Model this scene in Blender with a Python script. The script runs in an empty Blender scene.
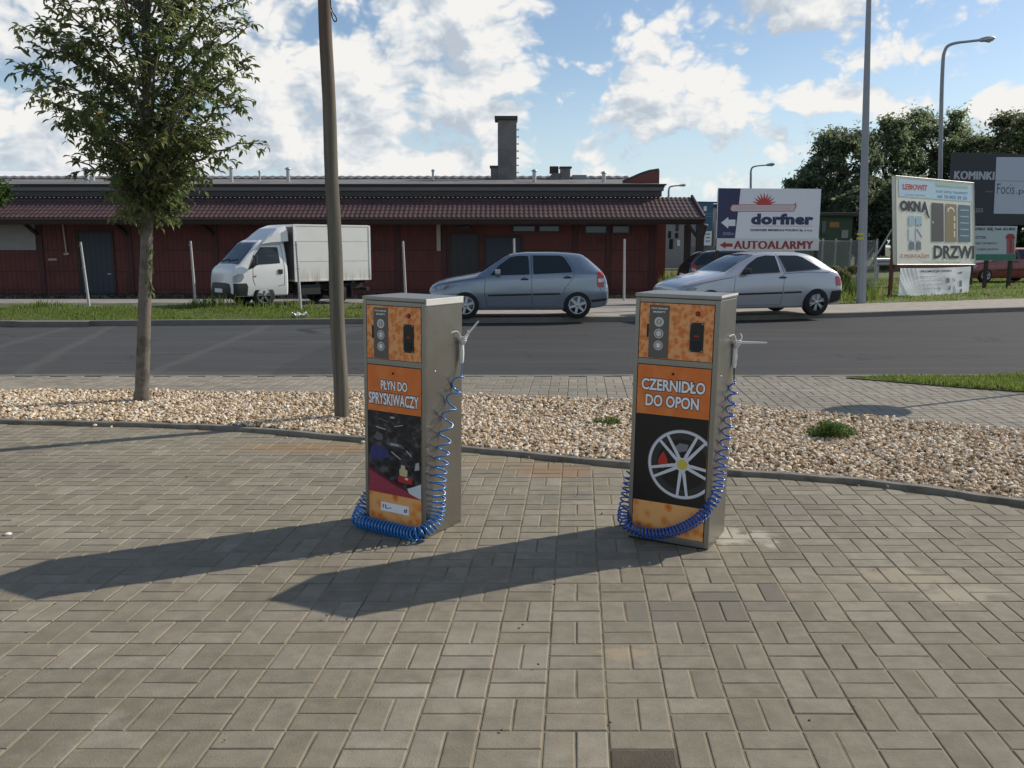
import bpy, bmesh, math, random
import numpy as np
from mathutils import Vector, Matrix, noise

scene = bpy.context.scene
COL = scene.collection
R = math.radians
random.seed(7)
RNG = np.random.default_rng(7)

# ------------------------------------------------------------------ camera
CAM_H, FPX, PITCH = 1.60, 870.0, R(9.0)
cam = bpy.data.cameras.new('camera')
cam.sensor_width = 36.0
cam.lens = FPX / 1024 * 36.0
cam.clip_start = 0.05
cam.clip_end = 3000
cam_o = bpy.data.objects.new('camera', cam)
cam_o.location = (0, 0, CAM_H)
cam_o.rotation_euler = (R(90) - PITCH, 0, 0)
COL.objects.link(cam_o)
scene.camera = cam_o

# ------------------------------------------------------------------ exposure
vs = scene.view_settings
vs.view_transform = 'Standard'
vs.look = 'None'
vs.exposure = 0.0
vs.gamma = 1.0
vs.use_curve_mapping = False
scene.cycles.max_bounces = 6
scene.cycles.transparent_max_bounces = 6

# ------------------------------------------------------------------ sun
SUN_AZ, SUN_EL = R(64.5), R(34.5)          # azimuth clockwise from +Y
sd = Vector((math.sin(SUN_AZ) * math.cos(SUN_EL), math.cos(SUN_AZ) * math.cos(SUN_EL), math.sin(SUN_EL)))
sun = bpy.data.lights.new('sun', 'SUN')
sun.energy = 4.4
sun.angle = R(0.55)
sun.color = (1.0, 0.92, 0.80)
sun_o = bpy.data.objects.new('sun', sun)
sun_o.rotation_euler = (-sd).to_track_quat('-Z', 'Y').to_euler()
sun_o.location = (20, 10, 30)
COL.objects.link(sun_o)


# ------------------------------------------------------------------ node helpers
class NT:
    def __init__(s, tree):
        s.t = tree
        s.n = tree.nodes
        s.l = tree.links

    def node(s, typ, **kw):
        n = s.n.new(typ)
        for k, v in kw.items():
            if k == 'ins':
                for kk, vv in v.items():
                    s.put(n.inputs[kk], vv)
            else:
                setattr(n, k, v)
        return n

    def put(s, sock, v):
        if isinstance(v, bpy.types.NodeSocket):
            s.l.new(v, sock)
        else:
            if isinstance(v, tuple) and len(v) == 3 and sock.type == 'RGBA':
                v = (*v, 1.0)
            sock.default_value = v

    def math(s, op, a, b=None, c=None, clamp=False):
        n = s.n.new('ShaderNodeMath')
        n.operation = op
        n.use_clamp = clamp
        for i, v in enumerate((a, b, c)):
            if v is not None:
                s.put(n.inputs[i], v)
        return n.outputs[0]

    def vmath(s, op, a, b=None, scale=None):
        n = s.n.new('ShaderNodeVectorMath')
        n.operation = op
        s.put(n.inputs[0], a)
        if b is not None:
            s.put(n.inputs[1], b)
        if scale is not None:
            s.put(n.inputs['Scale'], scale)
        return n

    def noise(s, vec, scale, detail=4.0, rough=0.55, dist=0.0, out='Fac', dim='3D'):
        n = s.n.new('ShaderNodeTexNoise')
        n.noise_dimensions = dim
        if vec is not None:
            s.put(n.inputs['Vector'], vec)
        s.put(n.inputs['Scale'], scale)
        n.inputs['Detail'].default_value = detail
        n.inputs['Roughness'].default_value = rough
        n.inputs['Distortion'].default_value = dist
        return n.outputs[out]

    def ramp(s, fac, stops, interp='LINEAR'):
        n = s.n.new('ShaderNodeValToRGB')
        cr = n.color_ramp
        cr.interpolation = interp
        while len(cr.elements) < len(stops):
            cr.elements.new(0.5)
        for e, (p, c) in zip(cr.elements, stops):
            e.position = p
            e.color = (*c, 1.0) if len(c) == 3 else c
        s.put(n.inputs[0], fac)
        return n.outputs[0]

    def mix(s, fac, a, b, blend='MIX'):
        n = s.n.new('ShaderNodeMix')
        n.data_type = 'RGBA'
        n.blend_type = blend
        n.clamp_factor = True
        s.put(n.inputs[0], fac)
        s.put(n.inputs[6], a)
        s.put(n.inputs[7], b)
        return n.outputs[2]

    def smooth(s, v, lo, hi):
        n = s.n.new('ShaderNodeMapRange')
        n.interpolation_type = 'SMOOTHSTEP'
        s.put(n.inputs[0], v)
        n.inputs[1].default_value = lo
        n.inputs[2].default_value = hi
        return n.outputs[0]


# ------------------------------------------------------------------ sky with cumulus
# cloud masses: azimuth, elevation, half sizes (radians), strength
CLOUDS = [
    (-0.16, 0.19, 0.20, 0.12, 1.25), (-0.27, 0.17, 0.17, 0.13, 1.20), (-0.05, 0.255, 0.085, 0.07, 1.2),
    (-0.06, 0.165, 0.14, 0.065, 1.2), (-0.13, 0.09, 0.26, 0.06, 1.05), (-0.30, 0.10, 0.22, 0.07, 1.0),
    (-0.46, 0.22, 0.14, 0.10, 1.05), (-0.50, 0.12, 0.22, 0.07, 1.1), (-0.02, 0.115, 0.06, 0.04, 0.9),
    (0.155, 0.225, 0.085, 0.035, 1.05), (0.15, 0.165, 0.09, 0.045, 1.1), (0.22, 0.15, 0.07, 0.05, 1.1),
    (0.33, 0.245, 0.14, 0.050, 1.2), (0.39, 0.20, 0.07, 0.03, 1.05), (0.34, 0.148, 0.075, 0.020, 1.0),
    (0.12, 0.12, 0.09, 0.030, 0.85), (0.27, 0.285, 0.17, 0.04, 1.0), (0.25, 0.06, 0.10, 0.02, 0.5),
    (0.07, 0.20, 0.07, 0.022, 0.95), (0.10, 0.15, 0.06, 0.03, 0.85), (0.52, 0.115, 0.05, 0.03, 0.8),
    (0.9, 0.25, 0.3, 0.12, 0.8), (-0.95, 0.25, 0.35, 0.13, 0.9), (1.6, 0.4, 0.4, 0.15, 0.8), (-1.7, 0.35, 0.5, 0.2, 0.9),
    (2.6, 0.4, 0.5, 0.2, 0.9), (-2.7, 0.45, 0.5, 0.22, 0.9), (0.0, 0.75, 0.5, 0.18, 0.7), (3.1, 0.2, 0.6, 0.12, 0.9),
]
world = bpy.data.worlds.new('World')
scene.world = world
world.use_nodes = True
wt = NT(world.node_tree)
wt.n.clear()

grp = bpy.data.node_groups.new('cloud_density', 'ShaderNodeTree')
grp.interface.new_socket('P', in_out='INPUT', socket_type='NodeSocketVector')
grp.interface.new_socket('D', in_out='OUTPUT', socket_type='NodeSocketFloat')
g = NT(grp)
gi = g.n.new('NodeGroupInput')
go = g.n.new('NodeGroupOutput')
P = gi.outputs[0]
warp = g.vmath('SUBTRACT', g.noise(P, 9.0, 3, 0.6, out='Color', dim='2D'), (0.5, 0.5, 0.5)).outputs[0]
PW = g.vmath('ADD', P, g.vmath('SCALE', warp, scale=0.075).outputs[0]).outputs[0]
best = None
for a, e, ra, re_, w in CLOUDS:
    v = g.vmath('MULTIPLY', g.vmath('SUBTRACT', PW, (a, e, 0)).outputs[0], (1 / ra, 1 / re_, 0)).outputs[0]
    ln = g.vmath('LENGTH', v).outputs['Value']
    m = g.math('MULTIPLY', g.math('SUBTRACT', 1.15, ln), w)
    best = m if best is None else g.math('SMOOTH_MAX', best, m, 0.25)
st = g.vmath('MULTIPLY', P, (1.0, 1.45, 1.0)).outputs[0]
n1 = g.noise(st, 8.0, 7.0, 0.50, 0.0, dim='2D')
vo = g.node('ShaderNodeTexVoronoi', feature='SMOOTH_F1', voronoi_dimensions='2D', ins={'Vector': g.vmath('ADD', st, g.vmath('SCALE', warp, scale=0.06).outputs[0]).outputs[0], 'Scale': 26.0, 'Detail': 2.0, 'Roughness': 0.55, 'Lacunarity': 2.3, 'Smoothness': 0.25})
puff = g.math('SUBTRACT', 0.45, vo.outputs['Distance'])
d = g.math('ADD', g.math('MULTIPLY', g.math('MAXIMUM', best, -0.7), 0.72), g.math('MULTIPLY', g.math('SUBTRACT', n1, 0.5), 1.95))
d = g.math('ADD', d, g.math('ADD', g.math('MULTIPLY', puff, 0.62), 0.075))
g.l.new(d, go.inputs[0])

tc = wt.node('ShaderNodeTexCoord')
sep = wt.node('ShaderNodeSeparateXYZ', ins={0: tc.outputs['Generated']})
az = wt.math('ARCTAN2', sep.outputs[0], sep.outputs[1])
el = wt.math('ARCSINE', sep.outputs[2])
comb = wt.node('ShaderNodeCombineXYZ', ins={0: az, 1: el, 2: 0.0})
P0 = comb.outputs[0]


def dens(vec):
    n = wt.n.new('ShaderNodeGroup')
    n.node_tree = grp
    wt.put(n.inputs[0], vec)
    return n.outputs[0]


d0 = dens(P0)
d1 = dens(wt.vmath('ADD', P0, (0.016, 0.030, 0)).outputs[0])
alpha = wt.smooth(d0, -0.04, 0.42)
lit = wt.math('ADD', wt.math('MULTIPLY', wt.math('SUBTRACT', d0, d1), 1.15), 0.575)
thick = wt.smooth(d0, 0.4, 1.4)
lit = wt.math('SUBTRACT', lit, wt.math('MULTIPLY', thick, 0.20), clamp=True)
ccol = wt.ramp(lit, [(0.0, (0.55, 0.615, 0.70)), (0.34, (0.69, 0.745, 0.80)), (0.62, (0.84, 0.87, 0.895)), (0.9, (0.99, 0.98, 0.955))])
sky = wt.node('ShaderNodeTexSky', sky_type='NISHITA', sun_disc=False, sun_elevation=SUN_EL, sun_rotation=SUN_AZ,
              altitude=150, air_density=1.0, dust_density=0.5, ozone_density=1.7)
SKY = 0.12
bg_sky = wt.node('ShaderNodeBackground', ins={0: sky.outputs[0], 1: SKY})
# thin summer haze low in the sky
veil = wt.math('MULTIPLY', wt.math('SUBTRACT', 1.0, wt.smooth(el, -0.02, 0.22)), 0.88)
bg_hz = wt.node('ShaderNodeBackground', ins={0: (0.63, 0.765, 0.86, 1.0), 1: 1.0})
mixh = wt.node('ShaderNodeMixShader', ins={0: veil})
wt.l.new(bg_sky.outputs[0], mixh.inputs[1])
wt.l.new(bg_hz.outputs[0], mixh.inputs[2])
bg_cld = wt.node('ShaderNodeBackground', ins={0: ccol, 1: 0.92})
mixs = wt.node('ShaderNodeMixShader')
up = wt.smooth(el, -0.02, 0.02)
wt.put(mixs.inputs[0], wt.math('MULTIPLY', alpha, up))
wt.l.new(mixh.outputs[0], mixs.inputs[1])
wt.l.new(bg_cld.outputs[0], mixs.inputs[2])
wo = wt.node('ShaderNodeOutputWorld')
wt.l.new(mixs.outputs[0], wo.inputs[0])

# ------------------------------------------------------------------ ground rays of the photograph's lens
_c, _s = math.cos(PITCH), math.sin(PITCH)


def ray(x, y):
    u, v = (x - 512) / FPX, (y - 384) / FPX
    return Vector((u, _c - v * _s, -_s - v * _c))


def G(x, y, z=0.0):
    r = ray(x, y)
    t = (z - CAM_H) / r.z
    return Vector((r.x * t, r.y * t, z))


def D(x, y, Y):
    r = ray(x, y)
    t = Y / r.y
    return Vector((r.x * t, Y, CAM_H + r.z * t))


# ------------------------------------------------------------------ materials
MATS = {}


def pmat(name, col, rough=0.6, metal=0.0, spec=0.5, var=0.0, vscale=8.0, bump=0.0, bscale=40.0, coat=0.0, col2=None, c2=(0.45, 0.65), transl=0.0):
    """plain surface with optional tone variation, second colour in noise patches and fine bump"""
    if name in MATS:
        return MATS[name]
    m = bpy.data.materials.new(name)
    m.use_nodes = True
    t = NT(m.node_tree)
    b = t.n['Principled BSDF']
    co = t.node('ShaderNodeTexCoord').outputs['Object']
    c = None
    if col2 is not None:
        c = t.mix(t.smooth(t.noise(co, vscale, 5, 0.62), *c2), col, col2)
    if var > 0:
        f = t.noise(co, vscale * 1.7, 6, 0.65)
        k = t.math('ADD', t.math('MULTIPLY', t.math('SUBTRACT', f, 0.5), 2 * var), 1.0)
        base = c if c is not None else (*col, 1.0)
        vm = t.vmath('SCALE', base if c is not None else col, scale=k)
        c = vm.outputs[0]
    if c is not None:
        t.put(b.inputs['Base Color'], c)
    else:
        b.inputs['Base Color'].default_value = (*col, 1.0)
    b.inputs['Roughness'].default_value = rough
    b.inputs['Metallic'].default_value = metal
    b.inputs['Specular IOR Level'].default_value = spec
    b.inputs['Coat Weight'].default_value = coat
    b.inputs['Coat Roughness'].default_value = 0.06
    if bump > 0:
        bn = t.node('ShaderNodeBump', ins={'Strength': bump, 'Distance': 0.01, 'Height': t.noise(co, bscale, 4, 0.6)})
        t.l.new(bn.outputs[0], b.inputs['Normal'])
    if transl > 0:
        tr = t.node('ShaderNodeBsdfTranslucent')
        tr.inputs[0].default_value = (*[min(1, x * 1.6) for x in col], 1)
        if c is not None:
            t.put(tr.inputs[0], c)
        mx = t.node('ShaderNodeMixShader', ins={0: transl})
        t.l.new(b.outputs[0], mx.inputs[1])
        t.l.new(tr.outputs[0], mx.inputs[2])
        t.l.new(mx.outputs[0], t.n['Material Output'].inputs[0])
    MATS[name] = m
    return m


def island_mat(name, stops, rough=0.85, var=0.25, vscale=30.0, bump=0.3, bscale=60.0, spec=0.3, transl=0.0, extra=None, trc=1.5):
    """every loose piece (stone, leaf, paver) takes its own tone"""
    if name in MATS:
        return MATS[name]
    m = bpy.data.materials.new(name)
    m.use_nodes = True
    t = NT(m.node_tree)
    b = t.n['Principled BSDF']
    co = t.node('ShaderNodeTexCoord').outputs['Object']
    geo = t.node('ShaderNodeNewGeometry')
    c = t.ramp(geo.outputs['Random Per Island'], stops)
    if var > 0:
        f = t.noise(co, vscale, 5, 0.65)
        k = t.math('ADD', t.math('MULTIPLY', t.math('SUBTRACT', f, 0.5), 2 * var), 1.0)
        c = t.vmath('SCALE', c, scale=k).outputs[0]
    if extra:
        c = extra(t, co, c)
    t.put(b.inputs['Base Color'], c)
    b.inputs['Roughness'].default_value = rough
    b.inputs['Specular IOR Level'].default_value = spec
    if bump > 0:
        bn = t.node('ShaderNodeBump', ins={'Strength': bump, 'Distance': 0.006, 'Height': t.noise(co, bscale, 5, 0.65)})
        t.l.new(bn.outputs[0], b.inputs['Normal'])
    if transl > 0:
        tr = t.node('ShaderNodeBsdfTranslucent')
        t.put(tr.inputs[0], t.vmath('SCALE', c, scale=trc).outputs[0])
        mx = t.node('ShaderNodeMixShader', ins={0: transl})
        t.l.new(b.outputs[0], mx.inputs[1])
        t.l.new(tr.outputs[0], mx.inputs[2])
        t.l.new(mx.outputs[0], t.n['Material Output'].inputs[0])
    MATS[name] = m
    return m


# ------------------------------------------------------------------ mesh building
I4 = Matrix.Identity(4)


def T(x, y, z):
    return Matrix.Translation((x, y, z))


def RZ(a):
    return Matrix.Rotation(a, 4, 'Z')


def RX(a):
    return Matrix.Rotation(a, 4, 'X')


def RY(a):
    return Matrix.Rotation(a, 4, 'Y')


_text_cache = {}


def text_geo(s, bold, spacing=1.0):
    key = (s, bold, spacing)
    if key in _text_cache:
        return _text_cache[key]
    cu = bpy.data.curves.new('t', 'FONT')
    cu.body = s
    cu.size = 1.0
    cu.offset = bold
    cu.space_character = spacing
    cu.resolution_u = 3
    o = bpy.data.objects.new('t', cu)
    COL.objects.link(o)
    dg = bpy.context.evaluated_depsgraph_get()
    me = bpy.data.meshes.new_from_object(o.evaluated_get(dg))
    v = np.array([tuple(x.co)[:2] for x in me.vertices])
    f = [tuple(p.vertices) for p in me.polygons]
    bpy.data.objects.remove(o)
    bpy.data.curves.remove(cu)
    bpy.data.meshes.remove(me)
    _text_cache[key] = (v, f)
    return v, f


class MB:
    def __init__(s, M=I4):
        s.v, s.f, s.mi, s.sm, s.mats = [], [], [], [], []
        s.M = M

    def _m(s, mat):
        if mat not in s.mats:
            s.mats.append(mat)
        return s.mats.index(mat)

    def add(s, vs, fs, mat, smooth=False, M=None):
        X = s.M @ M if M is not None else s.M
        o = len(s.v)
        s.v += [tuple(X @ Vector(p)) for p in vs]
        k = s._m(mat)
        for f in fs:
            s.f.append(tuple(i + o for i in f))
            s.mi.append(k)
            s.sm.append(smooth)

    def box(s, a, b, mat, bev=0.0, M=None):
        (x0, y0, z0), (x1, y1, z1) = a, b
        if bev <= 0:
            vs = [(x, y, z) for z in (z0, z1) for y in (y0, y1) for x in (x0, x1)]
            s.add(vs, [(0, 2, 3, 1), (4, 5, 7, 6), (0, 1, 5, 4), (2, 6, 7, 3), (0, 4, 6, 2), (1, 3, 7, 5)], mat, M=M)
            return
        bm = bmesh.new()
        bmesh.ops.create_cube(bm, size=1.0)
        bmesh.ops.scale(bm, vec=(x1 - x0, y1 - y0, z1 - z0), verts=bm.verts)
        bmesh.ops.translate(bm, vec=((x0 + x1) / 2, (y0 + y1) / 2, (z0 + z1) / 2), verts=bm.verts)
        bmesh.ops.bevel(bm, geom=bm.edges[:], offset=bev, segments=2, affect='EDGES', profile=0.6)
        s.bm(bm, mat, M)

    def bm(s, bm, mat, M=None, smooth=False):
        bm.verts.index_update()
        s.add([v.co[:] for v in bm.verts], [[v.index for v in f.verts] for f in bm.faces], mat, smooth, M)
        bm.free()

    def prism(s, pts, y0, y1, mat, M=None, smooth=False):
        """polygon in x,z pushed from y0 to y1 (front y0)"""
        n = len(pts)
        vs = [(x, y0, z) for x, z in pts] + [(x, y1, z) for x, z in pts]
        fs = [tuple(range(n)), tuple(range(2 * n - 1, n - 1, -1))]
        fs += [(i, i + n, (i + 1) % n + n, (i + 1) % n) for i in range(n)]
        s.add(vs, fs, mat, smooth, M)

    def tube(s, pts, r, mat, seg=8, M=None, cap=True, smooth=True):
        pts = [Vector(p) for p in pts]
        rs = r if isinstance(r, (list, tuple)) else [r] * len(pts)
        n = len(pts)
        up = None
        vs, fs = [], []
        for i in range(n):
            t = (pts[min(i + 1, n - 1)] - pts[max(i - 1, 0)])
            if t.length < 1e-9:
                t = Vector((0, 0, 1))
            t.normalize()
            if up is None:
                a = Vector((0, 0, 1)) if abs(t.z) < 0.9 else Vector((1, 0, 0))
                up = (a - t * a.dot(t)).normalized()
            else:
                up = up - t * up.dot(t)
                up = up.normalized() if up.length > 1e-6 else Vector((1, 0, 0))
            w = t.cross(up)
            for k in range(seg):
                an = 2 * math.pi * k / seg
                vs.append(pts[i] + (up * math.cos(an) + w * math.sin(an)) * rs[i])
        for i in range(n - 1):
            for k in range(seg):
                k2 = (k + 1) % seg
                fs.append((i * seg + k, i * seg + k2, (i + 1) * seg + k2, (i + 1) * seg + k))
        s.add(vs, fs, mat, smooth, M)
        if cap:
            s.add(vs[:seg], [tuple(range(seg - 1, -1, -1))], mat, False, M)
            s.add(vs[-seg:], [tuple(range(seg))], mat, False, M)

    def lathe(s, prof, mat, seg=24, M=None, smooth=True, axis='Z'):
        """profile of (radius, height) turned about an axis"""
        vs, fs = [], []
        for r, z in prof:
            for k in range(seg):
                a = 2 * math.pi * k / seg
                if axis == 'Z':
                    vs.append((r * math.cos(a), r * math.sin(a), z))
                else:
                    vs.append((r * math.cos(a), z, r * math.sin(a)))
        for i in range(len(prof) - 1):
            for k in range(seg):
                k2 = (k + 1) % seg
                fs.append((i * seg + k, i * seg + k2, (i + 1) * seg + k2, (i + 1) * seg + k))
        s.add(vs, fs, mat, smooth, M)

    def disc(s, cx, cz, r, y, mat, seg=24, M=None, r0=0.0):
        if r0 <= 0:
            s.add([(cx + r * math.cos(2 * math.pi * k / seg), y, cz + r * math.sin(2 * math.pi * k / seg)) for k in range(seg)],
                  [tuple(range(seg))], mat, M=M)
        else:
            vs = []
            for rr in (r, r0):
                vs += [(cx + rr * math.cos(2 * math.pi * k / seg), y, cz + rr * math.sin(2 * math.pi * k / seg)) for k in range(seg)]
            s.add(vs, [(k, (k + 1) % seg, (k + 1) % seg + seg, k + seg) for k in range(seg)], mat, M=M)

    def rect(s, x0, z0, x1, z1, y, mat, M=None):
        s.add([(x0, y, z0), (x1, y, z0), (x1, y, z1), (x0, y, z1)], [(0, 1, 2, 3)], mat, M=M)

    def poly(s, pts, y, mat, M=None):
        s.add([(x, y, z) for x, z in pts], [tuple(range(len(pts)))], mat, M=M)

    def text(s, string, x0, z0, x1, z1, y, mat, bold=0.0, M=None, spacing=1.0, outline=None, grow=0.02):
        """lettering fitted to a box on the plane y, facing -y"""
        if outline is not None:
            v, f = text_geo(string, bold + grow, spacing)
            v0, _ = text_geo(string, bold, spacing)
            v = v - (v.min(0) + v.max(0)) / 2 + (v0.min(0) + v0.max(0)) / 2
            lo, hi = v0.min(0), v0.max(0)
            q = (v - lo) / (hi - lo)
            s.add([(x0 + a * (x1 - x0), y + 0.0006, z0 + b * (z1 - z0)) for a, b in q], f, outline, M=M)
        v, f = text_geo(string, bold, spacing)
        lo, hi = v.min(0), v.max(0)
        q = (v - lo) / (hi - lo)
        s.add([(x0 + a * (x1 - x0), y, z0 + b * (z1 - z0)) for a, b in q], f, mat, M=M)

    def build(s, name, parent=None, normals=True):
        me = bpy.data.meshes.new(name)
        me.from_pydata(s.v, [], s.f)
        for m in s.mats:
            me.materials.append(m)
        me.polygons.foreach_set('material_index', s.mi)
        me.polygons.foreach_set('use_smooth', s.sm)
        me.update()
        o = bpy.data.objects.new(name, me)
        COL.objects.link(o)
        if parent is not None:
            o.parent = parent
        return o


def raw_mesh(name, v, f, mats, mi=None, parent=None, smooth=False):
    """numpy vertices and same-size faces straight to a mesh"""
    me = bpy.data.meshes.new(name)
    k = f.shape[1]
    me.vertices.add(len(v))
    me.vertices.foreach_set('co', np.ascontiguousarray(v, dtype=np.float32).ravel())
    me.loops.add(f.size)
    me.loops.foreach_set('vertex_index', np.ascontiguousarray(f, dtype=np.int32).ravel())
    me.polygons.add(len(f))
    me.polygons.foreach_set('loop_start', np.arange(0, f.size, k, dtype=np.int32))
    if mi is not None:
        me.polygons.foreach_set('material_index', np.asarray(mi, dtype=np.int32))
    me.polygons.foreach_set('use_smooth', np.full(len(f), smooth, dtype=bool))
    for m in mats:
        me.materials.append(m)
    me.update(calc_edges=True)
    o = bpy.data.objects.new(name, me)
    COL.objects.link(o)
    if parent is not None:
        o.parent = parent
    return o


def tag(o, label=None, cat=None, group=None, kind=None):
    if label:
        o['label'] = label
    if cat:
        o['category'] = cat
    if group:
        o['group'] = group
    if kind:
        o['kind'] = kind
    return o


def thing(name, label, cat, loc=(0, 0, 0), rz=0.0, group=None):
    o = bpy.data.objects.new(name, None)
    o.empty_display_size = 0.2
    COL.objects.link(o)
    o.location = loc
    o.rotation_euler = (0, 0, rz)
    return tag(o, label, cat, group)


def copy_tree(o, parent=None):
    c = o.copy()
    COL.objects.link(c)
    if parent is not None:
        c.parent = parent
    for ch in list(o.children):
        copy_tree(ch, c)
    return c


def smooth_path(pts, n):
    """Catmull-Rom through the points, n steps a span"""
    pts = [Vector(p) for p in pts]
    out = []
    for i in range(len(pts) - 1):
        p0, p1, p2, p3 = pts[max(i - 1, 0)], pts[i], pts[i + 1], pts[min(i + 2, len(pts) - 1)]
        for k in range(n):
            t = k / n
            out.append(0.5 * ((2 * p1) + (p2 - p0) * t + (2 * p0 - 5 * p1 + 4 * p2 - p3) * t * t + (3 * p1 - p0 - 3 * p2 + p3) * t ** 3))
    out.append(pts[-1])
    return out


def inside(poly, x, y):
    """points inside polygon, vectorised"""
    x = np.asarray(x)
    y = np.asarray(y)
    r = np.zeros(x.shape, bool)
    n = len(poly)
    for i in range(n):
        x0, y0 = poly[i][0], poly[i][1]
        x1, y1 = poly[(i + 1) % n][0], poly[(i + 1) % n][1]
        c = ((y0 > y) != (y1 > y)) & (x < (x1 - x0) * (y - y0) / (y1 - y0 + 1e-12) + x0)
        r ^= c
    return r


def sheet(name, poly, z, mat, kind='structure'):
    mb = MB()
    mb.add([(p[0], p[1], z) for p in poly], [tuple(range(len(poly)))], mat)
    o = mb.build(name)
    bm = bmesh.new()
    bm.from_mesh(o.data)
    bmesh.ops.triangulate(bm, faces=bm.faces[:])
    for f in bm.faces:
        if f.normal.z < 0:
            f.normal_flip()
    bm.to_mesh(o.data)
    bm.free()
    return tag(o, kind=kind)


def raised(name, poly, z0, z1, mat):
    """slab with straight sides from z0 to z1"""
    n = len(poly)
    mb = MB()
    vs = [(p[0], p[1], z1) for p in poly] + [(p[0], p[1], z0) for p in poly]
    mb.add(vs, [tuple(range(n))] + [(i, i + n, (i + 1) % n + n, (i + 1) % n) for i in range(n)], mat)
    o = mb.build(name)
    bm = bmesh.new()
    bm.from_mesh(o.data)
    bmesh.ops.recalc_face_normals(bm, faces=bm.faces[:])
    bm.to_mesh(o.data)
    bm.free()
    return tag(o, kind='structure')

# ================================================================== GROUND
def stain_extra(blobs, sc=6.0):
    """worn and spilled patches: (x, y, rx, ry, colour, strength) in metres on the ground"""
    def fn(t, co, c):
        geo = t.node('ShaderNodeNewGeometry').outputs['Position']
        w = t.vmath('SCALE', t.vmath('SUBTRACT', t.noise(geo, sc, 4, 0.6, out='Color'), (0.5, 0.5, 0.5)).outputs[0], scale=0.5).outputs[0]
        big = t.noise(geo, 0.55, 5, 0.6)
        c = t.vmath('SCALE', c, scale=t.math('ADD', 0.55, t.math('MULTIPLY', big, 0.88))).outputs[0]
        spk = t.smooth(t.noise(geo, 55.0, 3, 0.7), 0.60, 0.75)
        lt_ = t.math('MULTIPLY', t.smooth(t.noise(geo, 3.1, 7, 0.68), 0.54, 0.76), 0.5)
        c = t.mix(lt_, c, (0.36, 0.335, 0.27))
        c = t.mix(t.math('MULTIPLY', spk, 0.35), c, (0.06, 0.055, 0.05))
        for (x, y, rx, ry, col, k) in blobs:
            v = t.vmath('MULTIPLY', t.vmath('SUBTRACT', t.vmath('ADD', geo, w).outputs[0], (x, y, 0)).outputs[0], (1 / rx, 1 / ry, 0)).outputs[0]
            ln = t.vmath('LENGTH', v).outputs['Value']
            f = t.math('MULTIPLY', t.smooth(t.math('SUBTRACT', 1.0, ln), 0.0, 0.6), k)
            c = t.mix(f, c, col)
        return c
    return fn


def gb(px, py, rx, ry, col, k):
    p = G(px, py)
    return (p.x, p.y, rx, ry, col, k)


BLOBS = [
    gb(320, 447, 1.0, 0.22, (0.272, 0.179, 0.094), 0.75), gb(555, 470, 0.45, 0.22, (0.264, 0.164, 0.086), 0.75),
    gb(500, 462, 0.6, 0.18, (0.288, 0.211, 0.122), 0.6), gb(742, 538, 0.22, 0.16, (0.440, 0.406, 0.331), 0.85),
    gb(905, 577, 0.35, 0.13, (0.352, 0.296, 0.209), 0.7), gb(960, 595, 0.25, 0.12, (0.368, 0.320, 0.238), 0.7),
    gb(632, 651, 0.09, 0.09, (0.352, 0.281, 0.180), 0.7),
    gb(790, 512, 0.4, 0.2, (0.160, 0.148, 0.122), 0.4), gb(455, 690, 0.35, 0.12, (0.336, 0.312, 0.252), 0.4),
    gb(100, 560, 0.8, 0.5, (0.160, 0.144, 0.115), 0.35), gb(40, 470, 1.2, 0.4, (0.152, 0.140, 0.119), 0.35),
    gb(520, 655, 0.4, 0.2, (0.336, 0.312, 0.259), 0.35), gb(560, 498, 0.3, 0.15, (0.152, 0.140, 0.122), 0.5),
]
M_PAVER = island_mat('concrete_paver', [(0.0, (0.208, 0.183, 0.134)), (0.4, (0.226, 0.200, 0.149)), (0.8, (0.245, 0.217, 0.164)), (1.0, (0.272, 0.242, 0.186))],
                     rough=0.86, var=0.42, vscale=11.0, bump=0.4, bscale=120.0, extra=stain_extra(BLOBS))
M_PAVER_DK = island_mat('dark_concrete_paver', [(0.0, (0.138, 0.124, 0.098)), (1.0, (0.195, 0.176, 0.138))], rough=0.85, var=0.2, vscale=14, bump=0.5, bscale=110)
M_PAVER_WET = island_mat('soaked_paver', [(0.0, (0.075, 0.058, 0.038)), (1.0, (0.09, 0.07, 0.047))], rough=0.6, var=0.5, vscale=8, bump=0.5, bscale=90)
M_PAVER_FAR = island_mat('far_concrete_paver', [(0.0, (0.235, 0.21, 0.168)), (1.0, (0.285, 0.258, 0.208))], rough=0.88, var=0.2, vscale=9, bump=0.3, bscale=60, extra=stain_extra([]))
M_SAND = pmat('joint_sand', (0.25, 0.205, 0.13), 0.95, var=0.45, vscale=2.2, col2=(0.11, 0.09, 0.062), c2=(0.46, 0.64))
M_KERB = pmat('concrete_edging', (0.21, 0.19, 0.155), 0.88, var=0.25, vscale=6, bump=0.3, bscale=80, col2=(0.13, 0.115, 0.09))
M_DIRT = pmat('dry_grass_ground', (0.075, 0.085, 0.03), 0.95, var=0.3, vscale=0.8, col2=(0.14, 0.12, 0.06), c2=(0.5, 0.75))
M_APRON = pmat('dusty_concrete', (0.27, 0.245, 0.21), 0.93, var=0.22, vscale=0.9, col2=(0.18, 0.165, 0.14))


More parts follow.
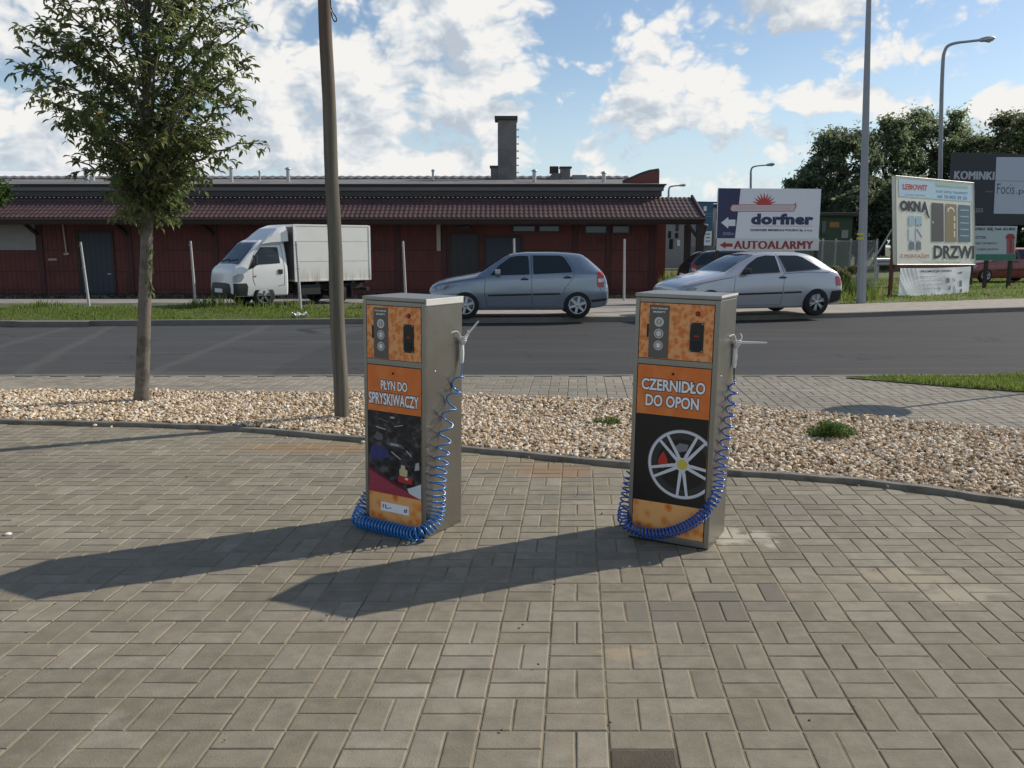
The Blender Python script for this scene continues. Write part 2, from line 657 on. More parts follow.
def asphalt():
    m = bpy.data.materials.new('asphalt')
    m.use_nodes = True
    t = NT(m.node_tree)
    b = t.n['Principled BSDF']
    pos = t.node('ShaderNodeNewGeometry').outputs['Position']
    c = t.ramp(t.noise(pos, 90, 3, 0.7), [(0.3, (0.038, 0.038, 0.038)), (0.6, (0.058, 0.058, 0.058)), (0.75, (0.10, 0.10, 0.098))])
    big = t.noise(t.vmath('MULTIPLY', pos, (0.25, 1.6, 1)).outputs[0], 0.8, 5, 0.6)
    c = t.vmath('SCALE', c, scale=t.math('ADD', 0.72, t.math('MULTIPLY', big, 0.6))).outputs[0]
    # older, paler surfacing on one side of a slanting seam; tarred seams
    sp = t.node('ShaderNodeSeparateXYZ', ins={0: t.vmath('ADD', pos, t.vmath('SCALE', t.vmath('SUBTRACT', t.noise(pos, 1.5, 3, out='Color'), (0.5, 0.5, 0.5)).outputs[0], scale=0.25).outputs[0]).outputs[0]})
    X, Y = sp.outputs[0], sp.outputs[1]

    def side(ax, ay, bx, by):
        nx, ny = -(by - ay), (bx - ax)
        l = math.hypot(nx, ny)
        return t.math('ADD', t.math('MULTIPLY', t.math('SUBTRACT', X, ax), nx / l), t.math('MULTIPLY', t.math('SUBTRACT', Y, ay), ny / l))
    # fine cracks, oil spots and wheel-polished bands
    wv = t.vmath('ADD', pos, t.vmath('SCALE', t.noise(pos, 2.0, 4, out='Color'), scale=0.8).outputs[0]).outputs[0]
    vo = t.node('ShaderNodeTexVoronoi', feature='DISTANCE_TO_EDGE', ins={'Vector': wv, 'Scale': 0.42})
    ck = t.math('MULTIPLY', t.math('SUBTRACT', 1.0, t.smooth(vo.outputs['Distance'], 0.004, 0.016)), t.smooth(t.noise(pos, 0.5, 3), 0.48, 0.62))
    c = t.mix(t.math('MULTIPLY', ck, 0.6), c, (0.02, 0.02, 0.02))
    oil = t.smooth(t.noise(t.vmath('MULTIPLY', pos, (0.35, 1.0, 1)).outputs[0], 1.7, 5, 0.6), 0.60, 0.74)
    c = t.mix(t.math('MULTIPLY', oil, 0.45), c, (0.03, 0.03, 0.03))
    dst = t.smooth(t.noise(t.vmath('MULTIPLY', pos, (0.12, 2.2, 1)).outputs[0], 1.3, 5, 0.6), 0.52, 0.72)
    c = t.mix(t.math('MULTIPLY', dst, 0.4), c, (0.105, 0.10, 0.09))
    a, e = G(265, 375), G(365, 327)
    s1 = side(a.x, a.y, e.x, e.y)
    old = t.smooth(s1, -0.03, 0.03)
    c = t.mix(old, c, t.vmath('SCALE', c, scale=1.22).outputs[0])
    for (p, q) in (((158, 370), (265, 327)), ((-20, 352), (60, 330)), ((18, 374), (75, 345))):
        a, e = G(*p), G(*q)
        dd = t.math('ABSOLUTE', side(a.x, a.y, e.x, e.y))
        f = t.math('SUBTRACT', 1.0, t.smooth(dd, 0.03, 0.16))
        c = t.mix(t.math('MULTIPLY', f, 0.30), c, (0.13, 0.128, 0.12))
    t.put(b.inputs['Base Color'], c)
    b.inputs['Roughness'].default_value = 0.85
    b.inputs['Specular IOR Level'].default_value = 0.25
    bn = t.node('ShaderNodeBump', ins={'Strength': 0.5, 'Distance': 0.006, 'Height': t.noise(pos, 140, 3, 0.7)})
    t.l.new(bn.outputs[0], b.inputs['Normal'])
    return m


M_ASPHALT = asphalt()

Z_FAR = 0.10
Y_ROAD = G(512, 375).y
front_edge = [G(x, y) for x, y in ((-260, 417), (-80, 420), (0, 423), (110, 425.5), (230, 430), (360, 441), (480, 452), (630, 467), (770, 477), (880, 486), (1024, 506), (1150, 528), (1300, 560))]
front_edge = smooth_path(front_edge, 6)
back_edge = [G(x, y) for x, y in ((-260, 390), (0, 391.5), (250, 394), (500, 398), (650, 404), (800, 413), (1024, 433), (1150, 446), (1300, 464))]
back_edge = smooth_path(back_edge, 4)
far_kerb = [(-70, 16.0)] + [tuple(G(x, y)[:2]) for x, y in ((-150, 327), (0, 326.5), (180, 325.5), (350, 324), (480, 323), (600, 322), (730, 320.5), (850, 317.5), (940, 314.5), (1024, 311.5), (1100, 308.5))] + [(24, 25.5), (34, 30.5), (60, 45)]
far_kerb = [Vector((x, y, 0)) for x, y in far_kerb]
far_kerb = smooth_path(far_kerb, 4)

# land below everything, out to the horizon
sheet('ground', [(-900, -60), (900, -60), (900, 1500), (-900, 1500)], -0.46, M_DIRT)
sheet('forecourt_bed', [(-14, -6), (14, -6)] + [(p.x, p.y) for p in reversed(front_edge)], -0.0036, M_SAND)
sheet('sidewalk_bed', [(p.x, p.y) for p in back_edge] + [(12, Y_ROAD), (-14, Y_ROAD)], -0.007, M_SAND)
sheet('road', [(-70, Y_ROAD), (60, Y_ROAD)] + [(p.x, p.y) for p in reversed(far_kerb)], 0.0, M_ASPHALT)


def pavers(name, poly, mats, pick=None, xr=(-9, 9), yr=(1.6, 12)):
    """bevelled 10 x 20 cm blocks in basket weave"""
    k = CAM_H / 1.53
    ex = np.array([1.0306, -0.001]) * k * 0.2
    ey = np.array([0.0771, 1.0284]) * k * 0.2
    t0 = np.array([-0.2035, 4.0134]) * k
    cs = []
    for r in range(-30, 50):
        for c in range(-70, 70):
            if (c + r) % 2 == 0:
                cs += [(c + 0.25, r + 0.5, 0), (c + 0.75, r + 0.5, 0)]
            else:
                cs += [(c + 0.5, r + 0.25, 1), (c + 0.5, r + 0.75, 1)]
    cs = np.array(cs)
    ctr = cs[:, :1] * ex + cs[:, 1:2] * ey + t0
    ok = inside(poly, ctr[:, 0], ctr[:, 1]) & (ctr[:, 0] > xr[0]) & (ctr[:, 0] < xr[1]) & (ctr[:, 1] > yr[0]) & (ctr[:, 1] < yr[1])
    cs, ctr = cs[ok], ctr[ok]
    n = len(cs)
    horiz = cs[:, 2] > 0.5
    gap = 0.013
    hw = np.where(horiz, 0.5, 0.25) - gap
    hl = np.where(horiz, 0.25, 0.5) - gap
    bev = 0.03
    sg = np.array([(-1, -1), (1, -1), (1, 1), (-1, 1)], float)
    rings = []
    h = RNG.normal(0, 0.0006, n)
    tx, ty = RNG.normal(0, 0.003, n), RNG.normal(0, 0.003, n)
    rot = RNG.normal(0, 0.006, n)
    for z, ins in ((-0.02, 0.0), (-0.0045, 0.0), (-0.0008, bev * 0.45), (0.0, bev)):
        a = sg[None, :, 0] * (hw - ins)[:, None]
        b = sg[None, :, 1] * (hl - ins)[:, None]
        a, b = a - b * rot[:, None], b + a * rot[:, None]
        xy = ctr[:, None, :] + a[..., None] * ex + b[..., None] * ey
        zz = z + h[:, None] + tx[:, None] * a * 0.2 + ty[:, None] * b * 0.2
        rings.append(np.concatenate([xy, zz[..., None]], 2))
    v = np.stack(rings, 1).reshape(-1, 3)
    f = []
    for L in range(3):
        for i in range(4):
            j = (i + 1) % 4
            f.append((L * 4 + i, L * 4 + j, L * 4 + 4 + j, L * 4 + 4 + i))
    f.append((12, 13, 14, 15))
    f = np.array(f)
    F = (np.arange(n) * 16)[:, None, None] + f[None]
    mi = np.zeros(n, int) if pick is None else pick(ctr)
    o = raw_mesh(name, v, F.reshape(-1, 4), mats, np.repeat(mi, len(f)))
    return tag(o, kind='structure')


fore_poly = [(-14, -6), (14, -6)] + [(p.x, p.y - 0.06) for p in reversed(front_edge)]


def dark_pick(ctr):
    # patch of newer, darker blocks before the tyre cabinet, one soaked block at the very front
    r = random.Random(3)
    q = [G(655, 600), G(800, 580), G(785, 607), G(745, 624), G(620, 624), G(618, 604)]
    m = inside([(p.x, p.y) for p in q], ctr[:, 0], ctr[:, 1])
    m &= RNG.random(len(ctr)) < 0.8
    m = m.astype(int)
    s = G(642, 757)
    m[np.hypot(ctr[:, 0] - s.x, ctr[:, 1] - s.y) < 0.062] = 2
    return m


pavers('forecourt_paving', fore_poly, [M_PAVER, M_PAVER_DK, M_PAVER_WET], dark_pick, xr=(-8.5, 7), yr=(1.2, 9))
side_poly = [(p.x, p.y + 0.05) for p in back_edge] + [(12, Y_ROAD - 0.09), (-14, Y_ROAD - 0.09)]
wedge = [G(x, y) for x, y in ((846, 378.5), (880, 377), (1024, 376.4), (1200, 376.4), (1200, 403), (1024, 392.5), (960, 388), (900, 383))]
wx = [(p.x, p.y) for p in wedge]
pavers('sidewalk_paving', side_poly, [M_PAVER_FAR], None, xr=(-10, 9), yr=(6, 12))


def strip(name, line, w, z0, z1, mat, off=0.0):
    """kerb stones along a line"""
    mb = MB()
    n = len(line)
    vs = []
    for i, p in enumerate(line):
        t = (line[min(i + 1, n - 1)] - line[max(i - 1, 0)]).normalized()
        nn = Vector((-t.y, t.x, 0))
        b = 0.008
        wob = 0.004 * math.sin(i * 1.7)
        for o_, z in ((0, z0), (0, z1 - b), (b, z1), (w - b, z1), (w, z1 - b), (w, z0)):
            q = p + nn * (o_ + off + wob)
            vs.append((q.x, q.y, z + wob * 0.6))
    fs = []
    for i in range(n - 1):
        for k in range(5):
            fs.append((i * 6 + k, (i + 1) * 6 + k, (i + 1) * 6 + k + 1, i * 6 + k + 1))
    mb.add(vs, fs, mat)
    return tag(mb.build(name), kind='structure')


strip('bed_edging_kerb', front_edge, 0.075, -0.05, 0.035, M_KERB, -0.03)
strip('sidewalk_edge_kerb', [Vector((-14 + i * 1.0, Y_ROAD - 0.1, 0)) for i in range(27)], 0.10, -0.05, 0.006, M_KERB)
strip('road_kerb', far_kerb, 0.14, -0.05, Z_FAR + 0.012, pmat('old_kerb_stone', (0.17, 0.16, 0.14), 0.9, var=0.3, vscale=3, bump=0.3), 0.0)

# ---- gravel bed
gravel_poly = [(p.x, p.y + 0.05) for p in front_edge] + [(p.x, p.y) for p in reversed(back_edge)]
sheet('gravel_base', gravel_poly, 0.004, pmat('gravel_dust', (0.23, 0.185, 0.13), 0.95, var=0.4, vscale=30))
M_STONE = island_mat('gravel_stone', [(0.0, (0.131, 0.089, 0.055)), (0.10, (0.327, 0.221, 0.122)), (0.24, (0.550, 0.392, 0.232)), (0.42, (0.707, 0.557, 0.378)), (0.55, (0.472, 0.368, 0.262)), (0.70, (0.786, 0.659, 0.489)),
                                      (0.84, (0.860, 0.772, 0.611)), (0.93, (0.393, 0.316, 0.244)), (1.0, (0.860, 0.860, 0.757))], rough=0.8, var=0.2, vscale=60, bump=0.2, bscale=150, spec=0.3)


def stones(name, n, poly, bx, by, smin, smax, mat, zf):
    bm = bmesh.new()
    bmesh.ops.create_icosphere(bm, subdivisions=1, radius=1.0)
    bm.verts.index_update()
    tv = np.array([v.co[:] for v in bm.verts])
    tf = np.array([[v.index for v in f.verts] for f in bm.faces])
    bm.free()
    k = len(tv)
    x = RNG.uniform(*bx, n * 3)
    y = RNG.uniform(*by, n * 3)
    ok = inside(poly, x, y)
    # only what the lens can meet, with a margin for a side-step
    ok &= np.abs(x) < y * 0.72 + 0.6
    x, y = x[ok][:n], y[ok][:n]
    n = len(x)
    s = RNG.uniform(0, 1, n) ** 1.6 * (smax - smin) + smin
    jit = 1 + RNG.normal(0, 0.17, (n, k, 1))
    sc = s[:, None] * np.stack([RNG.uniform(0.8, 1.35, n), RNG.uniform(0.7, 1.1, n), RNG.uniform(0.5, 0.85, n)], 1)
    v = tv[None] * jit * sc[:, None, :]
    a, b = RNG.uniform(0, 6.28, n), RNG.normal(0, 0.5, n)
    ca, sa, cb, sb = np.cos(a), np.sin(a), np.cos(b), np.sin(b)
    x1 = v[..., 0] * cb[:, None] + v[..., 2] * sb[:, None]
    z1 = -v[..., 0] * sb[:, None] + v[..., 2] * cb[:, None]
    xx = x1 * ca[:, None] - v[..., 1] * sa[:, None]
    yy = x1 * sa[:, None] + v[..., 1] * ca[:, None]
    z0 = zf(x, y) + RNG.uniform(0, 0.022, n)
    V = np.stack([xx + x[:, None], yy + y[:, None], z1 + z0[:, None]], 2).reshape(-1, 3)
    F = (np.arange(n) * k)[:, None, None] + tf[None]
    return raw_mesh(name, V, F.reshape(-1, 3), [mat], smooth=False)


def mound(x, y):
    return 0.014 + 0.016 * np.sin(x * 1.3 + y) * np.sin(y * 2.1 - x * 0.6) + 0.006 * np.sin(x * 5.1) * np.cos(y * 4.3)


g_o = stones('gravel', 46000, gravel_poly, (-8, 7), (4.6, 9.8), 0.009, 0.0245, M_STONE, mound)
tag(g_o, 'pale beige and tan gravel filling the curved bed behind the paving', 'gravel', kind='stuff')
# a few strays on the pavers beside the edging
stray_poly = [(p.x, p.y - 0.16) for p in front_edge] + [(p.x, p.y - 0.04) for p in reversed(front_edge)]
s_o = stones('stray_gravel', 60, stray_poly, (-4, 4), (4.6, 8), 0.008, 0.02, M_STONE, lambda x, y: 0.0 * x)
tag(s_o, 'loose small stones scattered on the pavers along the bed edging', 'gravel', kind='stuff')

# crumbs of soil and bits of leaf on the pavers
crumb_poly = [(-6, 1.5), (5, 1.5)] + [(p.x, p.y - 0.1) for p in reversed(front_edge)]
c_o = stones('soil_crumbs', 95, crumb_poly, (-6, 5), (1.8, 7.6), 0.003, 0.0075, pmat('soil_crumb', (0.055, 0.045, 0.032), 0.95), lambda x, y: 0.0 * x - 0.004)
tag(c_o, 'dark crumbs of soil and leaf scattered over the paving', 'dirt', kind='stuff')

# ---- far side of the road
line = far_kerb


def offs(p, d):
    return (p.x, p.y + d)


far_pts = [p for p in far_kerb]
verge_x = G(440, 318, Z_FAR).x
left = [p for p in far_pts if p.x < verge_x]
right = [p for p in far_pts if p.x >= verge_x]
raised('verge_ground', [offs(p, 0.13) for p in left] + [(verge_x, left[-1].y + 5.3)] + [(-70, 22.3)], -0.06, Z_FAR - 0.004,
       pmat('verge_soil', (0.06, 0.075, 0.025), 0.95, var=0.3, vscale=2, col2=(0.14, 0.12, 0.07)))
verge_front = [offs(p, 0.135) for p in left]
sw = [offs(p, 0.135) for p in right]
sw_back = [(p.x - 0.02 * i, p.y + 2.7) for i, p in enumerate(right)]
raised('far_sidewalk', [(left[-1].x + 0.01, left[-1].y + 0.135)] + sw + list(reversed(sw_back)) + [(verge_x + 0.004, left[-1].y + 2.7)], -0.06, Z_FAR - 0.003,
       pmat('far_paving', (0.34, 0.305, 0.255), 0.9, var=0.22, vscale=3.0, col2=(0.27, 0.24, 0.2), bump=0.3, bscale=30))
raised('station_yard', [(-70, 22.304), (verge_x, left[-1].y + 5.304), (verge_x + 0.004, left[-1].y + 2.704)] + [(x, y + 0.004) for x, y in sw_back if x < 5.6] + [(5.6, 24.5), (-70, 24.5)], -0.06, Z_FAR - 0.006, M_APRON)
_m = MB()
_m.add([(-70, 24.501, Z_FAR - 0.006), (5.6, 24.501, Z_FAR - 0.006), (5.6, 33.0, -0.35), (-70, 33.0, -0.35), (5.6, 45, -0.35), (-70, 45, -0.35)], [(0, 1, 2, 3), (3, 2, 4, 5)], M_APRON)
tag(_m.build('sloping_yard'), kind='structure')
raised('meadow', [(5.604, 95), (5.604, [y for x, y in sw_back if x < 5.6][-1] + 0.01)] + [(x, y + 0.006) for x, y in sw_back if x >= 5.6] + [(60, 95)], -0.4, Z_FAR - 0.008,
       pmat('meadow_soil', (0.085, 0.11, 0.03), 0.95, var=0.3, vscale=1.2, col2=(0.13, 0.13, 0.05)))

# ---- grass
M_GRASS = island_mat('grass_blade', [(0.0, (0.085, 0.14, 0.022)), (0.45, (0.12, 0.185, 0.034)), (0.75, (0.17, 0.22, 0.05)), (0.92, (0.22, 0.19, 0.08)), (1.0, (0.28, 0.23, 0.11))],
                     rough=0.7, var=0.0, bump=0.0, spec=0.2, transl=0.45)


def grass(name, n, poly, bx, by, h0, h1, w, zb, lean=0.35, dens=None):
    x = RNG.uniform(*bx, n * 4)
    y = RNG.uniform(*by, n * 4)
    ok = inside(poly, x, y)
    if dens is not None:
        ok &= RNG.random(len(x)) < dens(x, y)
    x, y = x[ok][:n], y[ok][:n]
    n = len(x)
    patch = 0.65 + 0.5 * np.sin(x * 0.9 + 1.3) * np.sin(y * 1.7 + x * 0.4) + 0.25 * np.sin(x * 3.1 + y * 2.3)
    h = RNG.uniform(h0, h1, n) * np.clip(patch, 0.35, 1.5)
    a = RNG.uniform(0, 6.28, n)
    l = RNG.uniform(0.1, lean, n) * h
    la = RNG.uniform(0, 6.28, n)
    dx, dy = np.cos(a) * w, np.sin(a) * w
    lx, ly = np.cos(la) * l, np.sin(la) * l
    z = np.full(n, zb)
    V = np.stack([np.stack([x - dx, y - dy, z], 1), np.stack([x + dx, y + dy, z], 1),
                  np.stack([x + dx * .8 + lx * .4, y + dy * .8 + ly * .4, z + h * .6], 1), np.stack([x - dx * .8 + lx * .4, y - dy * .8 + ly * .4, z + h * .6], 1),
                  np.stack([x + lx, y + ly, z + h], 1)], 1).reshape(-1, 3)
    b = np.arange(n) * 5
    F = np.concatenate([np.stack([b, b + 1, b + 2], 1), np.stack([b, b + 2, b + 3], 1), np.stack([b + 3, b + 2, b + 4], 1)])
    return raw_mesh(name, V, F, [M_GRASS])


verge_poly = verge_front + [(verge_x - 0.1, 21.3), (-70, 21.0)]
o = grass('verge_grass', 42000, verge_poly, (-18, verge_x), (16, 22), 0.035, 0.10, 0.010, Z_FAR - 0.01)
tag(o, 'rough green verge grass between road kerb and red station yard', 'grass', kind='stuff')
o = grass('yard_weeds', 1800, [(-18, 20.8), (verge_x, 21.1), (verge_x, 21.6), (-18, 21.5)], (-18, verge_x), (20.8, 21.6), 0.1, 0.32, 0.012, Z_FAR - 0.01, 0.6,
          lambda x, y: 0.5 + 0.5 * np.sin(x * 2.3) * np.sin(x * 0.7 + 1))
tag(o, 'taller dry weeds along the yard edge behind the verge', 'grass', kind='stuff')
mp = [(5.7, 21.8)] + [(x, y + 0.1) for x, y in sw_back if x >= 5.7] + [(40, 50), (5.7, 50)]
o = grass('meadow_grass', 38000, mp, (5.7, 27), (19, 42), 0.03, 0.10, 0.016, Z_FAR - 0.01)
tag(o, 'bright green grass around the roadside billboards', 'grass', kind='stuff')
o = grass('tall_meadow_grass', 9000, [(5.8, 23.5), (10.6, 24.5), (10.6, 34), (5.8, 36)], (5.8, 10.6), (23.5, 36), 0.3, 0.75, 0.014, Z_FAR - 0.01, 0.5)
tag(o, 'tall straw and green grass standing behind the silver hatchback', 'grass', kind='stuff')
raised('turf_ground', wx, -0.02, 0.012, pmat('turf_soil', (0.05, 0.06, 0.022), 0.95, var=0.3, vscale=8))
o = grass('turf', 16000, wx, (3, 9), (8.5, 11.2), 0.03, 0.085, 0.005, 0.008, 0.6)
tag(o, 'small wedge of mown grass between sidewalk and road', 'grass', kind='stuff')

# ================================================================== THE TWO DISPENSER CABINETS
def steel(name, col, rough, streak=0.08):
    m = bpy.data.materials.new(name)
    m.use_nodes = True
    t = NT(m.node_tree)
    b = t.n['Principled BSDF']
    co = t.node('ShaderNodeTexCoord').outputs['Object']
    br = t.noise(t.vmath('MULTIPLY', co, (220, 220, 3)).outputs[0], 1.0, 3, 0.6)
    sm = t.noise(co, 3.5, 6, 0.65)
    k = t.math('ADD', 1 - streak, t.math('MULTIPLY', br, streak * 2))
    k = t.math('MULTIPLY', k, t.math('ADD', 0.8, t.math('MULTIPLY', sm, 0.4)))
    t.put(b.inputs['Base Color'], t.vmath('SCALE', col, scale=k).outputs[0])
    b.inputs['Metallic'].default_value = 0.97
    t.put(b.inputs['Roughness'], t.math('ADD', rough - 0.08, t.math('MULTIPLY', t.noise(co, 9, 5, 0.7), 0.18)))
    bn = t.node('ShaderNodeBump', ins={'Strength': 0.06, 'Distance': 0.002, 'Height': br})
    t.l.new(bn.outputs[0], b.inputs['Normal'])
    return m


def peel(name, a, b_, c, scale=26.0, contrast=1.0):
    """orange printed foil with a cell-like pattern"""
    m = bpy.data.materials.new(name)
    m.use_nodes = True
    t = NT(m.node_tree)
    b = t.n['Principled BSDF']
    co = t.node('ShaderNodeTexCoord').outputs['Object']
    w = t.vmath('ADD', co, t.vmath('SCALE', t.vmath('SUBTRACT', t.noise(co, 12, 4, out='Color'), (0.5, 0.5, 0.5)).outputs[0], scale=0.05).outputs[0]).outputs[0]
    vo = t.node('ShaderNodeTexVoronoi', feature='SMOOTH_F1', ins={'Vector': w, 'Scale': scale, 'Smoothness': 0.6})
    f = t.math('ADD', t.math('MULTIPLY', vo.outputs['Distance'], contrast), t.math('MULTIPLY', t.math('SUBTRACT', t.noise(co, 22, 6, 0.7), 0.5), 0.8 * contrast))
    cc = t.ramp(f, [(0.12, a), (0.38, b_), (0.62, c)])
    t.put(b.inputs['Base Color'], cc)
    b.inputs['Roughness'].default_value = 0.38
    return m


def engine_mat():
    m = bpy.data.materials.new('printed_engine_bay')
    m.use_nodes = True
    t = NT(m.node_tree)
    b = t.n['Principled BSDF']
    co = t.node('ShaderNodeTexCoord').outputs['Object']
    w = t.vmath('ADD', co, t.vmath('SCALE', t.noise(co, 14, 3, out='Color'), scale=0.05).outputs[0]).outputs[0]
    vo = t.node('ShaderNodeTexVoronoi', feature='F1', ins={'Vector': t.vmath('MULTIPLY', w, (1, 0.01, 1.5)).outputs[0], 'Scale': 22.0})
    f = t.math('MULTIPLY', vo.outputs['Distance'], t.math('ADD', 0.4, t.noise(co, 30, 5, 0.7)))
    c = t.ramp(f, [(0.1, (0.006, 0.006, 0.008)), (0.45, (0.018, 0.018, 0.022)), (0.62, (0.035, 0.035, 0.04)), (0.85, (0.10, 0.10, 0.105))])
    t.put(b.inputs['Base Color'], c)
    b.inputs['Roughness'].default_value = 0.3
    return m


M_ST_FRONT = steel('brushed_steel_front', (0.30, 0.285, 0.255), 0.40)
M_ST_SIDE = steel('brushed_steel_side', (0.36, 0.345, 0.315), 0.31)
M_LID_GLARE = pmat('lid_edge_sun_glare', (0.72, 0.71, 0.67), 0.45, 0.35, var=0.06, vscale=6)  # sun glare along the steel lid edges, painted in as a pale tone
M_PLATE = pmat('grey_plate', (0.125, 0.115, 0.10), 0.45, 0.3, var=0.1)
M_SEAM = pmat('dark_gap', (0.02, 0.02, 0.02), 0.8)
M_OR_UP = peel('orange_foil_mottled', (0.66, 0.165, 0.03), (0.72, 0.225, 0.05), (0.80, 0.37, 0.14), 40, 1.0)
M_OR_TITLE = peel('orange_foil_title', (0.70, 0.165, 0.025), (0.74, 0.19, 0.033), (0.78, 0.25, 0.06), 10, 0.8)
M_OR_LOW = peel('orange_foil_low', (0.68, 0.15, 0.02), (0.78, 0.27, 0.06), (0.84, 0.42, 0.14), 17, 1.2)
M_BLACK = pmat('black_print', (0.008, 0.008, 0.01), 0.28)
M_INK = pmat('dark_ink_edge', (0.02, 0.014, 0.012), 0.5)
M_WHITE_INK = pmat('white_print', (0.88, 0.88, 0.90), 0.4)
M_SLOT = pmat('black_plastic', (0.012, 0.012, 0.013), 0.3)
M_RED = pmat('red_plastic', (0.35, 0.02, 0.015), 0.35)
M_COIN = pmat('coin_silver_print', (0.58, 0.58, 0.58), 0.35, 0.3)
M_COIN2 = pmat('coin_centre_print', (0.28, 0.27, 0.24), 0.35, 0.3)
M_BLUE_A = pmat('blue_translucent_hose', (0.02, 0.19, 0.52), 0.22, spec=0.6, coat=0.4)
M_BLUE_B = pmat('dark_blue_hose', (0.012, 0.10, 0.42), 0.25, spec=0.6, coat=0.4)
M_WHITE_PL = pmat('white_plastic', (0.78, 0.78, 0.74), 0.4)
M_ALLOY = pmat('alloy_print', (0.66, 0.66, 0.71), 0.35, var=0.12, vscale=25)
M_ALLOY_DK = pmat('alloy_shadow_print', (0.028, 0.028, 0.031), 0.35)
M_YEL = pmat('yellow_print', (0.62, 0.52, 0.08), 0.4)
M_REDP = pmat('red_print', (0.50, 0.03, 0.025), 0.35)
M_CEMENT = pmat('cement_smear', (0.50, 0.47, 0.42), 0.95, var=0.3, vscale=25)

KD = 0.345


def coil(path, radius, turns_fn, r, mat, mb, seg=6, steps=14):
    """helical hose round a path; turns_fn(s) gives turns per metre along it"""
    pts = [Vector(p) for p in smooth_path(path, 24)]
    L = [0.0]
    for a, b in zip(pts, pts[1:]):
        L.append(L[-1] + (b - a).length)
    tot = L[-1]
    out = []
    s, ang, j = 0.0, 0.0, 0
    up = None
    while s < tot:
        while j < len(L) - 2 and L[j + 1] < s:
            j += 1
        f = (s - L[j]) / max(L[j + 1] - L[j], 1e-9)
        p = pts[j].lerp(pts[j + 1], f)
        t = (pts[j + 1] - pts[j]).normalized()
        if up is None:
            up = Vector((0, 1, 0))
        up = (up - t * up.dot(t)).normalized()
        w = t.cross(up)
        rr = radius(s / tot) if callable(radius) else radius
        fade = min(1.0, s / 0.04, (tot - s) / 0.03)
        out.append(p + (up * math.cos(ang) + w * math.sin(ang)) * rr * max(fade, 0.15))
        tp = turns_fn(s / tot)
        ds = 1.0 / (tp * steps)
        s += ds
        ang += 2 * math.pi / steps
    mb.tube(out, r, mat, seg)


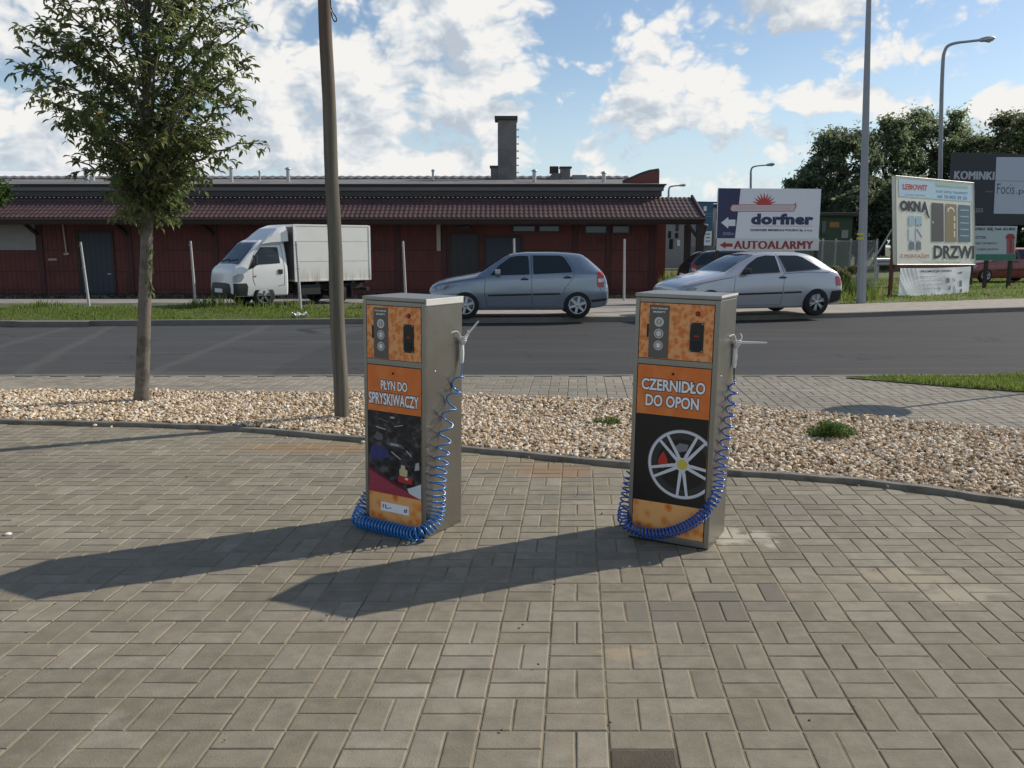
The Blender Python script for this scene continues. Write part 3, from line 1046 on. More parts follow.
def cabinet(name, label, corner, rz, kind, KW, KH):
    k = thing(name, label, 'dispenser', (0, 0, 0), rz, 'coin operated car care cabinets')
    off = RZ(rz) @ Vector((KW / 2, -KD / 2, 0))
    k.location = (corner.x - off.x, corner.y - off.y, 0.0)
    k.rotation_euler = (0, R(0.9), rz)
    hw, hd = KW / 2, KD / 2
    # shell: folded sheet body, front frame slightly proud, bottom rail
    b = MB()
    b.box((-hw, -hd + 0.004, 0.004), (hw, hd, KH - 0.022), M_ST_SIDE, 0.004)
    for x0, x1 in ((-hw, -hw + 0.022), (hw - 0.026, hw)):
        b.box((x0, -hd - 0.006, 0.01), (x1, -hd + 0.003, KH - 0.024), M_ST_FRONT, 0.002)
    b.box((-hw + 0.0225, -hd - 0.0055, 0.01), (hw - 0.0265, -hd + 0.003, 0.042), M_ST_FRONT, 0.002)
    b.box((-hw + 0.0225, -hd - 0.0055, KH - 0.375), (hw - 0.0265, -hd + 0.003, KH - 0.345), M_ST_FRONT, 0.002)
    b.box((-hw + 0.0225, -hd - 0.0055, KH - 0.046), (hw - 0.0265, -hd + 0.003, KH - 0.024), M_ST_FRONT, 0.002)
    b.box((-hw + 0.005, -hd - 0.001, 0.0), (hw - 0.005, hd - 0.005, 0.006), M_SEAM)
    b.build('body', k)
    l = MB()
    ld = 0.036 if kind == 'washer' else 0.020
    if kind == 'washer':
        l.box((-hw - 0.003, -hd - 0.008, KH - 0.020), (hw + 0.006, hd + 0.004, KH), M_ST_FRONT, 0.003)
        l.box((hw + 0.0005, -hd - 0.005, KH - ld), (hw + 0.0065, hd + 0.003, KH - 0.001), M_LID_GLARE, 0.0015)
    else:
        l.box((-hw - 0.003, -hd - 0.008, KH - 0.020), (hw + 0.003, hd + 0.004, KH), M_ST_FRONT, 0.003)
        l.box((hw + 0.0005, -hd - 0.005, KH - 0.010), (hw + 0.0045, hd + 0.003, KH + 0.0015), M_LID_GLARE, 0.001)
    l.build('lid', k)
    yf = -hd - 0.0035
    # upper door: coins plate, coin slot, lock
    x0, x1, z0, z1 = -hw + 0.026, hw - 0.030, KH - 0.342, KH - 0.049
    w, h = x1 - x0, z1 - z0
    u = MB()
    u.box((x0 - 0.0025, yf, z0 - 0.0025), (x1 + 0.0025, yf + 0.006, z1 + 0.0025), M_SEAM)
    u.box((x0, yf - 0.003, z0), (x1, yf + 0.003, z1), M_OR_UP, 0.001)
    up = u.build('upper_door', k)
    yd = yf - 0.003
    p = MB()
    px0, px1 = x0 + w * 0.135, x0 + w * 0.405
    p.box((px0, yd - 0.0022, z0 + h * 0.01), (px1, yd + 0.001, z0 + h * 0.965), M_PLATE, 0.0006)
    y = yd - 0.0028
    p.text('PRZYJMUJE', px0 + 0.010, z0 + h * 0.885, px1 - 0.010, z0 + h * 0.918, y, M_WHITE_INK, 0.02)
    p.text('MONETY', px0 + 0.020, z0 + h * 0.825, px1 - 0.020, z0 + h * 0.858, y, M_WHITE_INK, 0.02)
    cx = (px0 + px1) / 2
    for i, (zz, s_) in enumerate(((0.665, '5'), (0.455, '2'), (0.24, '1'))):
        cz = z0 + h * zz
        p.disc(cx, cz, 0.0255, y, M_COIN, 28)
        p.disc(cx, cz, 0.0255 - 0.004, y - 0.0004, M_COIN2 if i else M_COIN, 28)
        p.disc(cx, cz, 0.015, y - 0.0008, M_COIN if i else M_COIN2, 24)
        p.text(s_, cx - 0.005, cz - 0.009, cx + 0.005, cz + 0.009, y - 0.0014, M_WHITE_INK, 0.01)
    p.build('coin_plate', up)
    sl = MB()
    sx0, sx1, sz0, sz1 = x0 + w * 0.695, x0 + w * 0.875, z0 + h * 0.165, z0 + h * 0.685
    sl.box((sx0, yd - 0.006, sz0), (sx1, yd + 0.001, sz1), M_SLOT, 0.002)
    sl.box((sx0 + 0.012, yd - 0.0085, sz0 + 0.012), (sx1 - 0.012, yd - 0.0055, sz0 + 0.055), M_SEAM, 0.001)
    sl.rect(sx0 + 0.022, (sz0 + sz1) / 2 + 0.003, sx1 - 0.022, (sz0 + sz1) / 2 + 0.011, yd - 0.0068, M_RED)
    for q in ((sx0 + 0.006, sz1 - 0.006), (sx1 - 0.006, sz1 - 0.006), (sx0 + 0.006, sz0 + 0.006), (sx1 - 0.006, sz0 + 0.006)):
        sl.disc(q[0], q[1], 0.003, yd - 0.0066, M_COIN, 8)
    sl.build('coin_slot', up)
    bt = MB()
    bc = (x0 + w * 0.785, z0 + h * 0.845)
    bt.lathe([(0.0, -0.012), (0.008, -0.011), (0.0105, -0.006), (0.0115, 0.0)], M_RED, 16, T(bc[0], yd, bc[1]), axis='Y')
    bt.disc(bc[0], bc[1], 0.0135, yd - 0.0008, M_SEAM, 16)
    bt.build('indicator_lamp', up)
    hg = MB()
    hg.box((x0 + w * 0.105, yd - 0.004, z0 + h * 0.38), (x0 + w * 0.128, yd + 0.001, z0 + h * 0.62), M_SEAM, 0.001)
    hg.build('door_pull', up)
    # lower door with title, picture, base foil
    lx0, lx1, lz0, lz1 = -hw + 0.026, hw - 0.030, 0.046, KH - 0.379
    lw, lh = lx1 - lx0, lz1 - lz0
    d = MB()
    d.box((lx0 - 0.0025, yf, lz0 - 0.0025), (lx1 + 0.0025, yf + 0.006, lz1 + 0.0025), M_SEAM)
    d.box((lx0, yf - 0.003, lz0), (lx1, yf + 0.003, lz1), M_OR_LOW, 0.001)
    ld_o = d.build('lower_door', k)
    ti = MB()
    tz0 = lz1 - lh * 0.285
    ti.box((lx0 + 0.0006, yd - 0.001, tz0), (lx1 - 0.0006, yd + 0.001, lz1 - 0.0006), M_OR_TITLE)
    y = yd - 0.0026
    if kind == 'washer':
        ti.text('PŁYN DO', lx0 + lw * 0.26, lz1 - lh * 0.148, lx0 + lw * 0.755, lz1 - lh * 0.088, y, M_WHITE_INK, 0.03, outline=M_INK, grow=0.05)
        ti.text('SPRYSKIWACZY', lx0 + lw * 0.025, lz1 - lh * 0.243, lx0 + lw * 0.965, lz1 - lh * 0.168, y, M_WHITE_INK, 0.03, outline=M_INK, grow=0.05)
    else:
        ti.text('CZERNIDŁO', lx0 + lw * 0.06, lz1 - lh * 0.145, lx0 + lw * 0.935, lz1 - lh * 0.077, y, M_WHITE_INK, 0.03, outline=M_INK, grow=0.05)
        ti.text('DO OPON', lx0 + lw * 0.125, lz1 - lh * 0.238, lx0 + lw * 0.86, lz1 - lh * 0.168, y, M_WHITE_INK, 0.03, outline=M_INK, grow=0.05)
    ti.lathe([(0.0, -0.005), (0.006, -0.0045), (0.008, 0.0)], M_SEAM, 12, T(lx0 + lw * 0.49, yd, lz1 - lh * 0.042), axis='Y')
    ti.build('title_foil', ld_o)
    pz0, pz1 = lz0 + lh * 0.195, tz0 - 0.001
    ph = pz1 - pz0
    if kind == 'washer':
        pi = MB()
        em = engine_mat()
        pi.box((lx0 + 0.0006, yd - 0.001, pz0), (lx1 - 0.0006, yd + 0.001, pz1), em)
        y = yd - 0.0018

        def q(pts, mat, dy=0.0):
            pi.poly([(lx0 + a * lw, pz0 + c * ph) for a, c in pts], y - dy, mat)
        mb_ = pmat('blue_engine_print', (0.035, 0.04, 0.16), 0.35, var=0.5, vscale=20)
        mg = pmat('grey_engine_print', (0.11, 0.11, 0.12), 0.35, var=0.5, vscale=30)
        mg2 = pmat('pale_engine_print', (0.42, 0.42, 0.43), 0.35, var=0.3, vscale=40)
        mr = pmat('maroon_wing_print', (0.34, 0.045, 0.075), 0.35, var=0.2, vscale=9)
        mk = pmat('cream_cap_print', (0.55, 0.50, 0.26), 0.4)
        mpale = pmat('pale_sky_print', (0.62, 0.66, 0.68), 0.4, var=0.1)
        q([(0.03, 0.44), (0.10, 0.40), (0.28, 0.42), (0.42, 0.46), (0.38, 0.53), (0.24, 0.57), (0.12, 0.60), (0.05, 0.53)], mb_)
        q([(0.11, 0.67), (0.19, 0.64), (0.29, 0.66), (0.28, 0.72), (0.17, 0.75)], mg)
        q([(0.33, 0.615), (0.44, 0.585), (0.56, 0.60), (0.70, 0.575), (0.66, 0.625), (0.58, 0.64), (0.46, 0.65)], mg)
        q([(0.42, 0.61), (0.60, 0.60), (0.58, 0.625), (0.44, 0.63)], mg2, 0.0004)
        q([(0.20, 0.905), (0.42, 0.875), (0.40, 0.89), (0.22, 0.92)], mg)
        q([(0.44, 0.93), (0.52, 0.935), (0.50, 0.955), (0.42, 0.95)], mg2)
        q([(0.62, 0.74), (0.84, 0.70), (0.86, 0.76), (0.70, 0.80)], pmat('black_engine_print', (0.02, 0.02, 0.022), 0.35))
        q([(0.0, 0.0), (1.0, 0.0), (1.0, 0.055), (0.80, 0.045), (0.5, 0.12), (0.20, 0.21), (0.02, 0.27)], mr)
        q([(0.0, 0.265), (0.0, 0.315), (0.24, 0.235), (0.55, 0.145), (0.86, 0.07), (0.82, 0.05), (0.5, 0.125), (0.2, 0.215)], pmat('dark_maroon_print', (0.12, 0.015, 0.03), 0.35), 0.0003)
        q([(0.78, 0.05), (1.0, 0.0), (1.0, 0.19), (0.86, 0.14), (0.74, 0.105)], mpale, 0.0005)
        q([(0.60, 0.25), (0.74, 0.245), (0.75, 0.33), (0.71, 0.335), (0.70, 0.38), (0.63, 0.385), (0.62, 0.335), (0.595, 0.33)], mk, 0.0003)
        q([(0.57, 0.17), (0.83, 0.165), (0.84, 0.235), (0.70, 0.25), (0.57, 0.235)], M_REDP, 0.0006)
        q([(0.70, 0.21), (0.76, 0.21), (0.76, 0.235), (0.70, 0.235)], mpale, 0.0008)
        q([(0.88, 0.34), (0.97, 0.36), (0.96, 0.45), (0.90, 0.43)], mg2)
        q([(0.05, 0.115), (0.09, 0.12), (0.09, 0.122), (0.05, 0.12)], mpale)
        for (a, c_, a2, c2) in ((0.40, 0.30, 0.46, 0.36), (0.44, 0.52, 0.62, 0.44), (0.72, 0.56, 0.82, 0.50), (0.15, 0.80, 0.34, 0.78), (0.5, 0.83, 0.66, 0.86)):
            q([(a, c_), (a2, c2), (a2 + 0.012, c2 + 0.012), (a + 0.012, c_ + 0.012)], mg2)
        q([(0.0, -0.004), (1.0, -0.004), (1.0, 0.006), (0.0, 0.006)], M_REDP, 0.0008)
        pi.build('engine_picture', ld_o)
        st = MB()
        sx0, sx1, sz0, sz1 = lx0 + lw * 0.235, lx0 + lw * 0.765, lz0 + lh * 0.078, lz0 + lh * 0.135
        st.box((sx0, yd - 0.0014, sz0), (sx1, yd + 0.001, sz1), M_WHITE_INK, 0.0004)
        mi_ = pmat('blue_ink', (0.03, 0.05, 0.22), 0.5)
        st.text('1L.-', sx0 + 0.012, sz0 + 0.016, sx0 + 0.075, sz1 - 0.012, yd - 0.002, mi_, 0.03)
        st.text('zł', sx1 - 0.036, sz0 + 0.014, sx1 - 0.010, sz1 - 0.014, yd - 0.002, mi_, 0.03)
        st.build('price_label', ld_o)
    else:
        bmx = bmesh.new()
        pi = MB()
        pi.box((lx0 + 0.0006, yd - 0.001, pz0), (lx1 - 0.0006, yd + 0.001, pz1), M_BLACK)
        cx, cz, rr = lx0 + lw * 0.672, pz0 + ph * 0.47, 0.186
        y = yd - 0.0018
        W_ = MB()
        W_.disc(cx, cz, rr, y, M_ALLOY_DK, 56)
        W_.disc(cx, cz, rr * 0.80, y - 0.0003, M_BLACK, 48)
        W_.disc(cx, cz, rr * 0.80, y - 0.0005, M_ALLOY_DK, 48, r0=rr * 0.745)
        W_.poly([(cx + rr * a, cz + rr * b_) for a, b_ in ((-0.72, 0.02), (-0.66, 0.20), (-0.56, 0.33), (-0.45, 0.12), (-0.42, -0.06), (-0.56, -0.18), (-0.68, -0.14))], y - 0.0007, M_REDP)
        W_.poly([(cx + rr * a, cz + rr * b_) for a, b_ in ((-0.30, 0.45), (-0.1, 0.62), (0.16, 0.60), (0.12, 0.42), (-0.14, 0.34))], y - 0.0007, pmat('disc_print', (0.2, 0.2, 0.21), 0.4))
        W_.disc(cx, cz, rr, y - 0.0012, M_ALLOY, 56, r0=rr * 0.925)
        W_.disc(cx, cz, rr * 1.02, y - 0.0010, pmat('rim_lip_print', (0.30, 0.30, 0.32), 0.35), 56, r0=rr * 0.98)
        for i in range(5):
            an = R(56 + 72 * i)
            for sg in (-1, 1):
                a1 = an + sg * 0.085
                a0 = an + sg * 0.36
                wv = 0.038
                d1 = Vector((math.cos(an + sg * 0.15), math.sin(an + sg * 0.15)))
                n1 = Vector((-d1.y, d1.x))
                p0 = d1 * rr * 0.94
                d2 = Vector((math.cos(an + sg * 0.22), math.sin(an + sg * 0.22)))
                p1 = d2 * rr * 0.22
                pts = [p1 - n1 * rr * 0.05, p0 - n1 * rr * wv, p0 + n1 * rr * wv, p1 + n1 * rr * 0.05]
                W_.poly([(cx + p_.x, cz + p_.y) for p_ in pts], y - 0.0016, M_ALLOY)
        W_.disc(cx, cz, rr * 0.24, y - 0.0022, M_ALLOY, 32)
        for i in range(5):
            an = R(92 + 72 * i)
            W_.disc(cx + rr * 0.26 * math.cos(an), cz + rr * 0.26 * math.sin(an), rr * 0.065, y - 0.0027, M_BLACK, 14)
        W_.disc(cx, cz, rr * 0.155, y - 0.0031, M_YEL, 24)
        # trim the print at the door edge
        bmx = bmesh.new()
        vs = [bmx.verts.new(v) for v in W_.v]
        mats_idx = []
        for f, mi_ in zip(W_.f, W_.mi):
            nf = bmx.faces.new([vs[i] for i in f])
            nf.material_index = mi_
        bmesh.ops.bisect_plane(bmx, geom=bmx.verts[:] + bmx.edges[:] + bmx.faces[:], plane_co=(lx1 - 0.001, 0, 0), plane_no=(1, 0, 0), clear_outer=True)
        bmx.verts.index_update()
        for f in bmx.faces:
            pi.add([v.co[:] for v in f.verts], [tuple(range(len(f.verts)))], W_.mats[f.material_index])
        bmx.free()
        pi.build('wheel_picture', ld_o)
    # cement smears at the foot
    # hose and spray lance
    hs = MB()
    xs = hw
    if kind == 'washer':
        path = [(xs + 0.026, 0.125, 0.885), (xs + 0.042, 0.06, 0.82), (xs + 0.044, -0.02, 0.70), (xs + 0.044, -0.06, 0.55), (xs + 0.044, -0.09, 0.42), (xs + 0.044, -0.115, 0.30),
                (xs + 0.046, -0.12, 0.19), (xs + 0.040, -0.15, 0.10), (xs - 0.005, -hd - 0.058, 0.050), (xs - 0.09, -hd - 0.062, 0.040), (0, -hd - 0.060, 0.040), (-0.12, -hd - 0.060, 0.042),
                (-hw - 0.01, -hd - 0.056, 0.046), (-hw - 0.052, -hd + 0.01, 0.075), (-hw - 0.052, -hd + 0.05, 0.13), (-hw - 0.030, -hd + 0.09, 0.19), (-hw + 0.004, -hd + 0.10, 0.22)]
        coil(path, lambda s: 0.036 if s < 0.75 else 0.036, lambda s: 10.0 if s < 0.20 else (10.0 + (s - 0.20) / 0.26 * 22 if s < 0.46 else 44), 0.0050, M_BLUE_A, hs)
    else:
        path = [(xs + 0.022, 0.110, 0.885), (xs + 0.032, 0.06, 0.80), (xs + 0.032, -0.01, 0.67), (xs + 0.032, -0.075, 0.53), (xs + 0.032, -0.12, 0.42), (xs + 0.030, -0.15, 0.325),
                (xs + 0.0, -hd - 0.045, 0.245), (xs - 0.07, -hd - 0.048, 0.165), (0.05, -hd - 0.045, 0.095), (-0.05, -hd - 0.045, 0.062), (-0.14, -hd - 0.047, 0.062),
                (-hw - 0.01, -hd - 0.044, 0.10), (-hw - 0.036, -hd + 0.03, 0.17), (-hw - 0.038, -hd + 0.07, 0.25), (-hw - 0.030, -hd + 0.09, 0.33), (-hw + 0.004, -hd + 0.10, 0.37)]
        coil(path, 0.027, lambda s: 16 if s < 0.22 else (16 + (s - 0.22) / 0.23 * 26 if s < 0.45 else (48 if s < 0.84 else 34)), 0.0049, M_BLUE_B, hs)
    # straight tail up to the gun
    p0 = Vector(path[0])
    hs.tube([p0, p0 + Vector((-0.004, 0.012, 0.03)), p0 + Vector((-0.008, 0.018, 0.07))], 0.004, M_SLOT if kind != 'washer' else M_BLUE_A, 6)
    hs.build('coiled_hose', k)
    gq = MB()
    g0 = p0 + Vector((-0.008, 0.018, 0.065))
    g1 = g0 + Vector((-0.002, 0.004, 0.105))
    gq.tube([g0, g0.lerp(g1, 0.1), g0.lerp(g1, 0.5), g1], [0.0075, 0.0115, 0.0135, 0.012], M_WHITE_PL, 10)
    gq.tube([g1, g1 + Vector((0.006, 0.0, 0.02)), g1 + Vector((0.012, 0, 0.045))], [0.012, 0.019, 0.012], M_COIN, 10)
    gq.tube([g0 + Vector((0.010, -0.005, 0.03)), g0 + Vector((0.016, -0.012, 0.06)), g1 + Vector((0.010, -0.01, 0.02))], 0.0025, M_WHITE_PL, 6)
    gq.build('spray_gun', k)
    ln = MB()
    gt = g1 + Vector((0.012, 0, 0.035))
    if kind == 'washer':
        tip = gt + Vector((0.070, 0.045, 0.100))
    else:
        tip = gt + Vector((0.150, 0.035, 0.004))
    ln.tube([gt - (tip - gt) * 0.12, gt, gt.lerp(tip, 0.5), tip], [0.008, 0.0075, 0.0060, 0.0045], M_WHITE_PL, 8)
    ln.build('spray_lance', k)
    hk = MB()
    wall = Vector((xs - 0.002, gt.y - 0.02, gt.z + 0.035))
    hk.tube(smooth_path([wall + Vector((0, -0.06, 0.0)), wall + Vector((0.012, -0.03, 0.01)), wall + Vector((0.02, -0.01, -0.005)), wall + Vector((0.026, 0.006, -0.05)), gt + Vector((0.004, 0.004, -0.012)),
                         gt + Vector((0.012, 0.022, 0.01)), gt + Vector((0.016, 0.028, 0.03)), gt + Vector((0.006, 0.03, 0.045))], 5), 0.0028, M_WHITE_PL, 6)
    for a in range(3):
        c0 = gt + Vector((0.0, 0, -0.012 + a * 0.010))
        hk.tube([c0 + Vector((0.015 * math.cos(t_ * 0.9), 0.017 * math.sin(t_ * 0.9), 0.003 * math.sin(t_ + a))) for t_ in range(8)], 0.0032, M_WHITE_PL, 5)
    hk.build('wire_hook', k)
    inl = MB()
    e = Vector(path[-1])
    inl.lathe([(0.0, -0.004), (0.013, -0.004), (0.013, 0.012), (0.008, 0.014), (0.008, 0.022), (0, 0.022)], M_COIN, 12, T(-hw, e.y, e.z) @ RY(R(-90)))
    inl.build('hose_inlet', k)
    sc = MB()
    for zz, yy in ((0.93, -0.09),):
        sc.lathe([(0.0, 0.003), (0.005, 0.0025), (0.006, 0.0)], M_COIN, 10, T(hw, yy, zz) @ RY(R(90)))
    sc.build('rivet', k)
    return k


KL = G(426.6, 538.7)
KR = G(708, 550.3)
cabinet('washer_fluid_dispenser', 'steel cabinet with an engine bay picture and orange PŁYN DO SPRYSKIWACZY title', KL, R(-30.5), 'washer', 0.425, 1.327)
cabinet('tyre_dressing_dispenser', 'steel cabinet with an alloy wheel picture and orange CZERNIDŁO DO OPON title', KR, R(-27.5), 'tyre', 0.452, 1.353)

# ================================================================== STATION BUILDING
M_BRICKRED = pmat('red_painted_board', (0.15, 0.056, 0.05), 0.85, var=0.25, vscale=1.2, bump=0.25, bscale=18, col2=(0.115, 0.05, 0.046), spec=0.2)
M_BRICKRED2 = pmat('brighter_red_render', (0.17, 0.058, 0.047), 0.85, var=0.15, vscale=2)
M_DKTRIM = pmat('dark_timber', (0.045, 0.028, 0.024), 0.75, var=0.25, vscale=5)
M_TILE = pmat('red_brown_tile', (0.088, 0.046, 0.044), 0.55, spec=0.4, var=0.4, vscale=1.2, col2=(0.062, 0.038, 0.036), c2=(0.4, 0.7))
M_FASCIA = pmat('grey_fascia_board', (0.13, 0.12, 0.115), 0.7, var=0.2, vscale=1.2)
M_FASCIA_DK = pmat('dark_fascia_board', (0.05, 0.046, 0.045), 0.7, var=0.2, vscale=2)
M_FELT = pmat('grey_roofing_felt', (0.19, 0.175, 0.165), 0.9, var=0.25, vscale=0.8, col2=(0.12, 0.11, 0.105))
M_CORR = pmat('corrugated_roof_sheet', (0.12, 0.115, 0.11), 0.7, var=0.3, vscale=3)
M_CONC = pmat('grey_chimney_render', (0.185, 0.175, 0.165), 0.9, var=0.22, vscale=1.2, col2=(0.135, 0.13, 0.125))
M_BLUEDOOR = pmat('blue_grey_door_paint', (0.024, 0.034, 0.048), 0.55, var=0.2, vscale=3)
M_DKDOOR = pmat('black_green_door_paint', (0.022, 0.026, 0.028), 0.55, var=0.2, vscale=3)
M_GLASS_DK = pmat('dark_window_glass', (0.02, 0.025, 0.03), 0.08, spec=0.6)
M_SHUTTER = pmat('pale_grey_boarding', (0.30, 0.29, 0.27), 0.8, var=0.15, vscale=3)
M_PALEPAINT = pmat('pale_pink_paint', (0.42, 0.33, 0.29), 0.7, var=0.15, vscale=5)
M_GALV = pmat('galvanised_steel', (0.42, 0.43, 0.44), 0.5, 0.6, var=0.15, vscale=4)
M_STONEPL = pmat('plinth_stone', (0.20, 0.185, 0.165), 0.9, var=0.3, vscale=3)
M_WHITESHEET = pmat('white_roof_sheet', (0.88, 0.88, 0.86), 0.6)

YB = 33.0
ZB = -0.35
YE = YB - 1.7


def fx(px, Y=None):
    return D(px, 250, Y or YB).x


def fz(py, Y=None):
    return D(512, py, Y or YB).z


XL, XR = -31.0, fx(657)
bld = thing('station_building', 'long low dark red building with tiled canopy roof and tall grey chimney', 'building', (fx(300), YB + 3, ZB - 0.01))
bo = Vector(bld.location)
BM = T(-bo.x, -bo.y, -bo.z)


def bpart(fn, name, parent=bld):
    mb = MB(BM)
    fn(mb)
    return mb.build(name, parent)


def _wall(m):
    zt = fz(199)
    m.box((XL, YB, ZB - 0.02), (XR, YB + 6.5, zt), M_BRICKRED)
    # board joints, pilasters
    for py in (250, 271.5, 289.5):
        m.box((XL, YB - 0.018, fz(py) - 0.02), (XR - 0.02, YB + 0.02, fz(py) + 0.02), M_DKTRIM)
    for px in (-70, 41, 130, 216, 344, 398, 444, 575, 608, 652):
        m.box((fx(px) - 0.09, YB - 0.05, ZB), (fx(px) + 0.09, YB + 0.02, zt - 0.05), pmat('dark_red_pilaster', (0.07, 0.028, 0.027), 0.8, var=0.2, vscale=3))
    # vertical boards
    x = XL
    while x < XR - 0.2:
        m.box((x, YB - 0.012, ZB), (x + 0.10, YB + 0.02, fz(222)), M_BRICKRED)
        x += 0.18


bpart(_wall, 'wall')
bpart(lambda m: m.box((XL, YB - 0.35, ZB - 0.02), (XR + 0.1, YB - 0.06, ZB + 0.13), M_STONEPL, 0.01), 'plinth')


def _tiles(m):
    x0, x1 = XL, fx(703, YE)
    ze, zt = fz(218, YE), fz(197.5, YB - 0.05)
    per, na = 0.172, 6
    nx = int((x1 - x0) / per * na)
    courses = 6
    ys = []
    for c in range(courses):
        ys += [(c / courses, 0.018), ((c + 0.97) / courses, 0.0)]
    X = np.linspace(x0, x1, nx)
    vs, fs = [], []
    hip = fx(690, YB) - x1
    for (t_, dz) in ys:
        y = YE + t_ * (YB - 0.05 - YE)
        z = ze + t_ * (zt - ze) + dz
        for x in X:
            ph = (x - x0) / per
            a = 0.026 * (0.5 + 0.5 * math.cos(2 * math.pi * ph)) ** 0.8
            vs.append((x + hip * t_ * max(0, (x - (x1 - 2)) / 2), y, z + a))
    n = len(X)
    for r in range(len(ys) - 1):
        for i in range(n - 1):
            fs.append((r * n + i, r * n + i + 1, (r + 1) * n + i + 1, (r + 1) * n + i))
    m.add(vs, fs, M_TILE, smooth=False)
    # hip edge tiles
    m.tube([(x1, YE, ze + 0.03), (x1 + hip, YB - 0.05, zt + 0.05)], 0.06, M_TILE, 8)


ro = bpart(_tiles, 'canopy_roof')


def _eave(m):
    x1 = fx(703, YE)
    ze = fz(218, YE)
    m.box((XL, YE - 0.03, ze - 0.16), (x1 + 0.02, YE + 0.05, ze - 0.005), M_DKTRIM, 0.005)
    m.box((XL, YE + 0.08, ze - 0.22), (x1, YE + 0.26, ze - 0.05), M_DKTRIM)
    m.tube([(XL, YE - 0.07, ze - 0.05), (x1 + 0.03, YE - 0.07, ze - 0.05)], 0.055, M_DKTRIM, 8)
    # soffit boards and gable bargeboard
    zt = fz(197.5)
    m.add([(XL, YE + 0.06, ze - 0.03), (x1, YE + 0.06, ze - 0.03), (x1 - 0.3, YB - 0.06, zt - 0.06), (XL, YB - 0.06, zt - 0.06)], [(0, 1, 2, 3)], M_DKTRIM)


bpart(_eave, 'eave_beam')


def _fascia(m):
    yf = YB - 0.14
    m.box((XL, yf, fz(196.5, yf)), (XR + 0.1, YB + 0.4, fz(191, yf)), M_FASCIA_DK)
    m.box((XL, yf - 0.07, fz(191, yf) + 0.004), (XR + 0.16, YB + 0.4, fz(187.5, yf)), M_FASCIA, 0.006)
    m.box((XL, yf - 0.03, fz(187.5, yf) + 0.003), (XR + 0.2, YB + 0.4, fz(185.5, yf)), M_FASCIA_DK)
    m.box((XL, yf - 0.11, fz(185.5, yf) + 0.003), (XR + 0.25, YB + 0.4, fz(184, yf)), M_FASCIA_DK, 0.004)


bpart(_fascia, 'fascia')


def _uproof(m):
    y0, y1 = YB - 0.2, YB + 5.6
    z0, z1 = fz(184.5, y0), fz(179.3, y1)
    xr0, xr1 = XR + 0.1, fx(626, y1)
    m.add([(XL - 4, y0, z0), (xr0, y0, z0), (fx(640, y1), y1, z1), (XL - 6, y1, z1)], [(0, 1, 2, 3)], M_FELT)
    # corrugated back roof end
    n = 420
    xs = np.linspace(XL - 6, fx(628, y1), n)
    vs, fs = [], []
    za, zb = fz(180.5, y1), fz(175.6, y1 + 0.5)
    for x in xs:
        a = 0.05 * math.sin(x / 0.19 * 2 * math.pi / 2)
        vs += [(x, y1, za), (x, y1 + 0.02, za + 0.11 + a * 0.5), (x, y1 + 0.7, zb + a * 0.4)]
    for i in range(n - 1):
        fs += [(i * 3, i * 3 + 3, i * 3 + 4, i * 3 + 1), (i * 3 + 1, i * 3 + 4, i * 3 + 5, i * 3 + 2)]
    m.add(vs, fs, M_CORR)
    # white sheeting glinting on the far left roof
    y2 = y1 + 3
    y3 = y2 + 5
    m.add([(XL - 10, y2, fz(178.3, y2)), (fx(92, y2), y2, fz(178.3, y2)), (fx(84, y3), y3, fz(171.2, y3)), (XL - 14, y3, fz(171.2, y3))], [(0, 1, 2, 3)], M_WHITESHEET)


bpart(_uproof, 'upper_roof')


def _parapet(m):
    y = YB + 1.0
    pts = [(fx(622, y), fz(182.5, y)), (fx(640, y), fz(174.5, y)), (fx(648, y), fz(171.8, y)), (fx(657.5, y), fz(170.3, y)), (fx(657.5, y), fz(190, y)), (fx(622, y), fz(190, y))]
    m.prism([(a, b) for a, b in reversed(pts)], y, y + 0.3, M_BRICKRED2)
    for a, b in zip(pts[:3], pts[1:4]):
        m.tube([(a[0], y + 0.15, a[1] + 0.02), (b[0], y + 0.15, b[1] + 0.02)], 0.07, M_FASCIA_DK, 6)


bpart(_parapet, 'parapet')


def _chim(m):
    y = YB + 5.0
    x0, x1 = fx(498, y), fx(516.5, y)
    m.box((x0, y, fz(182, y)), (x1, y + 0.75, fz(120, y)), M_CONC, 0.01)
    m.box((fx(495, y), y - 0.09, fz(120, y) + 0.003), (fx(517.5, y), y + 0.85, fz(116, y)), M_FASCIA_DK, 0.02)
    m.box((fx(491, y), y + 0.05, fz(182, y)), (x0 - 0.003, y + 0.6, fz(167.5, y)), M_CONC, 0.01)
    m.box((fx(490, y), y, fz(167.5, y)), (x0 - 0.004, y + 0.65, fz(165.5, y)), M_FASCIA_DK)


ch = bpart(_chim, 'chimney')


def _rungs(m):
    y = YB + 5.0
    x1 = fx(516.5, y)
    z = fz(172 - 7.2 * _i, y)
    m.tube([(x1 - 0.02, y + 0.1, z), (x1 + 0.09, y + 0.1, z), (x1 + 0.09, y + 0.45, z), (x1 - 0.02, y + 0.45, z)], 0.012, M_DKTRIM, 5)


for _i in range(7):
    bpart(_rungs, 'ladder_rung', ch)


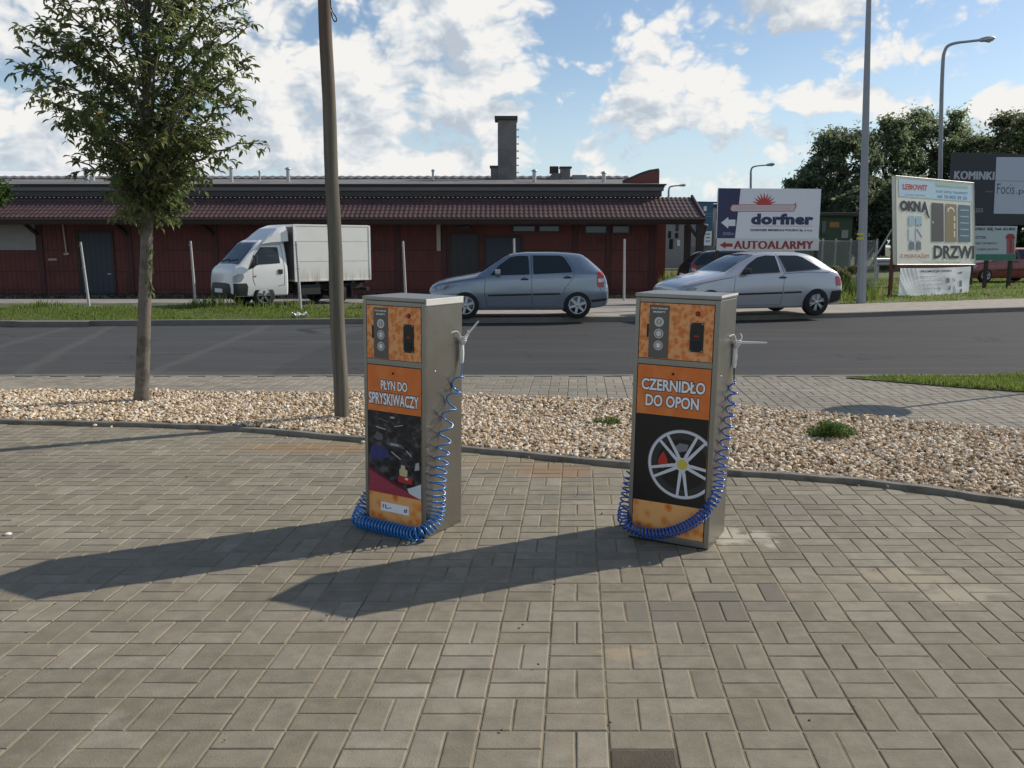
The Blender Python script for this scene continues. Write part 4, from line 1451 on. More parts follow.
def _chim2(m):
    y = YB + 5.2
    m.box((fx(560, y), y, fz(183, y)), (fx(569.5, y), y + 0.5, fz(168, y)), M_CONC, 0.01)
    m.box((fx(559, y), y - 0.06, fz(168, y) + 0.003), (fx(571, y), y + 0.56, fz(166.5, y)), M_FASCIA_DK)
    m.prism([(fx(549, y), fz(182, y)), (fx(549.5, y), fz(176, y)), (fx(552, y), fz(173, y)), (fx(560, y) - 0.003, fz(173, y)), (fx(560, y) - 0.003, fz(182, y))][::-1], y + 0.05, y + 0.5, M_CONC)
    m.box((fx(549.5, y), y + 0.1, fz(173, y) + 0.003), (fx(558, y), y + 0.5, fz(166, y)), M_DKTRIM)
    m.box((fx(572, y), y + 0.2, fz(181, y)), (fx(586, y), y + 0.8, fz(174.5, y)), pmat('rooflight_frame', (0.2, 0.24, 0.25), 0.5))


bpart(_chim2, 'small_chimney')
for px, yt, yb_, Y, w in ((92, 168, 184, YB + 2.5, 0.10), (98, 168.5, 181, YB + 4.0, 0.09), (235, 167, 184, YB + 2.5, 0.075), (263, 171, 180, YB + 4.5, 0.045), (291, 168, 184, YB + 2.5, 0.075),
                          (434, 170, 180, YB + 4.5, 0.05), (534, 170, 187, YB + 2.0, 0.075), (602.5, 172, 186, YB + 2.0, 0.075)):
    def _v(m):
        x, z0, z1 = fx(px, Y), fz(yb_, Y) - 0.1, fz(yt, Y)
        m.tube([(x, Y, z0), (x, Y, z1 - 0.06)], w, M_GALV, 10)
        m.lathe([(w * 1.7, z1 - 0.05), (w * 1.75, z1 - 0.035), (w * 0.5, z1 + 0.03), (0, z1 + 0.035)], M_GALV, 10, T(x, Y, 0))
    bpart(_v, 'roof_vent')


def pane_window(px0, px1, py0, py1, mat):
    def fr(m):
        x0, x1, z0, z1 = fx(px0), fx(px1), fz(py1), fz(py0)
        y = YB - 0.035
        for a, b in (((x0, z0), (x1, z0 + 0.07)), ((x0, z1 - 0.05), (x1, z1)), ((x0, z0 + 0.0702), (x0 + 0.06, z1 - 0.0502)), ((x1 - 0.06, z0 + 0.0702), (x1, z1 - 0.0502))):
            m.box((a[0], y - 0.02, a[1]), (b[0], y + 0.05, b[1]), M_SHUTTER if mat is M_SHUTTER else M_FASCIA_DK)
    f = bpart(fr, 'window')
    bpart(lambda m: m.box((fx(px0) + 0.061, YB - 0.030, fz(py1) + 0.071), (fx(px1) - 0.061, YB + 0.03, fz(py0) - 0.051), mat), 'pane', f)


for a in ((512, 536, 222.5, 233), (538, 560, 222.5, 233), (584, 608, 222.5, 234.5), (611, 630, 222.5, 234.5)):
    pane_window(*a, M_GLASS_DK)
pane_window(-62, 37, 221.5, 250, M_SHUTTER)
pane_window(456, 470, 222.5, 229, M_GLASS_DK)


def door(px0, px1, py0, mat, planks):
    def d_(m):
        x0, x1, z1 = fx(px0), fx(px1), fz(py0)
        y = YB - 0.03
        n = planks
        w = (x1 - x0) / n
        for i in range(n):
            m.box((x0 + i * w + 0.006, y - 0.012, ZB + 0.02), (x0 + (i + 1) * w - 0.006, y + 0.04, z1), mat)
        m.box((x0, y - 0.004, ZB + 0.02), (x1, y + 0.03, z1), mat)
        m.box((x0 - 0.09, y - 0.03, ZB + 0.02), (x0 - 0.002, y + 0.04, z1 + 0.09), M_DKTRIM)
        m.box((x1 + 0.002, y - 0.03, ZB + 0.02), (x1 + 0.09, y + 0.04, z1 + 0.09), M_DKTRIM)
        m.box((x0, y - 0.03, z1 + 0.003), (x1, y + 0.04, z1 + 0.09), M_DKTRIM)
    o = bpart(d_, 'door')
    bpart(lambda m: m.box((fx(px1) - 0.2, YB - 0.075, ZB + 0.9), (fx(px1) - 0.08, YB - 0.044, ZB + 0.94), M_GALV, 0.004), 'handle', o)


door(80, 112, 233, M_BLUEDOOR, 6)
door(451, 477, 235, M_DKDOOR, 4)
door(486, 520, 238, pmat('navy_gate_paint', (0.03, 0.035, 0.06), 0.6, var=0.2), 6)


def _pipes(m):
    m.tube([(fx(66), YB - 0.1, fz(222)), (fx(67.5), YB - 0.1, fz(250)), (fx(67.5), YB - 0.1, fz(254))], 0.03, M_PALEPAINT, 8)
    m.box((fx(65), YB - 0.12, fz(255)), (fx(70), YB - 0.06, fz(253)), M_PALEPAINT)
    m.box((fx(48), YB - 0.05, fz(260.5)), (fx(56.5), YB - 0.0, fz(258.5)), M_PALEPAINT)


bpart(_pipes, 'wall_pipe')
bpart(lambda m: m.box((fx(437), YB - 0.12, fz(251)), (fx(441), YB - 0.05, fz(222)), M_PALEPAINT, 0.004), 'wall_duct')


def _posts(m):
    x1 = fx(703, YE)
    ze = fz(218, YE)
    px, Y, w = _post
    x = fx(px, Y)
    m.box((x - w, Y - w / 2, ZB), (x + w * 0.8, Y + w / 2, ze - 0.2), M_DKTRIM, 0.01)


for _post in ((700, YE + 0.15, 0.15), (687.5, YB - 0.3, 0.13)):
    bpart(_posts, 'porch_post')


def _pbr(m):
    ze = fz(218, YE)
    xb = fx(699, YE + 0.15)
    if _side < 0:
        m.tube([(xb, YE + 0.15, ze - 0.75), (xb - 0.45, YE + 0.15, ze - 0.2)], 0.06, M_DKTRIM, 6)
    else:
        m.tube([(xb + 0.1, YE + 0.15, ze - 0.75), (xb + 0.24, YE + 0.15, ze - 0.25)], 0.05, M_DKTRIM, 6)


for _side in (-1, 1):
    bpart(_pbr, 'timber_brace')


def _braces(m):
    ze = fz(218, YE)
    x = fx(_px)
    m.tube([(x - 0.05, YB - 0.1, ze - 0.55), (x - 0.6, YB - 0.1, ze - 0.05)], 0.07, M_DKTRIM, 6)


for _px in (41, 130, 216):
    bpart(_braces, 'timber_brace')


def _annex(m):
    y = YB + 2.0
    x0, x1 = XR - 0.2, fx(665.5, y)
    m.box((x0, y, ZB - 0.02), (x1, y + 3, fz(209, y)), M_BRICKRED2)
    pts = [(x0, fz(204, y)), (fx(657, y), fz(204, y)), (fx(669, y), fz(214, y)), (fx(668.5, y), fz(216.5, y)), (fx(657, y), fz(207, y)), (x0, fz(207, y))]
    m.prism(pts[::-1], y - 0.5, y + 3.2, M_DKTRIM)


bpart(_annex, 'annex')

# low plants along the wall foot
def blob_leaves(n, cs, rs, size, flat=0.7, soft=False):
    """loose leaf faces in clumps; cs (k,3) centres, rs (k,) radii"""
    cs, rs = np.asarray(cs, float), np.asarray(rs, float)
    w = rs ** 2 / (rs ** 2).sum()
    idx = RNG.choice(len(cs), n, p=w)
    d = RNG.normal(0, 1, (n, 3))
    if soft:
        rs = rs * 1.0
    d /= np.linalg.norm(d, axis=1)[:, None]
    rad = np.abs(RNG.normal(0, 0.72, n)).clip(0, 1.9) if soft else RNG.uniform(0.35, 1.0, n) ** 0.6
    p = cs[idx] + d * (rs[idx] * rad)[:, None] * np.array([1, 1, flat])
    nrm = d * 0.6 + RNG.normal(0, 0.6, (n, 3)) + np.array([0, 0, 0.5])
    nrm /= np.linalg.norm(nrm, axis=1)[:, None]
    a = np.cross(nrm, RNG.normal(0, 1, (n, 3)))
    a /= np.linalg.norm(a, axis=1)[:, None]
    b = np.cross(nrm, a)
    s = size * RNG.uniform(0.6, 1.4, n)
    V = np.stack([p + a * s[:, None], p + b * (s * 0.42)[:, None] + nrm * (s * .12)[:, None], p - a * s[:, None], p - b * (s * 0.42)[:, None] + nrm * (s * .12)[:, None]], 1).reshape(-1, 3)
    F = np.arange(n * 4).reshape(-1, 4)
    return V, F


def leafmat(name, c, spread=0.35, transl=0.4):
    a = tuple(x * (1 - spread) for x in c)
    b = tuple(x * (1 + spread) for x in c)
    return island_mat(name, [(0, a), (0.6, c), (1, b)], rough=0.6, var=0.25, vscale=0.7, bump=0.0, spec=0.35, transl=transl)


cs = [(x, YB - 0.55 + RNG.normal(0, 0.06), ZB + 0.12 + RNG.uniform(0, 0.05)) for x in np.arange(-24, fx(655), 0.34)]
V, F = blob_leaves(5200, cs, RNG.uniform(0.14, 0.24, len(cs)), 0.04)
tag(raw_mesh('border_plants', V, F, [leafmat('border_leaf', (0.06, 0.075, 0.03))]), 'row of small scrubby plants at the foot of the red wall', 'plants', kind='stuff')

# ================================================================== FENCE POSTS
M_POST = pmat('pale_concrete_post', (0.46, 0.44, 0.42), 0.85, var=0.25, vscale=5)
fp_lab = ['leaning pale fence post in front of the blue grey door', 'thin pale fence post between the young tree and the truck', 'thin grey fence post in front of the white truck box',
          'pale fence post right of the truck before the red wall', 'fence post behind the roof of the grey blue hatchback', 'thin fence post right of the grey blue hatchback']
for i, (xb, yb_, xt, yt) in enumerate(((89.5, 308, 80.5, 242), (196, 308, 190.5, 241), (300.8, 310, 296, 241), (406, 304, 403, 241), (514.5, 302, 514, 238.5), (624, 300, 624.5, 239))):
    b = G(xb, yb_, Z_FAR)
    tp = D(xt, yt, b.y)
    mb = MB()
    tl = tp - b
    mb.tube([(0, 0, -0.05), tl * 0.5, tl * 0.66, tl], [0.034, 0.032, 0.030, 0.026], M_POST, 8)
    for f_ in (0.25, 0.6, 0.94):
        c = tl * f_
        mb.tube([c + Vector((-0.045, -0.036, 0)), c + Vector((0.045, -0.036, 0.004))], 0.008, M_GALV, 5)
    o = mb.build('fence_post')
    o.location = b
    tag(o, fp_lab[i], 'fence post', 'leaning fence posts along the verge')

# ================================================================== POLES AND LAMPS
def wood_mat():
    m = bpy.data.materials.new('weathered_pole')
    m.use_nodes = True
    t = NT(m.node_tree)
    b = t.n['Principled BSDF']
    co = t.node('ShaderNodeTexCoord').outputs['Object']
    st_ = t.noise(t.vmath('MULTIPLY', co, (28, 28, 0.9)).outputs[0], 1.0, 6, 0.65)
    c = t.ramp(st_, [(0.3, (0.075, 0.064, 0.048)), (0.55, (0.13, 0.115, 0.09)), (0.75, (0.19, 0.17, 0.135))])
    z = t.node('ShaderNodeSeparateXYZ', ins={0: co}).outputs[2]
    red = t.math('MULTIPLY', t.smooth(z, 2.4, 3.6), t.math('SUBTRACT', 1.0, t.smooth(z, 3.72, 3.78)))
    c = t.mix(t.math('MULTIPLY', red, 0.55), c, (0.12, 0.065, 0.045))
    t.put(b.inputs['Base Color'], c)
    b.inputs['Roughness'].default_value = 0.85
    bn = t.node('ShaderNodeBump', ins={'Strength': 0.5, 'Distance': 0.01, 'Height': st_})
    t.l.new(bn.outputs[0], b.inputs['Normal'])
    return m


M_POLE = wood_mat()
pb = G(342, 421)
pt = D(324.5, 0, pb.y)
tl = pt - pb
pole = thing('wooden_pole', 'tall weathered wooden pole leaning left in the gravel behind the washer cabinet', 'pole', pb)
mb = MB()
n = 26
pts, rs = [], []
for i in range(n + 1):
    f_ = i / n * 1.55
    pts.append(tl * f_ + Vector((0.004 * math.sin(i * 1.1), 0.004 * math.cos(i * 0.7), 0)))
    rs.append((0.0695 - 0.0135 * f_) * (1 + 0.012 * math.sin(i * 2.3)))
mb.tube([Vector((0, 0, -0.1))] + pts, [rs[0]] + rs, M_POLE, 16)
mb.build('pole_shaft', pole)
mb = MB()
c = D(331.5, 0, pb.y) - pb
r_ = [D(x, y, pb.y - 0.07) - pb for x, y in ((329.5, -60), (330.5, 0), (332, 9), (333.8, 14), (336, 17), (336.5, 20.5), (334.6, 21.5), (332.6, 18), (331.6, 14), (331.0, 12))]
mb.tube(smooth_path(r_, 4), 0.0055, M_SLOT, 6)
mb.build('cable_loop', pole)
# a steel band where the pole changes colour
mb = MB()
f_ = (3.80) / tl.z
mb.lathe([(0.062, 0), (0.0625, 0.02), (0.062, 0.03)], M_POLE, 16, T(*(tl * f_)))
mb.build('pole_band', pole)

M_LAMPGREY = pmat('grey_lamp_paint', (0.30, 0.31, 0.33), 0.55, var=0.15, vscale=2, spec=0.4)
pb = G(861, 303, Z_FAR)
pt = D(868.8, 0, pb.y)
tl = pt - pb
lp = thing('lamp_post', 'thick grey octagonal lamp post with yellow markings beside the silver hatchback', 'lamp post', pb)
mb = MB()
H8 = tl.z
k_ = [(0, 0.128), (0.02, 0.128), (0.25, 0.115), (0.6, 0.095), (1.0, 0.065), (1.25, 0.05)]
mb.tube([tl * a for a, _ in k_], [b for _, b in k_], M_LAMPGREY, 8, smooth=False)
mb.build('pole_shaft', lp)
mb = MB()
my = pmat('yellow_sticker', (0.55, 0.50, 0.06), 0.5)
for py in (234, 238.5):
    c = D(861.5 + (py - 234) * -0.06, py, pb.y) - pb
    mb.tube([c + Vector((0, 0, -0.03)), c + Vector((0, 0, 0.03))], 0.121, my, 8, smooth=False, cap=False)
mb.build('yellow_marking', lp)
mb = MB()
c = tl * 1.25
mb.tube([c, c + Vector((0.15, -0.1, 0.4)), c + Vector((0.9, -0.8, 0.6))], 0.04, M_LAMPGREY, 8)
mb.build('lamp_arm', lp)


def street_lamp(label, base_px, Y, top_px, pts_px, head_px, head_len, r0, r1):
    b = D(*base_px, Y)
    b.z = Z_FAR - 0.01
    o = thing('street_lamp', label, 'street lamp', b, 0, 'curved arm street lamps')
    mb = MB()
    path = [Vector((0, 0, 0))] + smooth_path([D(x, y, Y) - b for x, y in pts_px], 4)
    n = len(path)
    mb.tube(path, [r0 + (r1 - r0) * min(1, i / (n - 1) * 1.2) for i in range(n)], M_LAMPGREY, 8)
    mb.build('pole_shaft', o)
    mb = MB()
    a, e = D(*head_px[0], Y) - b, D(*head_px[1], Y) - b
    L = (e - a).length
    ax = (e - a).normalized()
    rr = L * 0.16
    mb.tube([a, a + ax * L * 0.12, a + ax * L * 0.45, a + ax * L * 0.85, e], [r1, rr * 0.8, rr * 1.05, rr, rr * 0.3], M_GALV, 10)
    h = mb.build('lamp_head', o)
    mb = MB()
    mb.lathe([(0.0, -rr * 1.4), (L * 0.12, -rr * 1.25), (L * 0.2, -rr * 0.8)], pmat('lamp_glass', (0.5, 0.5, 0.48), 0.2), 12, T(*(a + ax * L * 0.62)))
    mb.build('lamp_glass', h)
    return o


street_lamp('tall curved street lamp rising behind the OKNA DRZWI billboard', (938.5, 285), 36.0, None,
            [(938.8, 240), (940.5, 160), (941.5, 100), (943, 62), (944.5, 52), (948, 46), (956, 43), (968, 41.5), (981, 40)], ((979, 40.3), (995, 38)), 1, 0.095, 0.05)
street_lamp('small distant street lamp rising behind the dorfner billboard', (750.3, 262), 68.0, None,
            [(750.5, 220), (750.8, 178), (751, 171), (752.5, 167.5), (757, 166), (766, 165.2)], ((766, 165.2), (775, 163.8)), 1, 0.10, 0.05)
street_lamp('small distant street lamp peeking over the tiled porch roof', (668.3, 262), 66.0, None,
            [(668.4, 225), (668.6, 195), (668.8, 190), (670, 187), (674, 186), (679, 185.6)], ((679, 185.6), (686, 184.8)), 1, 0.09, 0.05)

# road sign just outside the picture on the right; its shadow lies on the sidewalk
def sign_post():
    tipg = G(862, 412)
    h = 2.55
    d_ = Vector((math.sin(SUN_AZ), math.cos(SUN_AZ), 0)) * (h / math.tan(SUN_EL))
    b = tipg + d_
    o = thing('road_sign', 'round road sign on a thin grey post just past the sidewalk edge', 'road sign', (b.x, b.y, -0.01), R(115.5))
    mb = MB()
    mb.tube([(0, 0, 0), (0, 0, h + 0.25)], 0.028, M_GALV, 8)
    mb.build('post', o)
    mb = MB()
    mb.lathe([(0, 0), (0.34, 0), (0.34, 0.012), (0, 0.012)], pmat('sign_white', (0.7, 0.7, 0.7), 0.5), 28, T(0, -0.045, h) , axis='Y')
    mb.disc(0, h, 0.34, -0.0465, M_REDP, 28, r0=0.26)
    mb.build('sign_plate', o)


sign_post()

# ================================================================== ROADSIDE SIGNS
M_SIGNWHITE = pmat('white_sign_sheet', (0.76, 0.77, 0.80), 0.5, var=0.05, vscale=2)
M_NAVY = pmat('navy_print', (0.028, 0.032, 0.095), 0.45)
M_SIGNRED = pmat('red_sign_print', (0.50, 0.05, 0.035), 0.45)
M_DKRED = pmat('dark_red_print', (0.30, 0.03, 0.028), 0.45)
M_PINK = pmat('pink_print', (0.62, 0.40, 0.40), 0.5)
M_SIGNBACK = pmat('sign_back_grey', (0.16, 0.16, 0.165), 0.6)
M_CREAM = pmat('cream_sign_sheet', (0.76, 0.75, 0.64), 0.55, var=0.07, vscale=1.5)
M_LTBLUE = pmat('pale_blue_print', (0.50, 0.68, 0.77), 0.5, var=0.06, vscale=3)
M_INKDK = pmat('charcoal_print', (0.035, 0.04, 0.045), 0.5)
M_RUST = pmat('rusty_red_steel', (0.15, 0.05, 0.04), 0.75, var=0.3, vscale=6)


class Plane:
    """upright sheet between two ground points; pixels of the photo give places on it"""
    def __init__(s, pxl, Yl, pxr, Yr):
        a, b = D(pxl, 250, Yl), D(pxr, 250, Yr)
        s.o = Vector((a.x, a.y, 0))
        u = Vector((b.x - a.x, b.y - a.y, 0))
        s.w = u.length
        s.rz = math.atan2(u.y, u.x)
        s.u = u.normalized()

    def at(s, px, py):
        r = ray(px, py)
        n = Vector((-s.u.y, s.u.x, 0))
        c = Vector((0, 0, CAM_H))
        t = (s.o - c).dot(n) / r.dot(n)
        p = c + r * t
        return ((p - s.o).dot(s.u), p.z)

    def box(s, x0, y0, x1, y1):
        """pixel box -> local x0,z0,x1,z1"""
        xm, ym = (x0 + x1) / 2, (y0 + y1) / 2
        return (s.at(x0, ym)[0], s.at(xm, y1)[1], s.at(x1, ym)[0], s.at(xm, y0)[1])


def sign_text(m, pl, s, px, mat, bold=0.0, y=-0.006, spacing=1.0):
    a = pl.box(*px)
    m.text(s, a[0], a[1], a[2], a[3], y, mat, bold, spacing=spacing)


# ---- white board with a navy arrow band
pl = Plane(717.5, 24.0, 820, 24.4)
sg = thing('billboard', 'white billboard with red sun, navy arrow band, dorfner and AUTOALARMY lettering', 'billboard', (pl.o.x, pl.o.y, Z_FAR - 0.01), pl.rz)
ZO = T(0, 0, -(Z_FAR - 0.01))
m = MB(ZO)
a = pl.box(717.5, 188.5, 820, 238.5)
m.box((a[0], 0, a[1]), (a[2], 0.05, a[3]), M_SIGNWHITE, 0.004)
nb = pl.box(717.5, 188.5, 738, 238.5)
m.poly([(a[0] + 0.004, a[1] + 0.004), (nb[2] - 0.06, a[1] + 0.004), (nb[2] + 0.05, a[3] - 0.004), (a[0] + 0.004, a[3] - 0.004)], -0.002, M_NAVY)


def pxpoly(m, pl, pts, mat, y):
    m.poly([pl.at(*p) for p in pts], y, mat)


pxpoly(m, pl, [(721, 222.7), (728.2, 217), (728.2, 219.6), (735.3, 219.6), (735.3, 226), (728.2, 226), (728.2, 228.6)], M_SIGNWHITE, -0.005)
sign_text(m, pl, '200m', (722.5, 232, 734, 235.2), pmat('grey_blue_print', (0.25, 0.27, 0.36), 0.5), 0.02)
# half sun with rays
sx, sy = 764.2, 205.4
pts = []
for i in range(11):
    an = math.pi * i / 10
    for da, rr in ((-0.157, 6.6), (-0.06, 10), (0, 12.8), (0.06, 10), (0.157, 6.6)):
        t_ = min(max(an + da, 0), math.pi)
        pts.append((sx + rr * math.cos(t_) * 0.98, sy - rr * math.sin(t_)))
c0 = pl.at(sx, sy)
for i in range(0, len(pts) - 1):
    p, q = pl.at(*pts[i]), pl.at(*pts[i + 1])
    m.add([(c0[0], -0.004, c0[1]), (p[0], -0.004, p[1]), (q[0], -0.004, q[1])], [(0, 2, 1)], M_SIGNRED)
# ribbon under the sun
pxpoly(m, pl, [(730, 208), (732, 204.5), (794, 204.5), (796, 202.5), (796.5, 206), (794, 211.5), (733, 211.8), (730.5, 210.5)], M_SIGNRED, -0.006)
pxpoly(m, pl, [(730.7, 208.2), (732.4, 205.1), (794.1, 205.1), (795.6, 204.8), (793.7, 210.9), (733.1, 211.2), (731.0, 210.2)], pmat('pale_pink_print', (0.62, 0.52, 0.53), 0.5), -0.0075)
sign_text(m, pl, 'Niezwykłe okna Dachowe', (736, 206.6, 790, 209.8), M_PINK, 0.01, -0.009)
sign_text(m, pl, 'dorfner', (751, 213.5, 813.5, 224.8), M_NAVY, 0.06, -0.005, 1.07)
b = pl.box(751, 225.8, 813, 226.4)
m.rect(*b, -0.005, M_PINK)
sign_text(m, pl, 'DORFNER MINERALS POLSKA Sp. z o.o.', (750.5, 229.0, 812.5, 231.9), M_NAVY, 0.03)
m.build('board', sg)
m = MB(ZO)
a = pl.box(717, 238.3, 819, 250.5)
m.box((a[0], -0.004, a[1]), (a[2], 0.04, a[3]), pmat('white_strip_sheet', (0.64, 0.63, 0.63), 0.5), 0.004)
for _i, _d in enumerate((0.0, 0.55, 1.1)):
    sign_text(m, pl, 'AUTOALARMY', (733.4 + _d, 240.9, 812.2 + _d, 249.0), M_DKRED, 0.0, -0.008 - 0.001 * _i, 1.06)
pxpoly(m, pl, [(719.5, 245), (725.5, 241.5), (725.5, 243.4), (732.5, 243.4), (732.5, 246.8), (725.5, 246.8), (725.5, 248.6)], M_DKRED, -0.008)
m.build('lower_board', sg)
for px in (718, 817):
    m = MB(ZO)
    x = pl.at(px, 260)[0]
    m.box((x - 0.04, 0.055, Z_FAR - 0.02), (x + 0.04, 0.12, pl.at(px, 190)[1]), M_DKTRIM, 0.004)
    m.build('leg', sg)

# ---- windows and doors billboard
pl = Plane(896, 26.0, 975, 28.3)
sg = thing('billboard', 'weathered cream billboard with OKNA and DRZWI lettering, a window and three doors', 'billboard', (pl.o.x, pl.o.y, Z_FAR - 0.01), pl.rz)
m = MB(ZO)
tl_, tr_, br_, bl_ = pl.at(895.4, 175.8), pl.at(973.5, 183), pl.at(975.3, 264.6), pl.at(896.6, 264.6)
m.prism([bl_, br_, tr_, tl_], 0, 0.12, M_CREAM)
fr = pmat('pale_frame_strip', (0.50, 0.50, 0.45), 0.5)
for p, q in ((tl_, tr_), (tr_, br_), (br_, bl_), (bl_, tl_)):
    m.tube([(p[0], -0.004, p[1]), (q[0], -0.004, q[1])], 0.016, fr, 4, smooth=False)
y = -0.008


def pp(pts, mat, dy=0.0):
    pxpoly(m, pl, pts, mat, y - dy)


pp([(898.5, 178.8), (971, 185.2), (972, 201.6), (899, 196.2)], M_LTBLUE)
pp([(935, 182.2), (968, 185.4), (968, 189.4), (935, 187.0)], pmat('pale_green_print', (0.45, 0.58, 0.52), 0.5), 0.002)


def slant(s, x0, y0, x1, y1, h, mat, bold, dy=0.003, spacing=1.0):
    """lettering on a line falling from (x0,y0) to (x1,y1), h pixels tall"""
    v, f = text_geo(s, bold, spacing)
    lo, hi = v.min(0), v.max(0)
    vs = []
    for q in (v - lo) / (hi - lo):
        px = x0 + q[0] * (x1 - x0)
        pz = y0 + q[0] * (y1 - y0) - q[1] * h
        c = pl.at(px, pz)
        vs.append((c[0], y - dy, c[1]))
    m.add(vs, f, mat)


slant('LEBIOWIT', 902.0, 189.6, 927.8, 191.0, 6.3, M_SIGNWHITE, 0.10, 0.003)
slant('LEBIOWIT', 902.5, 189.2, 927.3, 190.6, 5.6, M_SIGNRED, 0.03, 0.005)
mbl = pmat('blue_small_print', (0.10, 0.20, 0.42), 0.5)
slant('okna drzwi rolety bramy', 904.5, 195.6, 925, 196.6, 1.9, mbl, 0.0)
slant('PRODUKCJA I MONTAŻ', 936, 186.6, 967, 189.0, 2.2, pmat('green_small_print', (0.20, 0.40, 0.33), 0.5), 0.0, 0.004)
slant('HURT DETAL TRANSPORT', 936, 192.4, 967.5, 194.6, 2.3, mbl, 0.01)
slant('tel. 76 822 35 23', 937, 197.6, 966.5, 199.8, 3.2, mbl, 0.02)
slant('OKN', 899.7, 210.8, 920.4, 212.1, 10.6, M_INKDK, 0.07)
slant('A', 921.0, 212.2, 928.0, 212.9, 10.9, M_INKDK, 0.07)
pp([(925.2, 212), (927.6, 212.2), (929.6, 218.6), (927.6, 217.6)], M_INKDK, 0.004)
mw = pmat('window_blue_print', (0.36, 0.52, 0.58), 0.4)
mg = pmat('window_grey_print', (0.16, 0.20, 0.23), 0.4)
mwh = pmat('window_white_print', (0.66, 0.68, 0.70), 0.4)
for (x0, y0, x1, y1, mm) in ((908.3, 215.6, 914, 225.6, mw), (915.6, 216, 921.6, 225.8, mw), (908.3, 227.2, 914, 240, mwh), (915.6, 227.2, 921.6, 240, mwh), (909, 241.6, 914, 249.6, mg), (916, 241.6, 920.8, 249.8, mg)):
    pp([(x0, y0), (x1, y0 + .3), (x1, y1), (x0, y1)], mm, 0.002)
pp([(915.6, 229), (917, 229), (921.3, 236), (921.3, 238.5)], mg, 0.004)
pp([(916, 225.6), (917.5, 224), (918, 225.7)], mg, 0.004)
pp([(919.3, 225.7), (920.3, 223.6), (921.4, 225.7)], mg, 0.004)
for (x0, x1, y0, y1, mm) in ((931.3, 943.2, 202.6, 241.6, pmat('dark_door_print', (0.095, 0.085, 0.08), 0.4)), (945.2, 956.2, 203.6, 241.9, pmat('tan_door_print', (0.30, 0.22, 0.11), 0.4)), (958.2, 970, 204.6, 242, pmat('slate_door_print', (0.10, 0.16, 0.20), 0.4))):
    pp([(x0, y0), (x1, y0 + 0.9), (x1 + 0.3, y1), (x0, y1)], mm, 0.002)
for i in range(5):
    yy = 209.5 + i * 6.4
    pp([(960, yy), (968.3, yy + 0.3), (968.3, yy + 1.4), (960, yy + 1.1)], mw, 0.004)
pp([(947, 212), (947.3, 208.6), (950.3, 206.6), (953.2, 208), (954.6, 212), (953.4, 212), (952.4, 209.4), (950.4, 208.4), (948.5, 209.6), (948.1, 212)], M_CREAM, 0.004)
for y0, y1 in ((216, 221), (223, 229), (231, 237)):
    pp([(953.4, y0), (954.8, y0), (954.9, y1), (953.5, y1)], M_CREAM, 0.004)
pp([(932.2, 221), (933.1, 221), (933.1, 223.4), (932.2, 223.4)], M_CREAM, 0.004)
# tall narrow serif-like letters: thick stems with feet
slant('DRZWI', 933.5, 258.2, 974.0, 258.8, 12.8, M_INKDK, 0.03)
for x in (935, 944.5, 972.3):
    pp([(x - 1.3, 257.7), (x + 1.5, 257.7), (x + 1.5, 258.6), (x - 1.3, 258.6)], M_INKDK, 0.0045)
slant('Z MONTAŻEM', 899.8, 257.6, 928.6, 257.9, 4.6, M_SIGNRED, 0.0)
slant('www.oknadrzwi.pl', 922, 262.6, 960, 263.0, 1.4, mg, 0.0)
m.build('board', sg)
for px, pb_, w in ((896.6, 297, 0.05), (971.5, 293, 0.06)):
    m = MB(ZO)
    x = pl.at(px, 270)[0]
    m.box((x - w, 0.125, Z_FAR - 0.03), (x + w, 0.21, pl.at(px, 190)[1]), M_RUST if px < 900 else M_DKTRIM, 0.004)
    m.build('leg', sg)
m = MB(ZO)
a, b = pl.at(897, 267), pl.at(972, 267)
m.box((a[0], 0.03, a[1] - 0.05), (b[0], 0.10, a[1] + 0.05), M_RUST)
m.build('rail', sg)
m = MB(ZO)
m.tube([(a[0] - 0.05, 0.2, 2.1), (a[0] - 0.25, 1.3, Z_FAR - 0.02)], 0.028, M_GALV, 6)
m.build('brace', sg)

# banner hung under it, sagging cloth
bn_o = thing('banner', 'creased white banner with small print tied under the OKNA DRZWI billboard', 'banner', (pl.o.x, pl.o.y, 1.0), pl.rz)
m = MB(T(0, 0, -1.0))
a = pl.box(898.5, 267.3, 969, 294.2)
nx, nz = 60, 22
vs, fs = [], []
for j in range(nz + 1):
    for i in range(nx + 1):
        u, v = i / nx, j / nz
        sag = 0.035 * math.sin(u * math.pi) * (1 - v)
        fold = 0.0
        for k in range(6):
            c = 0.015 + 0.055 * k
            dd = (u + 0.16 * (v - 1) * (1.2 - 0.1 * k)) - (c - 0.08)
            fold += 0.026 * math.exp(-(dd / 0.013) ** 2) * max(0, 1 - u * 2.4)
        fold += 0.006 * math.sin(u * 17 + v * 4) + 0.004 * math.sin(v * 9 - u * 6)
        vs.append((a[0] + u * (a[2] - a[0]), -0.02 - fold, a[1] + v * (a[3] - a[1]) - sag + 0.02 * math.sin(u * math.pi) * v * -1))
for j in range(nz):
    for i in range(nx):
        k = j * (nx + 1) + i
        fs.append((k, k + 1, k + nx + 2, k + nx + 1))
m.add(vs, fs, pmat('white_banner_cloth', (0.80, 0.80, 0.80), 0.55), smooth=True)
y = -0.062


def bt(s, x0, y0, x1, y1, mat, b=0.0):
    c = pl.box(x0, y0, x1, y1)
    m.text(s, c[0], c[1], c[2], c[3], y, mat, b)


